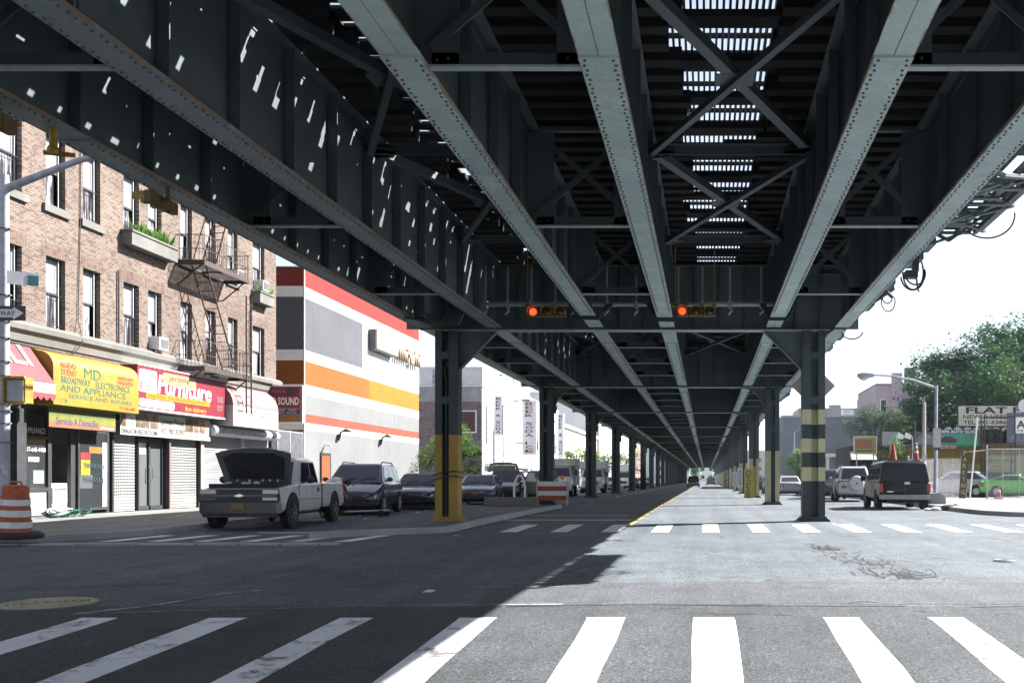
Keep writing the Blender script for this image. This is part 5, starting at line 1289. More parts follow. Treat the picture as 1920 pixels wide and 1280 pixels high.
for q, uu in (((1, 2), ((.20, .62), (.66, .93))), ((3, 0), ((.38, .80), (.07, .34)))):
    for u0, u1 in uu: gl = MB(); pane(gl, A[q[0]], A[q[1]], B[q[1]], B[q[0]], u0, u1, .08, .93, .009); gl.build('side_window', M_carglass, t, None, 0, False)
m = MB(); m.box(-w_, w_, o + 3.46, o + 5.56, .52, .62); y0, y1 = o + 3.46, o + 5.56      # cargo bed
for s in (-1, 1): m.prism([(s * w_ * .94, .45), (s * w_, .6), (s * w_, .9), (s * w_ * .965, 1.12), (s * w_ * .88, 1.14), (s * w_ * .88, .62)], 'Y', y0, y1)
m.box(-w_ * .9, w_ * .9, y1 - .07, y1, .55, 1.12); m.box(-w_ * .88, w_ * .88, y0, y0 + .05, .62, 1.12); m.build('cargo_bed', P_truck, t, None, .02)
for y in (1.0, 4.62):
    for s in (-1, 1):
        m = MB(); m.lathe([(.01, 0), (.46, 0), (.46, .03), (.01, .03)], (s * (w_ - .024) - (.03 if s < 0 else 0) + (.0), y + o, .45), 26, 0, 'X'); m.build('wheel_arch', M_dark, t)
        wheel(t, s * (w_ - .10), y + o, .38, .25, plain('steel_wheel', (.20, .20, .21), .5, .4), 5)
m = MB(); m.prism([(-.94, .70), (.94, .70), (.90, .98), (-.90, .98)], 'Y', o + .06, o + .2); m.box(-.93, .93, o + .075, o + .12, .66, .99); gr = m.build('grille', M_black, t)  # grille slab; its wide black panel paints in the front's shade
m = MB(); m.box(-.90, .90, o + .035, o + .058, .80, .86); m.build('grille_bar', plain('bare_grey_bar', (.10, .10, .12), .4, .3), gr)
m = MB(); m.prism([(-.11, .815), (-.055, .815), (-.045, .795), (.045, .795), (.055, .815), (.11, .815), (.12, .835), (.065, .84), (.055, .865), (-.045, .865), (-.055, .84), (-.12, .835)], 'Y', o + .02, o + .034); m.build('emblem', M_chrome, gr)
for s in (-1, 1):
    m = MB(); m.box(*sorted((s * .55, s * .92)), o + .03, o + .14, .87, .97); m.build('headlight', M_lamp, t, None, .01)
    m = MB(); m.box(*sorted((s * .55, s * .90)), o + .035, o + .14, .71, .785); m.build('indicator', M_lamp if s > 0 else M_plastic, t, None, .01)
    m = MB(); m.ball((s * 1.10, o + 1.95, 1.22), .12, .08, .10, 10, 6); m.bar((s * .9, o + 1.95, 1.15), (s * 1.06, o + 1.95, 1.2), .05, .05); m.build('wing_mirror', M_black, t, 40)
    m = MB(); m.box(*sorted((s * (w_ - .005), s * (w_ + .012))), o + 3.02, o + 3.12, .90, 1.0); m.build('door_handle', M_black, t)
    m = MB(); m.box(*sorted((s * .86, s * .975)), o + 5.48, o + 5.575, .75, 1.05); m.build('tail_light', M_redlamp, t)
    m = MB(); m.box(*sorted((s * (w_ - .01), s * (w_ + .002))), o + 3.40, o + 3.47, .42, 1.12); m.build('panel_gap', M_black, t)
m = MB(); m.box(w_ - .005, w_ + .004, o + 1.46, o + 1.475, .5, 1.1); m.box(w_ - .005, w_ + .006, o + 1.5, o + 3.38, .70, .715); m.build('door_line', M_plastic, t)['kind'] = 'stuff'
m = MB(); m.loft([[(x, yy, z) for x, yy, z in ((-.98, o + .12, zq), (-.9, o - .04, zq), (.9, o - .04, zq), (.98, o + .12, zq))] for zq in (.40, .47, .60, .66)]); bp = m.build('bumper', plain('shaded_chrome', (.055, .055, .06), .22, .7, .08, 2), t, 30)  # chrome darkened in its colour for the shaded front
m = MB(); m.box(-.16, .16, o - .06, o - .045, .50, .64); m.build('number_plate', PLATE, bp)
m = MB(); m.prism([(-.85, .30), (.85, .30), (.90, .41), (-.90, .41)], 'Y', o + .05, o + .3); m.build('air_dam', M_black, t); m = MB(); m.box(-.7, .7, o + .6, o + 5.3, .30, .45); m.build('chassis', M_dark, t)

# --- the row of cars on the left
vehicle('minivan', 'black minivan with roof rails parked nose out behind the pickup', 'minivan', (-12.15, 35.3, 0), R(7), P_navy, 4.75, 1.95, .26, 1.02, 1.10, 1.74, 1.05, 1.95, 4.25, 4.62, 1.12, .35, 2.9, .92, .74, .93, rails=True, doors=3)
vehicle('parked_car', 'black saloon car parked between the minivan and the yellow column', 'car', (-11.75, 41.2, 0), R(5), P_black, 4.75, 1.84, .24, .90, .98, 1.45, 1.3, 2.0, 3.45, 4.15, 1.03, .34, 2.78, .95, .68)
vehicle('parked_car', 'dark blue saloon car with a yellow plate right of the yellow column', 'car', (-11.05, 48.9, 0), R(6), carpaint('slate_blue_paint', (.065, .065, .10), .18, .15), 4.7, 1.82, .24, .90, .98, 1.43, 1.3, 2.0, 3.4, 4.1, 1.02, .33, 2.7, .93, .68, plate_f=PLATE)  # slate tone lightened with the sky's lavender sheen
t = vehicle('parked_suv', 'dark car with its hatch raised and side door open behind the blue saloon', 'suv', (-10.95, 54.8, 0), R(4), P_black, 4.6, 1.85, .28, 1.05, 1.12, 1.72, 1.05, 1.75, 3.9, 4.4, 1.12, .36, 2.7, .9, .78)
m = MB(); m.prism([(-.85, 1.60), (-.7, 2.05), (-.3, 2.12), (.3, 2.12), (.7, 2.05), (.85, 1.60), (.7, 1.58), (.6, 1.95), (-.6, 1.95), (-.7, 1.58)], 'Y', -1.5, -1.35); m.quad((-.62, -1.42, 1.62), (.62, -1.42, 1.62), (.6, -1.42, 1.94), (-.6, -1.42, 1.94)); m.build('raised_bonnet', P_black, t)
m = MB(); m.prism([(.95, .45), (1.75, .45), (1.78, 1.0), (1.6, 1.62), (1.25, 1.66), (.95, 1.1)], 'Y', -.75, -.68); d = m.build('open_door', P_black, t); m = MB(); m.prism([(1.06, 1.1), (1.66, 1.06), (1.53, 1.54), (1.28, 1.57)], 'Y', -.76, -.751); m.build('glass', M_lamp, d)
vehicle('parked_suv', 'pale silver off-road car standing between the dark hatchback and the box truck', 'suv', (-10.0, 60.5, 0), R(3), P_lilac, 4.6, 1.85, .3, 1.05, 1.12, 1.75, 1.05, 1.75, 4.0, 4.5, 1.12, .36, 2.7, .9, .78, rails=True)
def box_truck(label, loc, yaw, paint, boxmat, bh=2.9, L=6.5, cabover=False):
    t = thing('box_truck', label, 'truck', loc, yaw, 'box trucks in the side lane'); o = -L / 2
    m = MB(); w_ = 1.0
    m.loft([ring_(o + y, a, b, c, d, .95, .02) for y, a, b, c, d in ((0, .82, .5, 1.05, 1.1), (.15, .95, .45, 1.15, 1.2), (.75, 1.0, .45, 1.28, 1.34), (1.0, 1.0, .45, 1.35, 1.4), (2.1, 1.0, .45, 1.4, 1.45))])
    A = [(-.95, o + .85, 1.33), (.95, o + .85, 1.33), (.95, o + 2.1, 1.33), (-.95, o + 2.1, 1.33)]; B = [(-.82, o + 1.25, 2.05), (.82, o + 1.25, 2.05), (.85, o + 2.1, 2.05), (-.85, o + 2.1, 2.05)]
    m.loft([A, B]); m.build('cab', paint, t, 32, .03)
    gl = MB(); pane(gl, A[0], A[1], B[1], B[0], .05, .95, .08, .92, .008); gl.build('windscreen', M_carglass, t, None, 0, False)
    for q in ((1, 2), (3, 0)): gl = MB(); pane(gl, A[q[0]], A[q[1]], B[q[1]], B[q[0]], .2, .85, .08, .9, .008); gl.build('side_window', M_carglass, t, None, 0, False)
    m = MB(); m.box(-1.15, 1.15, o + 2.15, o + L, .75, bh); m.box(-1.15, 1.15, o + 1.3, o + 2.149, 2.1, bh); bx = m.build('cargo_box', boxmat, t, None, .03)
    m = MB()
    for x in (-1.16, 1.13): m.box(x, x + .03, o + 1.3, o + L, bh - .06, bh + .01)
    m.build('box_trim', M_galv, bx)['kind'] = 'stuff'
    for y in (.95, L - 1.4):
        for s in (-1, 1): wheel(t, s * .9, o + y, .42, .28, M_white_p, 6)
    m = MB(); m.box(-.45, .45, o + 1, o + L - .2, .45, .75); m.build('chassis', M_dark, t)
    for s in (-1, 1):
        m = MB(); m.box(*sorted((s * .55, s * .85)), o - .03, o + .1, .82, 1.0); m.build('headlight', M_lamp, t, None, .01)
        m = MB(); m.box(*sorted((s * 1.12, s * 1.3)), o + 1.0, o + 1.1, 1.45, 1.85); m.bar((s * .95, o + 1.05, 1.6), (s * 1.2, o + 1.05, 1.6), .03, .03); m.build('wing_mirror', M_black, t)
    m = MB(); m.box(-.5, .5, o - .03, o + .05, .70, 1.0); m.build('grille', M_black, t); m = MB(); m.box(-1.0, 1.0, o - .1, o + .08, .45, .62); m.build('bumper', M_galv, t, None, .01)
    return t
box_truck('white box truck with a grimy side between the second and third columns', (-10.3, 70.5, 0), R(4), P_white, plain('grimy_white_box', (.50, .50, .50), .5, 0, .35, .8), 2.62)
box_truck('farther white box truck just past the third column', (-9.9, 88, 0), R(3), P_white, plain('pale_box', (.60, .60, .62), .5, 0, .15, .8), 2.75)
box_truck('white box truck seen between the fourth and fifth columns', (-9.6, 116, 0), R(2), P_white, plain('pale_box', (.60, .60, .62), .5, 0, .15, .8), 2.9)
for lab, x, y, p in (('silver car between the third and fourth left columns', -9.7, 101, P_silver), ('dark grey car beyond the third box truck', -9.6, 128, P_grey), ('pale car far down the left lane', -9.5, 142, P_white), ('small dark car deep in the left lane', -9.5, 158, P_navy)):
    vehicle('parked_car', lab, 'car', (x, y, 0), R(2), p, group='cars far along the left lane')
for lab, x, y, p, gr in (('dark car driving under the viaduct far ahead', -1.9, 150, P_navy, 'traffic far ahead'), ('black car with lit lamps far ahead near the tunnel end', 1.0, 205, P_black, 'traffic far ahead'), ('white van at the bright end of the street', 1.6, 300, P_white, 'traffic far ahead')):
    vehicle('moving_car', lab, 'car', (x, y, 0), 0, p, 4.7, 1.85, .3, 1.0, 1.1, 1.7, 1.1, 1.8, 4.0, 4.5, 1.1, group=gr)

# --- right side: the dark van, the off-road car, cars behind the columns
P_van = carpaint('black_van_paint', (.008, .008, .011), .30, .03); P_van.node_tree.nodes['Principled BSDF'].inputs['Coat Weight'].default_value = .1; P_van.node_tree.nodes['Principled BSDF'].inputs['Specular IOR Level'].default_value = .25
M_vanglass = glassmat('tinted_van_glass', (.010, .010, .016)); M_vanglass.node_tree.nodes['Principled BSDF'].inputs['Specular IOR Level'].default_value = .3
t = thing('passenger_van', 'black van seen from behind with a peeling grey side and two cones on its roof', 'van', (7.85, 41.55, 0), R(-1))
L, w_ = 4.9, 1.02; o = -L / 2      # rear towards -Y here
st = [(0, .93, .50, 1.0, 1.04), (.05, 1.0, .42, 1.08, 1.1), (.3, 1.02, .38, 1.12, 1.14), (3.4, 1.02, .38, 1.12, 1.14), (4.0, 1.0, .38, 1.05, 1.10), (4.75, .92, .42, .95, 1.0), (4.9, .82, .5, .85, .9)]
m = MB(); m.loft([ring_(o + y, a, b, c, d, .985, .0) for y, a, b, c, d in st])
A = [(-.985, o + .03, 1.08), (.985, o + .03, 1.08), (.985, o + 3.95, 1.08), (-.985, o + 3.95, 1.08)]; B = [(-.86, o + .16, 1.84), (.86, o + .16, 1.84), (.86, o + 3.2, 1.84), (-.86, o + 3.2, 1.84)]; C = [(-.66, o + .3, 1.94), (.66, o + .3, 1.94), (.66, o + 3.1, 1.94), (-.66, o + 3.1, 1.94)]
m.loft([A, B, C]); m.build('body', P_van, t, 32, .04)
for u0, u1 in ((.08, .48), (.52, .92)): gl = MB(); pane(gl, A[0], A[1], B[1], B[0], u0, u1, .14, .88, .008); gl.build('rear_window', M_vanglass, t, None, 0, False)
for q, uu in (((1, 2), ((.05, .36), (.40, .66), (.70, .93))), ((3, 0), ((.07, .30), (.34, .60), (.64, .95)))):
    for u0, u1 in uu: gl = MB(); pane(gl, A[q[0]], A[q[1]], B[q[1]], B[q[0]], u0, u1, .14, .88, .008); gl.build('side_window', M_vanglass, t, None, 0, False)
gl = MB(); pane(gl, A[2], A[3], B[3], B[2], .08, .92, .12, .92, .008); gl.build('windscreen', M_vanglass, t, None, 0, False)
m = MB(); m.box(-1.027, -1.02, o + 1.3, o + 3.6, .50, 1.05); m.build('peeling_panel', plain('peeling_paint', (.34, .35, .32), .6, 0, .9, 2.6), t)
m = MB(); m.box(-1.0, 1.0, o - .13, o + .06, .40, .60); m.build('bumper', plain('dull_bumper', (.22, .22, .24), .35, .5), t, None, .02)
m = MB(); m.box(-.004, .004, o - .012, o + .02, .62, 1.06); m.build('door_gap', M_plastic, t)
m = MB(); m.box(-.70, -.45, o - .013, o - .001, .70, .73); m.build('badge', M_chrome, t); m = MB(); m.box(-.02, .20, o - .012, o + .01, 1.0, 1.10); m.build('number_plate', PLATEW, t)
for s in (-1, 1):
    m = MB(); m.box(*sorted((s * .86, s * 1.0)), o - .01, o + .1, .68, 1.02); m.build('tail_light', M_redlamp, t, None, .01)
    m = MB(); m.box(*sorted((s * 1.03, s * 1.24)), o + 3.55, o + 3.66, 1.12, 1.36); m.build('wing_mirror', M_black, t, None, .02)
    for y in (.95, 3.95):
        m = MB(); m.lathe([(.01, 0), (.43, 0), (.43, .03), (.01, .03)], (s * (w_ - .02) - (.02 if s < 0 else .005), o + y, .40), 26, 0, 'X'); m.build('wheel_arch', M_dark, t); wheel(t, s * (w_ - .12), o + y, .36, .24, M_plastic, 5)
m = MB(); m.box(-.7, .7, o + .3, o + 4.5, .25, .45); m.build('underbody', M_dark, t)
def cone(label, loc, h, r, base, bands, scale_stripe=True):
    t = thing('traffic_cone', label, 'traffic cone', loc); m = MB(); m.box(-base, base, -base, base, 0, .04); m.lathe([(r, .04), (r * .22, h), (.01, h + .005)], n=18); m.build('cone', M_orange, t, 40)
    for z0, z1 in bands:
        q = lambda z: r + (r * .22 - r) * (z - .04) / (h - .04) + .004
        m = MB(); m.lathe([(q(z0), z0), (q(z1), z1)], n=18); m.build('reflective_band', M_reflect, t, 40)
cone('plain orange traffic cone on the left of the van roof', (7.50, 39.9, 1.945), .70, .15, .19, ())
cone('slim orange and white banded channelizer cone on the right of the van roof', (8.42, 39.9, 1.945), .74, .11, .14, ((.30, .40), (.50, .60), (.66, .72)))
t = vehicle('parked_suv', 'pale silver off-road car with a round spare wheel cover beyond the van', 'suv', (8.0, 55.3, 0), R(177), P_lilac, 4.7, 1.84, .36, 1.08, 1.14, 1.88, 1.0, 1.65, 4.35, 4.66, 1.14, .38, 2.75, .9, .82, .96, plate_r=None, rails=True)
m = MB(); m.lathe([(.01, .20), (.36, .20), (.40, .15), (.41, .02), (.38, 0), (.01, 0)], (0, 0, 0), 28, 0, 'Y'); s_ = m.build('spare_wheel_cover', P_lilac, t, 40); s_.location = (-.12, 2.36, .98); s_.rotation_euler = (0, 0, R(180))
m = MB()
for k in range(3):
    a = R(90 + 120 * k); dx, dz = math.cos(a) * .075, math.sin(a) * .075; px_, pz_ = -math.sin(a) * .035, math.cos(a) * .035
    m.add([(0, -.203, 0), (dx * .5 + px_, -.203, dz * .5 + pz_), (dx, -.203, dz), (dx * .5 - px_, -.203, dz * .5 - pz_)], [(0, 1, 2, 3)])
e = m.build('emblem', M_redlamp, s_); m = MB(); m.box(.38, .68, 2.355, 2.37, .72, .86); m.build('number_plate', PLATE, t)
vehicle('parked_suv', 'dark car half hidden ahead of the pale off-road car', 'suv', (7.55, 62, 0), R(180), P_grey, 4.7, 1.9, .36, 1.08, 1.14, 1.8, 1.0, 1.65, 4.2, 4.6, 1.14, .38, 2.75, .9, .82, .94)
vehicle('parked_car', 'pale silver saloon seen just left of the banded column', 'car', (6.35, 77, 0), R(180), P_silver, 4.6, 1.8)
vehicle('parked_car', 'dark car with red tail lamps left of the silver saloon', 'car', (5.75, 84, 0), R(180), P_navy, 4.6, 1.9, .3, 1.0, 1.1, 1.62, 1.1, 1.75, 3.9, 4.4, 1.1)
for lab, x, y, p in (('dark car far behind the second right column', 5.9, 100, P_black), ('white car far along the right lane', 6.2, 118, P_white), ('grey car deepest in the right lane', 6.1, 136, P_grey)):
    vehicle('parked_car', lab, 'car', (x, y, 0), R(180), p, group='cars far along the right lane')
# cars in the fenced yard
vehicle('parked_car', 'bright green coupe behind the fence of the yard', 'car', (18.0, 57.4, .15), R(80), P_green, 4.4, 1.85, .24, .86, .98, 1.32, 1.5, 2.2, 3.1, 4.15, .98, .35, 2.55, .95, .66, doors=1)
vehicle('parked_car', 'grey hatchback behind the left panel of the fence', 'car', (15.1, 60.0, .15), R(245), P_silver, 4.4, 1.8, .26, .95, 1.02, 1.52, 1.1, 1.8, 3.5, 4.25, 1.05, .33, 2.6, .9, .7)
vehicle('parked_car', 'dark estate car at the back of the fenced yard', 'car', (17.2, 61.2, .15), R(262), P_black, 4.7, 1.8, .26, .95, 1.02, 1.5, 1.1, 1.8, 3.8, 4.45, 1.05)

# ------------------------------------------------------------------ trees and plants
def leaves(blobs, n, size, seed, mat, droop=.2):
    """a crown of many small leaf faces gathered in clumps through several ellipsoids"""
    rg = random.Random(seed); m = MB(); tot = sum(b[3] * b[4] * b[5] for b in blobs)
    for cx, cy, cz, rx, ry, rz in blobs:
        k = max(4, int(n * rx * ry * rz / tot / 26))
        for _ in range(k):
            while True:
                u = Vector((rg.uniform(-1, 1), rg.uniform(-1, 1), rg.uniform(-1, 1)))
                if .25 < u.length < 1: break
            u *= rg.uniform(.70, 1.0); c = Vector((cx + u.x * rx, cy + u.y * ry, cz + u.z * rz)); sp = size * rg.uniform(1.6, 3.4)
            for _ in range(26):
                p = c + Vector((rg.gauss(0, 1), rg.gauss(0, 1), rg.gauss(0, .7))) * sp * .40
                s = size * rg.uniform(.5, 1.2); a = rg.uniform(0, 6.283)
                d = Vector((math.cos(a), math.sin(a), rg.uniform(-.6, .4))).normalized(); e = d.cross(Vector((rg.uniform(-.5, .5), rg.uniform(-.5, .5), 1))).normalized()
                q = p + d * s
                m.add([p, p + d * s * .5 + e * s * .32, q - Vector((0, 0, s * droop)), p + d * s * .5 - e * s * .32], [(0, 1, 2, 3)])
    return m
def tree(name, label, loc, h, blobs, n, size, seed, mat, tr=.14, group=None, lean=(0, 0)):
    t = thing(name, label, 'tree' if name == 'tree' else 'shrub', loc, 0, group); rg = random.Random(seed + 1); m = MB()
    top = Vector((lean[0], lean[1], h * .72)); pts = [Vector((0, 0, -.1)), Vector((lean[0] * .2 + .05, lean[1] * .2, h * .25)), Vector((lean[0] * .6 - .04, lean[1] * .6, h * .5)), top]
    m.tube(pts, [tr * 1.25, tr, tr * .7, tr * .3], 8)
    for b in blobs:
        for q in range(3):
            e = Vector((b[0] + rg.uniform(-.6, .6) * b[3], b[1] + rg.uniform(-.6, .6) * b[4], b[2] + rg.uniform(-.3, .6) * b[5])); s = pts[1].lerp(top, rg.uniform(.1, .9))
            m.tube([s, s.lerp(e, .5) + Vector((0, 0, .12 * h * rg.uniform(0, .6))), e], [tr * .42, tr * .25, tr * .08], 5)
    m.build('trunk', M_bark, t, 60); leaves(blobs, n, size, seed, mat).build('crown', mat, t, None, 0, False); return t
def rblobs(seed, R0, H0, H1, k=7):
    rg = random.Random(seed); out = [(0, 0, (H0 + H1) / 2, R0 * .62, R0 * .62, (H1 - H0) * .42)]
    for _ in range(k):
        a = rg.uniform(0, 6.283); z = rg.uniform(.15, .92); r = R0 * (.75 - .5 * abs(z - .45)) * rg.uniform(.6, 1.1)
        q = R0 * rg.uniform(.28, .46); out.append((r * math.cos(a), r * math.sin(a), H0 + (H1 - H0) * z, q, q, q * .8))
    return out
tree('tree', 'young leafy tree growing by the brick wall behind the yellow column', (-15.7, 61.0, .15), 4.5, [(0, 0, 3.0, 1.6, 1.3, 1.0), (-1.3, 0, 2.3, 1.0, .9, .8), (1.1, .2, 2.9, 1.0, .9, .8), (.4, 0, 4.0, .8, .8, .6), (1.5, 0, 1.9, .8, .7, .7), (-1.7, -.2, 1.6, .6, .6, .5), (.6, -.3, 1.5, 1.0, .7, .6)], 9500, .13, 21, M_leafb, .07)
tree('shrub', 'bright green shrub before the cream building', (-15.6, 122, .15), 5.2, [(0, 0, 4.0, 2.4, 1.6, 1.2), (1.5, 0, 3.2, 1.4, 1.2, 1.0)], 1800, .3, 22, M_leafb, .1)
tree('shrub', 'bright shrub seen between the third and fourth left columns', (-14.5, 140, .15), 5.6, [(0, 0, 3.8, 2.4, 2, 1.6), (1.6, 0, 2.6, 1.4, 1.4, 1.2)], 1800, .32, 23, M_leafb, .1)
tree('shrub', 'bright bush seen between the fourth and fifth left columns', (-13.8, 172, .15), 6.5, [(0, 0, 5, 2.6, 2, 2), (1.2, 0, 3, 2, 1.6, 1.5)], 1800, .36, 24, M_leafb, .1)
tree('tree', 'small bright street tree left of the banded column', (8.9, 96, .15), 4.3, [(-.3, 0, 2.6, 1.1, 1.0, 1.1), (.4, 0, 1.6, 1.1, 1, .8), (0, 0, 3.5, .7, .7, .6)], 2600, .2, 25, M_leafb, .07)
tree('shrub', 'small bright bush right of the banded column near the kiosk', (10.9, 92, .15), 2.6, [(0, 0, 1.3, .9, .9, .9)], 900, .2, 26, M_leafb, .05)
tree('tree', 'flat topped spreading tree before the grey warehouse', (17.0, 100, .15), 9.2, [(0, 0, 6.9, 2.2, 2, 1.3), (-2.2, 0, 6.3, 1.6, 1.4, 1.0), (2.2, 0, 6.6, 1.5, 1.4, 1.2), (-.6, 0, 8.0, 1.6, 1.4, .7), (1.5, 0, 7.8, 1.3, 1.2, .8), (-1.0, 0, 5.2, 1.6, 1.3, .6), (2.4, 0, 5.2, 1.2, 1.1, .8)], 6500, .2, 27, M_leaf, .16)
tree('shrub', 'bright green sapling behind the black van', (12.3, 63.5, .15), 4.0, [(0, 0, 2.2, .9, .8, .9), (-.5, 0, 1.4, .8, .7, .7), (.7, 0, 1.5, .9, .7, .6), (-.2, 0, 3.3, .5, .5, .7)], 3600, .14, 28, M_leafb, .06)
tree('tree', 'dark distant tree left of the bright end of the street', (-5.0, 415, 0), 10, rblobs(81, 4.2, 1.5, 10, 6), 1500, .7, 82, M_leafd, .25)
tree('tree', 'dark distant tree right of the bright end of the street', (7.5, 425, 0), 9, rblobs(83, 3.6, 1.5, 9, 6), 1500, .7, 84, M_leafd, .25)
def hz(x, y):
    return max(0, min(1, (x - 15) / 30)) * max(0, min(1, (y - 78) / 45)) * 10.5
m = MB(); hx = list(range(14, 124, 5)); hy = list(range(76, 236, 8))
for a, b in zip(hx, hx[1:]):
    for c, d in zip(hy, hy[1:]): m.quad((a, c, hz(a, c) + .02), (b, c, hz(b, c) + .02), (b, d, hz(b, d) + .02), (a, d, hz(a, d) + .02))
struct(m.build('hillside', plain('undergrowth', (.03, .05, .022), .9, 0, .4, .8), None, 60))
protos = []
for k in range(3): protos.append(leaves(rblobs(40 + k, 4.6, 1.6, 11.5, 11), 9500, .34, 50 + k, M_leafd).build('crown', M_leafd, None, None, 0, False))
spots = [(23.4, 104, 6.5, .98), (26.6, 110, 0, 1.26), (30.0, 108, 0, 1.28), (33.5, 112, 0, 1.34), (37, 110, 0, 1.25), (41, 112, 0, 1.1), (25.5, 120, 0, .98), (29.5, 124, 0, .95), (34, 126, 0, 1.05), (38.5, 126, 0, 1.1), (43, 128, 0, 1.15), (27.0, 96, 0, 1.1), (33.5, 98, 0, 1.0), (38.5, 99, 0, .9), (47, 118, 0, 1.1), (44, 103, 0, 1.0), (52, 126, 0, 1.2), (50, 108, 0, 1.0), (22.0, 112, 0, .6)]
for i, (x, y, _, s) in enumerate(spots):
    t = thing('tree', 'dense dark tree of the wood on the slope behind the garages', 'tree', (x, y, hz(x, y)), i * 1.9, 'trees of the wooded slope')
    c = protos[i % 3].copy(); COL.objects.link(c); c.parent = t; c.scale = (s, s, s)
    m = MB(); m.tube([(0, 0, -.2), (.1, .05, 2.2 * s), (-.1, .1, 6.5 * s)], [.3, .24, .1], 7); m.build('trunk', M_bark, t)
for o in protos: bpy.data.objects.remove(o)
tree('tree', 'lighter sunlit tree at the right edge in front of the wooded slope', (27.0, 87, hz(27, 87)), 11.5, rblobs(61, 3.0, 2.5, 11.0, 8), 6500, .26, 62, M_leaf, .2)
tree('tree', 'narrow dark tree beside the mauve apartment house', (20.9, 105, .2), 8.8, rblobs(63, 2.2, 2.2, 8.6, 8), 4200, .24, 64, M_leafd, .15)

# ------------------------------------------------------------------ right side: buildings, garage signs, fence
def facewins(t, xs, y, z0, z1, wd, mat=None, fr=None):
    for x in xs:
        m = MB(); m.box(x - wd / 2, x + wd / 2, y - .06, y, z0, z1); f = m.build('window', fr or M_white_p, t); m = MB(); m.box(x - wd / 2 + .1, x + wd / 2 - .1, y - .075, y - .061, z0 + .1, z1 - .1); m.build('pane', mat or M_carglass, f)
t = thing('warehouse', 'long grey blank warehouse behind the banded column', 'warehouse')
m = MB(); m.box(10.0, 24, 130, 165, -.3, 9.3); m.box(24.01, 30, 134, 165, -.3, 7.0); m.build('wall', plain('lilac_grey_render', (.24, .24, .28), .85, 0, .15, .3), t)
m = MB(); m.box(9.9, 24.1, 129.9, 165.1, 9.3, 9.55); m.build('parapet', plain('pale_parapet', (.5, .48, .5), .8), t)
m = MB()
for k in range(12): m.box(10.5 + k * 1.1, 10.56 + k * 1.1, 130.3, 130.36, 9.55, 10.5)
m.box(10.5, 22.7, 130.3, 130.34, 10.45, 10.5); m.build('roof_rail', M_galv, t)['kind'] = 'stuff'
m = MB(); m.box(14, 16, 140, 143, 9.55, 11.2); m.box(19, 20.5, 138, 140, 9.55, 10.9); m.build('roof_unit', M_galv, t)['kind'] = 'stuff'
rebase(t, (17, 140, 0))
t = thing('apartment_building', 'mauve brick apartment house rising behind the spreading tree', 'building'); y = 170
m = MB(); m.box(29.0, 36.5, y, y + 20, -.3, 17.2); m.box(31.6, 33.4, y - .5, y - .01, 12, 19.3); m.build('wall', plain('mauve_brick', (.34, .265, .30), .9, 0, .12, .4), t)
for z in (12.6, 8.8): facewins(t, (30.3, 34.9), y, z, z + 2.2, 1.1)
m = MB(); m.box(29, 36.6, y - .1, y + 20, 17.2, 17.5); m.build('cornice', M_stone, t); m = MB(); m.cyl((35.6, y + 4, 17.5), (35.6, y + 4, 20.6), 1.0, n=14); m.build('water_tank', M_plastic, t); rebase(t, (33, y, 0))
t = thing('apartment_building', 'low mauve roofs far beyond the grey warehouse', 'building'); y = 215
m = MB(); m.box(20, 40, y, y + 15, -.3, 16.5); m.box(22, 25, y - .6, y - .01, 10, 17.6); m.box(26.5, 29, y - .6, y - .01, 10, 17.2); m.box(33, 34, y + 2, y + 3, 16.5, 18.5); m.build('wall', plain('pale_mauve_brick', (.36, .31, .34), .9, 0, .12, .4), t); facewins(t, (31, 33.5, 36), y, 11, 13, 1.3); rebase(t, (30, y, 0))
t = thing('kiosk_building', 'low flat roofed service building with a white overhanging roof', 'building'); y = 95
m = MB(); m.box(12.0, 16.2, y, y + 6, -.1, 3.3); m.build('wall', plain('lilac_panel', (.24, .23, .30), .7, 0, .15), t); m = MB(); m.box(11.3, 16.9, y - 1.2, y + 6.5, 3.3, 3.62); m.build('roof', M_white_p, t)
facewins(t, (12.9, 14.1, 15.3), y, 1.0, 2.8, .95); m = MB(); m.box(11.35, 11.6, y - 1.1, y - .9, 0, 3.3); m.box(16.6, 16.85, y - 1.1, y - .9, 0, 3.3); m.build('post', M_white_p, t)['kind'] = 'stuff'; rebase(t, (14, y, 0))
t = thing('repair_shop', 'dark low repair shop with a brown doorway behind the van', 'building'); y = 72
m = MB(); m.box(10.4, 16.2, y, y + 8, -.1, 3.6); m.build('wall', plain('dark_shop_wall', (.05, .045, .05), .8, 0, .3), t); m = MB(); m.box(11.9, 13.0, y - .05, y, 0, 2.4); m.build('door', plain('brown_door', (.20, .09, .05), .7), t)
m = MB(); m.prism([(y - 1.0, 2.6), (y, 2.6), (y, 3.2), (y - .1, 3.2)], 'X', 10.4, 12.2); m.build('awning', plain('cream_awning', (.5, .5, .40), .7), t); m = MB(); m.box(12.3, 13.2, y - .3, y - .01, 2.5, 3.3); m.build('sign_board', plain('ochre_board', (.36, .30, .04), .6), t); rebase(t, (13, y, 0))
t = thing('shop_sign', 'bright yellow and red rectangular sign left of the sapling', 'sign', (10.55, 66, 2.85))
m = MB(); m.box(-.78, .78, 0, .12, 0, 1.2); m.build('frame', M_white_p, t); m = MB(); m.box(-.72, .72, -.012, -.001, .06, 1.14); m.build('face', plain('warm_yellow', (1, .85, .22), .5), t); m = MB(); m.box(-.62, .46, -.02, -.013, .40, 1.0); m.build('red_panel', plain('poster_red', (1, .36, .25), .5), t)
m = MB(); m.box(-.6, .6, -.02, -.013, .2, .27); m.build('strip', plain('olive_ink', (.3, .25, .05), .5), t)['kind'] = 'stuff'
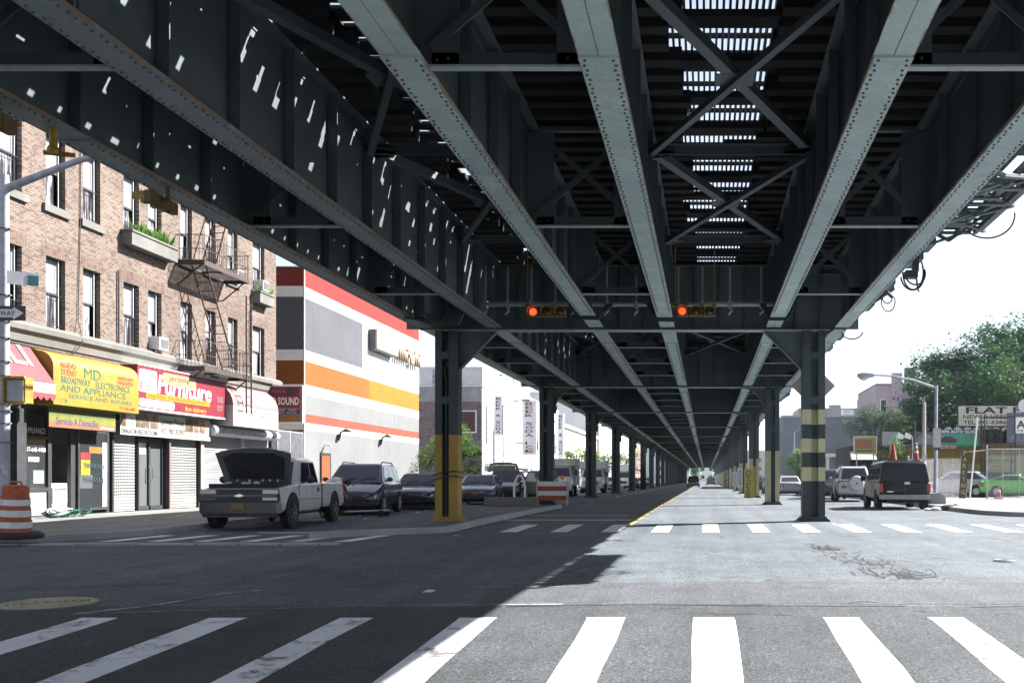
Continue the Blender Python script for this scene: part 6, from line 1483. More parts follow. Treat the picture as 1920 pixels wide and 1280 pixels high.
m = MB(); m.box(-.6, -.52, .03, .1, -2.7, 0); m.box(.52, .6, .03, .1, -2.7, 0); m.build('post', M_galv, t)['kind'] = 'stuff'
for k, (x0, x1, z0, z1, lab) in enumerate(((1.2, 2.4, .6, 1.5, 'pale blank sign board behind the sapling'),)):
    t2 = thing('shop_sign', lab, 'sign', (10.55 + x0, 66.4, 2.85 + z0)); m = MB(); m.box(0, x1 - x0, 0, .08, 0, z1 - z0); m.build('board', plain('dull_board', (.35, .34, .36), .7), t2); m = MB(); m.box(.5, .58, .02, .08, -3.3, 0); m.build('post', M_galv, t2)
# garage
t = thing('garage', 'yellow walled auto repair garage with corrugated panels behind the fence', 'building'); y = 64.0
m = MB(); m.box(13.3, 30, y, y + 8, -.1, 3.35); m.build('wall', plain('garage_yellow', (.50, .31, .03), .8, 0, .3, .9), t)
m = MB(); m.box(18.0, 30, y - .12, y - .01, .1, 2.75); m.build('corrugated_wall', slatmat('cream_corrugated', (.34, .31, .17), .22, 2, .7), t)
m = MB(); m.box(15.0, 17.6, y - .1, y - .01, .1, 2.2); m.build('roller_door', slatmat('olive_shutter', (.22, .20, .09), .12, 2, .7), t)
m = MB(); m.box(13.2, 30, y - .2, y + 8.2, 3.35, 3.5); m.build('roof', M_plastic, t)
m = MB()
for k in range(9): m.prism([(15.4 + k * .62, 4.32), (16.0 + k * .62, 4.32), (15.9 + k * .62, 4.5), (15.7 + k * .62, 4.58), (15.5 + k * .62, 4.5)], 'Y', y + .5, y + .6)
m.box(15.3, 21, y + .4, y + .6, 4.2, 4.32); m.box(15.4, 15.5, y + .4, y + .5, 3.5, 4.2); m.box(20.8, 20.9, y + .4, y + .5, 3.5, 4.2); m.build('foil_bunting', M_galv, t)
m = MB(); m.box(17.55, 18.65, y - .15, y - .02, 3.0, 4.45); m.build('yellow_hoarding', plain('garage_yellow', (.50, .31, .03), .8), t)
rebase(t, (20, y, 0))
def board(name, label, x0, x1, z0, z1, y, col, texts, posts=True, th=.1, rough=.6):
    t = thing('shop_sign', label, 'sign', ((x0 + x1) / 2, y, z0)); h = (x1 - x0) / 2
    m = MB(); m.box(-h, h, 0, th, 0, z1 - z0); m.build('board', plain(name, col, rough, 0, .2, 1.5), t)
    for s, fx, fz, fw, fh, mt, bd in texts: lettering(s, t, (-h + fx * 2 * h, -.002, fz * (z1 - z0)), (1, 0, 0), (0, 0, 1), fw * 2 * h, fh * (z1 - z0), mt, bd)
    if posts:
        for s in (-.7, .7): m = MB(); m.box(s * h - .05, s * h + .05, .11, .2, -(z0 - 3.4), z1 - z0); m.build('post', M_black, t)
    return t
BK = ink('black', (.02, .02, .03))
board('weathered_cream_board', 'weathered cream board lettered FLAT FIX above the garage roof', 16.75, 22.6, 4.75, 6.05, 66, (.52, .50, .42), [('FLAT FIX', .08, .62, .84, .33, BK, .03), ('NEW & USED', .05, .34, .52, .22, ink('olive', (.28, .24, .10)), .02), ('TEL.', .05, .07, .15, .2, BK, .02), ('591-6386', .21, .07, .33, .2, ink('maroon', (.25, .03, .04)), .02)])
t = board('turquoise_board', 'green and purple board of an auto glass shop with a dark car on it', 14.85, 17.45, 3.25, 4.38, 63.75, (.22, .85, .58), [], False)
for nm, c, z0, z1, x0, x1 in (('purple_strip', (.22, .14, .36), .86, 1.13, -1.3, 1.3), ('red_strip', (.45, .03, .08), -.12, .14, -1.28, -.1), ('green_strip', (.06, .45, .10), .0, .14, -.1, 1.3)):
    m = MB(); m.box(x0, x1, -.012, -.001, z0, z1); m.build(nm, plain(nm, c, .6), t)
lettering('PAPA AUTO GLASS', t, (-1.22, -.014, .90), (1, 0, 0), (0, 0, 1), 2.4, .19, ink('white', (.74, .72, .70)), .03)
lettering('718.584.5064', t, (-1.24, -.014, .02), (1, 0, 0), (0, 0, 1), 1.1, .1, ink('white', (.74, .72, .70)), .01); lettering('646.912.3597', t, (-1.24, -.014, -.1), (1, 0, 0), (0, 0, 1), 1.1, .1, ink('white', (.74, .72, .70)), .01)
m = MB(); m.prism([(-1.18, .35), (-1.1, .30), (-.2, .26), (-.05, .38), (-.1, .5), (-.4, .66), (-.8, .7), (-1.05, .58), (-1.2, .5)], 'Y', -.014, -.002); m.build('pictured_car', plain('pictured_car', (.05, .035, .04), .5, 0, .5, 5), t)
t = board('dark_photo_board', 'dark grey photo board of a car grille beside the utility pole', 13.35, 14.75, 3.3, 4.25, 63.75, (.08, .08, .09), [], False)
m = MB(); m.prism([(-.55, .1), (.5, .12), (.6, .4), (.45, .62), (.2, .78), (-.3, .78), (-.55, .5)], 'Y', -.014, -.002); m.build('pictured_car', plain('pictured_grey', (.20, .20, .22), .5, 0, .5, 4), t)
t = board('slate_board', 'slate blue board with white Auto panel at the right edge', 18.8, 22.4, 3.45, 5.35, 62.2, (.10, .10, .15), [('AUTO', .04, .06, .55, .24, ink('lilac', (.50, .45, .62)), .03)], True)
m = MB(); m.box(-1.3, .6, -.012, -.001, .62, 1.62); m.build('white_panel', M_white_p, t); lettering('Auto', t, (-1.22, -.014, .92), (1, 0, 0), (0, 0, 1), 1.6, .5, ink('dark_red', (.30, .03, .06)), .03); lettering('718-584-2470', t, (-1.2, -.014, .7), (1, 0, 0), (0, 0, 1), 1.5, .15, ink('navy', (.06, .05, .28)), .01)
rg = random.Random(5)
mt = MB(); mt.lathe([(.17, -.1), (.30, -.1), (.335, -.06), (.335, .06), (.30, .1), (.17, .1), (.2, .0)], (0, 0, .1), 16, 0, 'Z')
for k in range(12):
    x, z = 17.75 + (k % 3) * .62 + rg.uniform(-.04, .04), 3.5 + (k // 3) * .205
    o = mt.build('car_tyre', M_rubber, None, 40) if k == 0 else o.copy()
    if k: COL.objects.link(o)
    o.location = (x, 62.6 + rg.uniform(-.05, .05), z + (.0)); tag(o, 'black tyre in the stacks on a rack between the yellow hoarding and slate board', 'tyre', 'tyres stacked on the rack')
t = thing('tyre_rack', 'black steel rack holding stacked tyres beside the slate blue board', 'rack', (18.35, 62.6, .15))
m = MB()
for x in (-.95, .95):
    for y in (-.4, .4): m.box(x - .03, x + .03, y - .03, y + .03, 0, 5.1)
for z in (3.26, 4.9): m.box(-.95, .95, -.4, .4, z, z + .06)
for z in (1.2, 2.2): m.bar((-.95, -.4, z), (.95, -.4, z), .04, .04)
m.build('frame', M_black, t)
t = thing('satellite_dish', 'pale satellite dish on the garage roof near the FLAT FIX board', 'satellite dish', (20.4, 63.9, 4.6)); m = MB(); m.lathe([(.02, .0), (.2, .03), (.42, .13), (.40, .15), (.2, .05), (.02, .02)], (0, 0, 1.3), 18, 0, 'Y'); m.build('dish', M_white_p, t, 40); m = MB(); m.tube([(0, 0, -1.0), (0, .05, 1.25)], .03, 6); m.build('mast', M_galv, t)
# fence of the yard: frames with wire
def fence(label, P, zb, zt, rails=(0, 1), n=None):
    t = thing('chain_link_fence', label, 'fence', (P[0][0], P[0][1], zb)); bx, by = P[0]
    for x, y in P: m = MB(); m.tube([(x - bx, y - by, -.05), (x - bx, y - by, zt - zb + .12)], .045, 8); m.ball((x - bx, y - by, zt - zb + .14), .055, n=8, k=5); m.build('post', M_galv, t)
    for i, ((x0, y0), (x1, y1)) in enumerate(zip(P, P[1:])):
        m = MB(); a, b = Vector((x0 - bx, y0 - by, 0)), Vector((x1 - bx, y1 - by, 0)); h = zt - zb
        for z in (.08, h): m.tube([a + Vector((0, 0, z)), b + Vector((0, 0, z))], .022, 6)
        L = (b - a).length; d = (b - a).normalized(); s = .11; k = -h
        while k < L:
            for sg in (1, -1):
                u0, v0, u1, v1 = k, 0, k + h, h
                if u0 < 0: v0 -= u0; u0 = 0
                if u1 > L: v1 -= u1 - L; u1 = L
                if u1 - u0 < .02: continue
                if sg < 0: v0, v1 = h - v0, h - v1
                m.bar(a + d * u0 + Vector((0, 0, v0 + .05 * (1 - 2 * v0 / h))), a + d * u1 + Vector((0, 0, v1 + .05 * (1 - 2 * v1 / h))), .011, .011)
            k += s
        for f in (.33, .67): m.tube([a.lerp(b, f) + Vector((0, 0, .08)), a.lerp(b, f) + Vector((0, 0, h))], .018, 5)
        m.build('mesh_panel', M_galv, t)
    return t
fence('sagging chain link fence left of the PARKING board', [(11.7, 57.6), (13.0, 56.6), (14.3, 55.7)], .15, 2.35)
fence('taller chain link fence right of the gate opening', [(14.95, 53.0), (17.4, 52.6), (20.0, 52.2), (24, 51.5)], .15, 2.80)
m = MB()
t = thing('gate_bar', 'thin steel bar spanning the gate opening of the yard', 'bar', (14.4, 55.3, .15)); m = MB(); m.tube([(0, 0, 2.55), (.5, -2.2, 2.6)], .03, 6); m.tube([(0, 0, 0), (0, 0, 2.75)], .06, 8); m.build('frame', M_galv, t)
t = thing('vertical_sign', 'leaning black board lettered PARKING in yellow at the gate', 'sign', (14.15, 55.0, .15)); t.rotation_euler = (0, R(4), 0)
m = MB(); m.box(-.19, .19, 0, .05, 0, 2.75); m.build('board', M_black, t)
for k, ch in enumerate('PARKING'): lettering(ch, t, (-.11 if ch != 'I' else -.03, -.002, 2.38 - k * .36), (1, 0, 0), (0, 0, 1), .22 if ch != 'I' else .06, .26, plain('sign_yellow_ink', (.95, .75, .05), .5), .03)
t = thing('leaning_pole', 'thin white pole leaning beside the PARKING board', 'pole', (14.3, 54.0, .15)); m = MB(); m.tube([(0, 0, 0), (.42, 0, 4.4)], .045, 8); m.build('pole', M_white_p, t)
cone('small faded orange cone behind the wire of the yard fence', (15.75, 53.6, .15), .72, .16, .19, ((.36, .5),))
# utility pole, street lamp with its concrete foot
t = thing('utility_pole', 'bare pale timber utility pole left of the street lamp', 'pole', (11.05, 50.5, .15)); m = MB(); m.tube([(0, 0, 0), (0, 0, 2.2), (.02, 0, 4.95)], [.11, .10, .085], 10); m.build('pole', plain('bleached_timber', (.40, .38, .37), .85, 0, .3, 6), t)
m = MB(); m.box(-.12, .12, -.14, -.08, 2.0, 2.3); m.bar((0, 0, 4.9), (-.2, 0, 5.2), .03, .03); m.bar((0, 0, 4.8), (.05, 0, 5.3), .03, .03); m.build('bracket', M_galv, t)['kind'] = 'stuff'
t = thing('post', 'dark green post wrapped with vines behind the van', 'post', (12.55, 60.0, .15)); m = MB(); m.tube([(0, 0, 0), (0, 0, 4.6)], .07, 8); m.build('post', M_black, t); leaves([(0, 0, 2.6, .18, .18, .9)], 400, .1, 77, M_leaf).build('vine', M_leaf, t, None, 0, False)
t = thing('flood_light', 'pair of white flood lights on an arm above the sapling', 'flood light', (11.5, 59.8, .15)); m = MB()
m.tube([(.9, 0, 0), (.9, 0, 3.6), (-.4, 0, 2.9)], .03, 6); m.build('arm', M_galv, t)
for x in (.15, .62): m = MB(); m.prism([(x - .2, 3.55), (x + .16, 3.45), (x + .2, 3.68), (x - .1, 3.85)], 'Y', -.15, .15); m.build('lamp', M_white_p, t)
def street_lamp(label, x, y, h, arm, mat=M_polepaint, r=.085, z0=.15, foot=False):
    t = thing('street_lamp', label, 'street lamp', (x, y, z0)); s = 1 if arm > 0 else -1
    m = MB(); m.tube([(0, 0, 0), (0, 0, .6), (-.05 * s, 0, h)], [r * 1.3, r, r * .75], 10); m.tube([(-.05 * s, 0, h - .12), (arm * .35, 0, h + .22), (arm * .75, 0, h + .42), (arm, 0, h + .44)], [.055, .05, .04, .035], 8); m.build('pole', mat, t, 50)
    m = MB(); e = arm; m.loft([[(e + s * q, yy, h + .42 + zz) for yy, zz in ((-w_, 0), (-w_ * .8, .1 * k), (w_ * .8, .1 * k), (w_, 0), (w_ * .7, -.1 * k), (-w_ * .7, -.1 * k))] for q, w_, k in ((-.1, .07, .6), (.1, .12, 1), (.45, .16, 1.1), (.62, .10, .7))]); m.build('lamp_head', M_galv, t, 30)
    m = MB(); m.ball((e + s * .35, 0, h + .31), .2, .13, .10); m.build('lamp_lens', M_lamp, t, 50)
    if foot: m = MB(); m.prism([(-.35, -.2), (.42, -.2), (.36, .35), (.1, .5), (-.2, .45)], 'Y', -.35, .35); m.build('concrete_foot', M_conc, t, None, .02)
    return t
t = street_lamp('grey cobra head street lamp with a posted notice beside the van', 9.78, 42.5, 5.05, -2.7, foot=True)
m = MB(); m.box(-.12, .20, -.17, -.09, 2.40, 3.22); nb = m.build('notice_board', plain('weathered_notice', (.42, .42, .43), .7, 0, .25, 6), t); m = MB(); m.box(-.12, .20, -.172, -.09, 2.28, 2.399); m.build('purple_strip', plain('violet_strip', (.20, .16, .32), .6), nb)
street_lamp('tall street lamp by the BEER & SODA sign on the left pavement', -16.9, 83, 7.2, 1.6, r=.07)
street_lamp('pale street lamp left of the banded column before the warehouse', 9.6, 108, 6.2, 1.5, M_galv)
tag(None, None) if False else None
t = thing('rubbish_bag', 'black rubbish bag lying at the kerb behind the van', 'rubbish bag', (9.35, 38.2, .0)); m = MB(); m.ball((0, 0, .1), .42, .26, .13, 14, 8); m.ball((.25, .05, .14), .2, .16, .12); m.build('bag', M_black, t, 60)
t = thing('rubbish_bag', 'crumpled white plastic bag beside the black one at the kerb', 'rubbish bag', (8.75, 37.9, .0)); m = MB(); m.ball((0, 0, .07), .2, .16, .09, 9, 6); m.ball((-.3, 0, .05), .18, .1, .06, 7, 5); m.build('bag', M_cloth, t)

# ------------------------------------------------------------------ signals, signs, barriers, people and small things
M_redlit = emit('lit_red_lens', (1.0, .05, .015), .75, (.5, .02, .01)); M_greenlit = emit('lit_green_lens', (.1, 1, .6), 2.5)
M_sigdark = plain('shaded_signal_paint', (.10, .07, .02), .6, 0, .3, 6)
M_lensoff = glassmat('unlit_lens', (.05, .04, .02), 0, .2)
def signal(label, loc, rz, lit=None, rods=(), vertical=False, visor=.17, order=0, tilt=0):
    """three-lens signal head; horizontal heads hang under the steel"""
    t = thing('traffic_light', label, 'traffic light', loc, rz); t.rotation_euler = (tilt, 0, rz); P = (-.36, 0, .36)
    m = MB()
    for p in P: m.box(p - .165, p + .165, -.02, .14, -.13, .13)
    m.box(-.52, .52, .02, .12, -.11, .11); m.build('housing', M_sigdark, t, None, .02)
    for k, p in enumerate(P):
        m = MB(); m.lathe([(.10, -.02), (.095, .02), (.06, .045), (.01, .05)], (p, -.02, 0), 18, 0, 'Y'); ln = m.build('lens', lit if (lit and k == order) else M_lensoff, t, 50)
        m = MB(); rings = []
        for dy in (.0, -visor):
            for r in ((.150, .140) if dy == 0 else (.140, .150)): pass
        n = 14; A = [R(-25 + 230 * i / n) for i in range(n + 1)]
        q = [[(p + r * math.cos(a), -.02 + dy, r * math.sin(a)) for a in A] for r, dy in ((.150, 0), (.150, -visor), (.142, -visor), (.142, 0))]
        vs = [v for ring in q for v in ring]; L = n + 1; fs = [(j * L + i, j * L + i + 1, ((j + 1) % 4) * L + i + 1, ((j + 1) % 4) * L + i) for j in range(4) for i in range(n)]
        m.add(vs, fs); m.build('visor', M_sigyel, t, 40)
    for x, h in rods: m = MB(); m.tube([(x, .06, .12), (x, .06, h)], .02, 6); m.box(x - .06, x + .06, .0, .12, .12, .2); m.build('hanger_rod', M_sigyel, t)
    return t
signal('horizontal yellow traffic light lit red left of the middle of the viaduct', (-4.28, 26.7, 5.68), 0, M_redlit, ((-.52, 1.75),))
signal('horizontal yellow traffic light lit red with two hanger rods near the centre', (-.28, 26.7, 5.70), 0, M_redlit, ((-.55, 1.75), (.5, 1.75)))
t = signal('yellow traffic light under the left girder seen from behind by the fire escape', (-8.25, 15.0, 5.27), R(-90), None, (), False, .24); m = MB(); m.tube([(.1, .1, 0), (.1, .25, .05), (.1, .25, .36)], .05, 8); m.tube([(-.3, .1, -.05), (.5, .16, -.12)], .03, 6); m.build('bracket', M_sigdark, t); t.scale = (.72, .72, .72); t.location.z = 5.36
t = signal('yellow traffic light under the left girder at the picture edge', (-8.35, 11.55, 5.36), R(-90), None, (), False, .24); m = MB(); m.tube([(.0, .1, 0), (.0, .2, .3)], .05, 8); m.build('bracket', M_sigdark, t); t.scale = (.72, .72, .72); t.location.z = 5.40
t = thing('signal_bracket', 'small yellow mounting bracket under the left girder', 'bracket', (-8.2, 12.5, 5.33)); m = MB(); m.tube([(0, 0, 0), (0, 0, .27)], .045, 8); m.tube([(-.12, .0, -.03), (.2, .12, -.03)], .03, 6); m.ball((0, 0, 0), .07); m.build('arm', M_sigyel, t)
for x, lab in ((-1.6, 'left of the two tiny green traffic lights far down the street'), (2.2, 'right of the two tiny green traffic lights far down the street')):
    t = thing('traffic_light', lab, 'traffic light', (x, 300, 3.4)); m = MB(); m.box(-.2, .2, 0, .2, -.5, .5); m.build('housing', M_sigyel, t); m = MB(); m.lathe([(.16, 0), (.1, .05), (.01, .06)], (0, -.01, -.3), 12, 0, 'Y'); m.build('lens', M_greenlit, t); m = MB(); m.tube([(0, .1, .5), (0, .1, 2.2)], .05, 6); m.build('hanger_rod', M_sigyel, t)

# corner pole with mast arm, one-way plate, street name plate, crossing signal
PX0, PY0 = -14.80, 21.0; zp = g(21) + .15
t = thing('lamp_pole', 'grey steel corner pole with a long mast arm at the left edge', 'pole', (PX0, PY0, zp))
m = MB(); m.tube([(0, 0, 0), (0, 0, 7.55)], [.105, .085], 14); m.cyl((0, 0, 0), (0, 0, .9), .15, n=14); m.build('pole', M_polepaint, t, 40)
m = MB(); m.tube([(0, 0, 7.25), (1.55, 0, 7.85), (3.2, 0, 8.25)], [.085, .065, .05], 10); m.build('mast_arm', M_polepaint, t, 40); m = MB(); m.box(3.1, 3.7, -.14, .14, 8.17, 8.32); m.build('lamp_head', M_galv, t)
m = MB()
for z in (5.0, 4.45, 4.1, 3.6, 3.3, 2.7, 2.55, 2.3, 1.9, 6.4): m.cyl((0, 0, z), (0, 0, z + .03), .108, n=14); m.box(.09, .14, -.03, .03, z, z + .03)
m.build('strap', M_plastic, t)['kind'] = 'stuff'
m = MB(); m.box(-.12, .14, -.115, -.11, 1.0, 1.5); m.build('taped_poster', plain('torn_paper', (.42, .42, .46), .8, 0, .4, 9), t)
t = thing('one_way_sign', 'black one way plate with a white arrow on the corner pole', 'sign', (-14.72, 20.86, 4.52))
m = MB(); m.box(-.46, .46, 0, .012, 0, .31); m.build('plate', M_black, t); m = MB(); m.prism([(-.42, .07), (.20, .07), (.20, .02), (.42, .155), (.20, .29), (.20, .24), (-.42, .24)], 'Y', -.004, -.0005); m.build('arrow', M_reflect, t); lettering('ONE WAY', t, (-.38, -.0045, .10), (1, 0, 0), (0, 0, 1), .62, .11, BK, .01)
t = thing('street_name_sign', 'small white and teal street name plate above the one way plate', 'sign', (-14.68, 20.9, 5.30), R(32)); m = MB(); m.box(0, .56, 0, .012, 0, .28); m.build('plate', M_reflect, t); m = MB(); m.box(.36, .555, -.004, -.0005, .01, .22); m.build('teal_panel', plain('teal_panel', (.12, .42, .45), .5), t)
t = thing('crossing_signal', 'yellow framed pedestrian crossing signal on the corner pole', 'crossing signal', (-14.38, 20.85, 2.78)); m = MB(); m.box(-.20, .20, -.12, .14, 0, .54); m.box(-.23, .23, -.2, -.121, .50, .56); m.box(-.23, -.19, -.2, -.121, 0, .5); m.box(-.23, .23, -.2, -.121, -.03, .01); m.build('housing', M_sigyel, t, None, .01); m = MB(); m.box(-.17, .17, -.14, -.121, .04, .48); m.build('screen', plain('signal_screen', (.30, .30, .31), .4), t); m = MB(); m.tube([(-.2, .05, .45), (-.4, .12, .45)], .03, 6); m.build('bracket', M_sigyel, t)
t = thing('warning_sign', 'grey back of a diamond warning sign behind the banded column', 'sign', (3.20, 29.75, 3.35)); m = MB(); m.prism([(0, -.02), (.66, .64), (.0, 1.30), (-.66, .64)], 'Y', 0, .012); m.build('plate', plain('bare_aluminium', (.30, .30, .27), .5, .3), t, None, .004); m = MB(); m.box(-.03, .03, -.06, -.001, -.1, 1.3); m.build('bracket', M_galv, t)

# orange drum on its rubber ring
t = thing('traffic_drum', 'orange and white traffic drum on a black rubber ring at the left edge', 'traffic drum', (-13.72, 19.75, g(19.7) + .15)); t.rotation_euler = (R(2), R(3), 0)
m = MB(); m.lathe([(.50, 0), (.50, .06), (.44, .11), (.30, .12)], n=28); m.build('rubber_ring', M_rubber, t, 40)
m = MB(); m.lathe([(.29, .10), (.285, .34), (.27, .36), (.265, .58), (.25, .60), (.245, .80), (.23, .82), (.225, .98), (.20, 1.03), (.02, 1.03)], n=28); b = m.build('barrel', plain('weathered_orange', (1.0, .2, .06), .6, 0, .35, 6), t, 40)
for z0, z1, r0, r1 in ((.20, .32, .2905, .289), (.42, .55, .2725, .2685), (.64, .76, .2535, .250)): m = MB(); m.lathe([(r0, z0), (r1, z1)], n=28); m.build('reflective_band', M_reflect, b, 40)
m = MB(); m.tube([(-.12, 0, 1.03), (-.1, 0, 1.1), (.1, 0, 1.1), (.12, 0, 1.03)], .02, 6); m.build('handle', M_orange, b)
# striped barricade, amber lamp, concrete block, white hoop
t = thing('barricade', 'orange and white striped barricade with an amber lamp at the second column', 'barricade', (-7.15, 46.3, .0))
for k, z in enumerate((.22, .44, .66, .88)):
    m = MB(); m.box(-.72, .72, -.03, .03, z, z + .215); m.build('rail', M_reflect if k % 2 else M_orange, t)
m = MB()
for x in (-.7, .7): m.bar((x, -.25, 0), (x, .03, 1.25), .05, .05); m.bar((x, .3, 0), (x, .03, 1.25), .05, .05)
m.build('leg', M_galv, t)['kind'] = 'stuff'; m = MB(); m.cyl((.45, 0, 1.28), (.45, .12, 1.28), .10, n=16); m.box(.40, .5, .02, .1, 1.16, 1.2); m.build('amber_lamp', M_amber, t, 40)
t = thing('concrete_barrier', 'stained low concrete kerb block beside the second column', 'barrier', (-8.75, 44.6, 0)); m = MB(); m.prism([(-.35, 0), (.35, 0), (.28, .2), (.2, .40), (-.2, .40), (-.28, .2)], 'X', -1.15, 1.2); m.build('block', M_concd, t, None, .02)
t = thing('white_hoop', 'narrow white bent pipe hoop standing on the concrete block', 'hoop', (-8.35, 44.6, .38)); m = MB(); m.tube([(-.24, 0, 0), (-.25, 0, .4), (-.19, 0, .75), (-.06, 0, .98), (.06, 0, .98), (.19, 0, .75), (.24, 0, .4), (.22, 0, 0)], .05, 8); m.build('pipe', M_white_p, t, 50)
t = thing('hand_truck', 'low steel hand trolley lying on the road by the minivan', 'trolley', (-10.95, 31.9, .0)); m = MB()
for y in (-.2, .2): m.tube([(-.55, y, .16), (.75, y, .2)], .025, 6)
for x in (-.5, 0, .5): m.tube([(x, -.2, .17), (x, .2, .17)], .02, 6)
m.build('frame', M_galv, t)
for y in (-.26, .26): m = MB(); m.lathe([(.02, -.03), (.11, -.03), (.11, .03), (.02, .03)], (.62, y, .11), 14, 0, 'Y'); m.build('wheel', M_rubber, t, 40)
for lab, x, y, yaw, hh, tx, col in (('yellow standing board with brown stacked letters by the third right column', 2.66, 62.5, 0, 1.85, 'AUTO GLASS', (.60, .48, .08)), ('white board with small print beside the yellow standing board', 2.72, 80, 0, 2.1, '', (.55, .54, .58)), ('farther narrow white board along the right columns', 2.75, 96, 0, 1.9, '', (.52, .51, .56))):
    t = thing('standing_sign', lab, 'sign', (x, y, 0)); w_ = .27 if tx else .22; b0 = .02 if tx else .5
    m = MB(); m.box(-w_, w_, 0, .04, b0, hh); m.build('board', plain('board_%d' % int(y), tuple(min(1, q * (2.4 if tx else 1)) for q in col), .6, 0, .15), t)
    if tx:
        z = hh - .04
        for ch in tx.replace(' ', ''): lettering(ch, t, (-.15, -.002, z - .17), (1, 0, 0), (0, 0, 1), .3, .15, ink('rust_brown', (.16, .035, .02)), .03); z -= .198
        m = MB(); m.box(w_ + .01, w_ + .16, -.02, .3, .1, hh + .15); m.build('side_board', plain('amber_board', (1.0, .8, .1), .6), t)
    else:
        for k in range(7): m = MB(); m.box(-.14, .10 + .02 * (k % 3), -.003, -.0005, hh - .28 - k * .18, hh - .2 - k * .18); m.build('print_line', ink('purple_grey', (.2, .12, .2)), t)
        m = MB(); m.box(-.04, .04, .01, .04, 0, b0); m.build('post', M_galv, t)
# manhole covers
def manhole(label, x, y, r, mat):
    t = thing('manhole_cover', label, 'manhole cover', (x, y, g(y) + .004)); t.rotation_euler = (math.atan2(g(y + .5) - g(y - .5), 1), 0, 0)
    m = MB(); m.lathe([(r * 1.07, -.01), (r * 1.07, .008), (r * 1.0, .010), (.01, .010)], n=40); m.build('frame', M_concd, t, 30)
    m = MB(); m.lathe([(r * .985, .0102), (r * .97, .016), (.01, .016)], n=40)
    for k in range(6): m.lathe([(r * (.9 - k * .14), .0165), (r * (.885 - k * .14), .021), (r * (.83 - k * .14), .021), (r * (.815 - k * .14), .0165)], n=40)
    m.build('cover', mat, t, 30)
manhole('pale round manhole cover in the shaded road at the left edge', -7.35, 11.12, .49, plain('sandy_iron', (.36, .33, .22), .7, .1, .3, 14))
manhole('small round manhole cover in the sunlit road at the right edge', 4.85, 16.2, .17, plain('worn_iron', (.20, .20, .21), .6, .3))
# coil of hose dropped on the pavement
t = thing('hose_pile', 'tangled pile of green and white hose on the pavement before the appliance shop', 'hose', (FX + .72, 28.35, .15)); rg = random.Random(9)
for nm, mt, k in (('green_hose', plain('green_hose', (.02, .12, .07), .5), 5), ('white_hose', M_white_p, 3), ('black_hose', M_black, 3)):
    m = MB()
    for q in range(k):
        cx, cy = rg.uniform(-.1, .1), rg.uniform(-.55, .55); rx, ry = rg.uniform(.15, .32), rg.uniform(.25, .55); a0 = rg.uniform(0, 6); zz = rg.uniform(.03, .16)
        m.tube([(cx + rx * math.cos(a0 + i * .45) + .02 * math.sin(i * 2.1), cy + ry * math.sin(a0 + i * .45), zz + .06 * math.sin(i * .9 + q) + .02) for i in range(15)], .022, 6)
    m.build(nm, mt, t, 50)
# litter
m = MB(); rg = random.Random(12)
for x, y in ((-10.2, 35.2), (-7.9, 36.5), (-10.6, 37.5), (-9.1, 34.6), (-11.2, 32.2), (-10.2, 29.8), (-6.6, 40.2), (-5.0, 47), (-4.2, 52), (-12.2, 24.2), (-5.5, 21.9), (3.4, 26.5), (2.6, 28.4), (6.9, 12.5), (-3.3, 11.9), (-10.8, 31.3), (-8.7, 38.6), (-14.6, 26.0), (-15.4, 29.1), (-16.2, 33.0)):
    z = g(y) + (.155 if x < -12.6 else .02); s = rg.uniform(.05, .13); a = rg.uniform(0, 6)
    m.add([(x + s * math.cos(a + i * 1.57) * rg.uniform(.6, 1.3), y + s * math.sin(a + i * 1.57), z + rg.uniform(-.005, .05)) for i in range(4)], [(0, 1, 2), (0, 2, 3)])
tag(m.build('litter', M_cloth, None, None, 0, False), 'scraps of pale paper and plastic scattered on the road', 'litter', None, 'stuff')

# ---- the man bending over behind the pickup
def skin(name, pts, edges, mat, parent, root=0, sub=2):
    me = bpy.data.meshes.new(name); me.from_pydata([p[:3] for p in pts], edges, []); o = bpy.data.objects.new(name, me); COL.objects.link(o); o.parent = parent
    sk = o.modifiers.new('skin', 'SKIN')
    for i, p in enumerate(pts):
        v = me.skin_vertices[0].data[i]; v.radius = (p[3], p[4] if len(p) > 4 else p[3]); v.use_root = (i == root)
    sk.use_smooth_shade = True; ss = o.modifiers.new('subdivision', 'SUBSURF'); ss.levels = ss.render_levels = sub
    dg = bpy.context.evaluated_depsgraph_get(); m2 = bpy.data.meshes.new_from_object(o.evaluated_get(dg)); o.modifiers.clear(); o.data = m2; m2.materials.clear(); m2.materials.append(mat)
    for p in m2.polygons: p.use_smooth = True
    return o
M_skin = plain('brown_skin', (.16, .085, .055), .55, 0, .12, 6); M_jean = plain('dark_denim', (.03, .035, .055), .9, 0, .25, 9); M_hair = plain('black_hair', (.012, .011, .011), .7)
t = thing('person', 'man in a white shirt and dark trousers bending over behind the pickup', 'person', (-11.84, 31.05, 0), R(90))
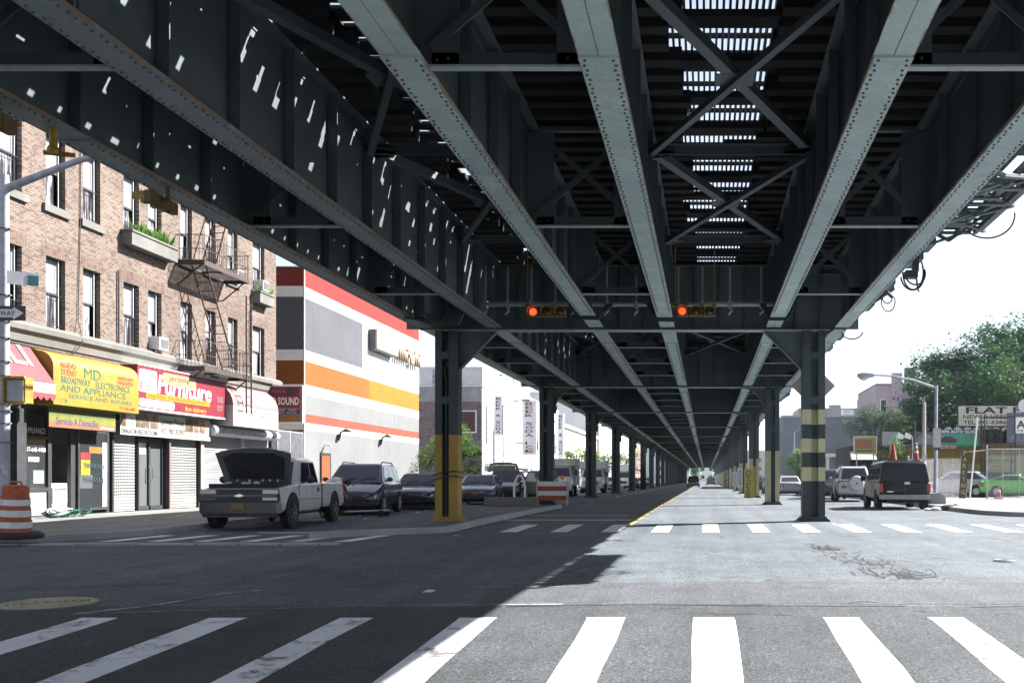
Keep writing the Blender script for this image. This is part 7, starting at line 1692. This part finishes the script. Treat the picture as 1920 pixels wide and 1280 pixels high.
# faces -Y locally (towards the pavement once turned), hips bent, hands on the ground-side load
B = [(0, .05, .95, .13, .11), (0, -.10, 1.08, .13, .10), (0, -.30, 1.17, .15, .10), (0, -.47, 1.18, .13, .09), (0, -.58, 1.13, .055), (0, -.66, 1.09, .085, .095), (0, -.74, 1.02, .075, .085),     # pelvis, spine, chest, neck, head
     (.19, -.46, 1.14, .062), (.24, -.50, .88, .048), (.20, -.62, .68, .038), (.19, -.66, .62, .036, .022),
     (-.19, -.46, 1.14, .062), (-.24, -.52, .88, .048), (-.20, -.64, .70, .038), (-.19, -.68, .64, .036, .022),
     (.10, .03, .88, .095), (.12, -.04, .50, .068), (.12, .06, .10, .045), (.13, -.10, .035, .038, .03),
     (-.10, .03, .88, .095), (-.13, .02, .50, .068), (-.14, .14, .10, .045), (-.15, -.02, .035, .038, .03)]
E = [(0, 1), (1, 2), (2, 3), (3, 4), (4, 5), (5, 6), (3, 7), (7, 8), (8, 9), (9, 10), (3, 11), (11, 12), (12, 13), (13, 14), (0, 15), (15, 16), (16, 17), (17, 18), (0, 19), (19, 20), (20, 21), (21, 22)]
for hi, s in ((10, 1), (14, -1)):
    hx_, hy_, hz_ = B[hi][:3]
    for k, (dx, L) in enumerate(((-.030, .065), (-.010, .075), (.010, .072), (.029, .058))):
        a = len(B); B += [(hx_ + dx, hy_ - .025, hz_ - .035, .0095), (hx_ + dx, hy_ - .04, hz_ - .035 - L * .55, .0088), (hx_ + dx, hy_ - .02, hz_ - .035 - L, .008)]; E += [(hi, a), (a, a + 1), (a + 1, a + 2)]
    a = len(B); B += [(hx_ - s * .05, hy_ - .02, hz_ - .01, .011), (hx_ - s * .055, hy_ - .05, hz_ - .05, .0095)]; E += [(hi, a), (a, a + 1)]
body = skin('body', B, E, M_skin, t)
skin('shirt', [(0, .0, 1.02, .155, .135), (0, -.12, 1.09, .160, .13), (0, -.30, 1.18, .185, .128), (0, -.46, 1.19, .155, .11), (.19, -.46, 1.15, .085), (.23, -.49, .98, .075), (-.19, -.46, 1.15, .085), (-.23, -.50, .98, .075)], [(0, 1), (1, 2), (2, 3), (3, 4), (4, 5), (3, 6), (6, 7)], M_cloth, body)
skin('trousers', [(0, .06, .95, .16, .14), (.10, .03, .86, .115), (.12, -.04, .50, .088), (.12, .06, .12, .068), (-.10, .03, .86, .115), (-.13, .02, .50, .088), (-.14, .14, .12, .068)], [(0, 1), (1, 2), (2, 3), (0, 4), (4, 5), (5, 6)], M_jean, body)
m = MB(); m.ball((0, -.665, 1.115), .098, .108, .088, 14, 9); h_ = m.build('hair', M_hair, body, 60)
m = MB(); m.ball((.032, -.815, 1.02), .013, n=8, k=5); m.ball((-.032, -.815, 1.02), .013, n=8, k=5); m.build('eye', M_white_p, body, 60)['kind'] = 'stuff'
m = MB(); m.prism([(-.013, .99), (.013, .99), (.008, 1.025), (-.008, 1.025)], 'Y', -.845, -.80); m.build('nose', M_skin, body)
for s in (-1, 1): m = MB(); m.ball((s * .088, -.70, 1.05), .014, .028, .034, 8, 6); m.build('ear', M_skin, body, 60); m = MB(); m.box(s * .13 - .05, s * .13 + .05, -.18 + (.04 if s < 0 else 0), .12, .0, .075); m.build('shoe', M_black, body, None, .02)

# ------------------------------------------------------------------ thin summer haze down the street
m = MB(); m.box(-120, 120, -25, 900, -2, 60)
hzm = bpy.data.materials.new('haze'); hzm.use_nodes = True; nt = hzm.node_tree; nt.nodes.remove(nt.nodes['Principled BSDF'])
pv = nt.nodes.new('ShaderNodeVolumePrincipled'); pv.inputs['Color'].default_value = (.74, .90, 1.0, 1); pv.inputs['Density'].default_value = .00016
nt.links.new(pv.outputs[0], nt.nodes['Material Output'].inputs['Volume'])
tag(m.build('haze', hzm), 'thin bluish summer haze filling the street', 'haze', None, 'stuff')
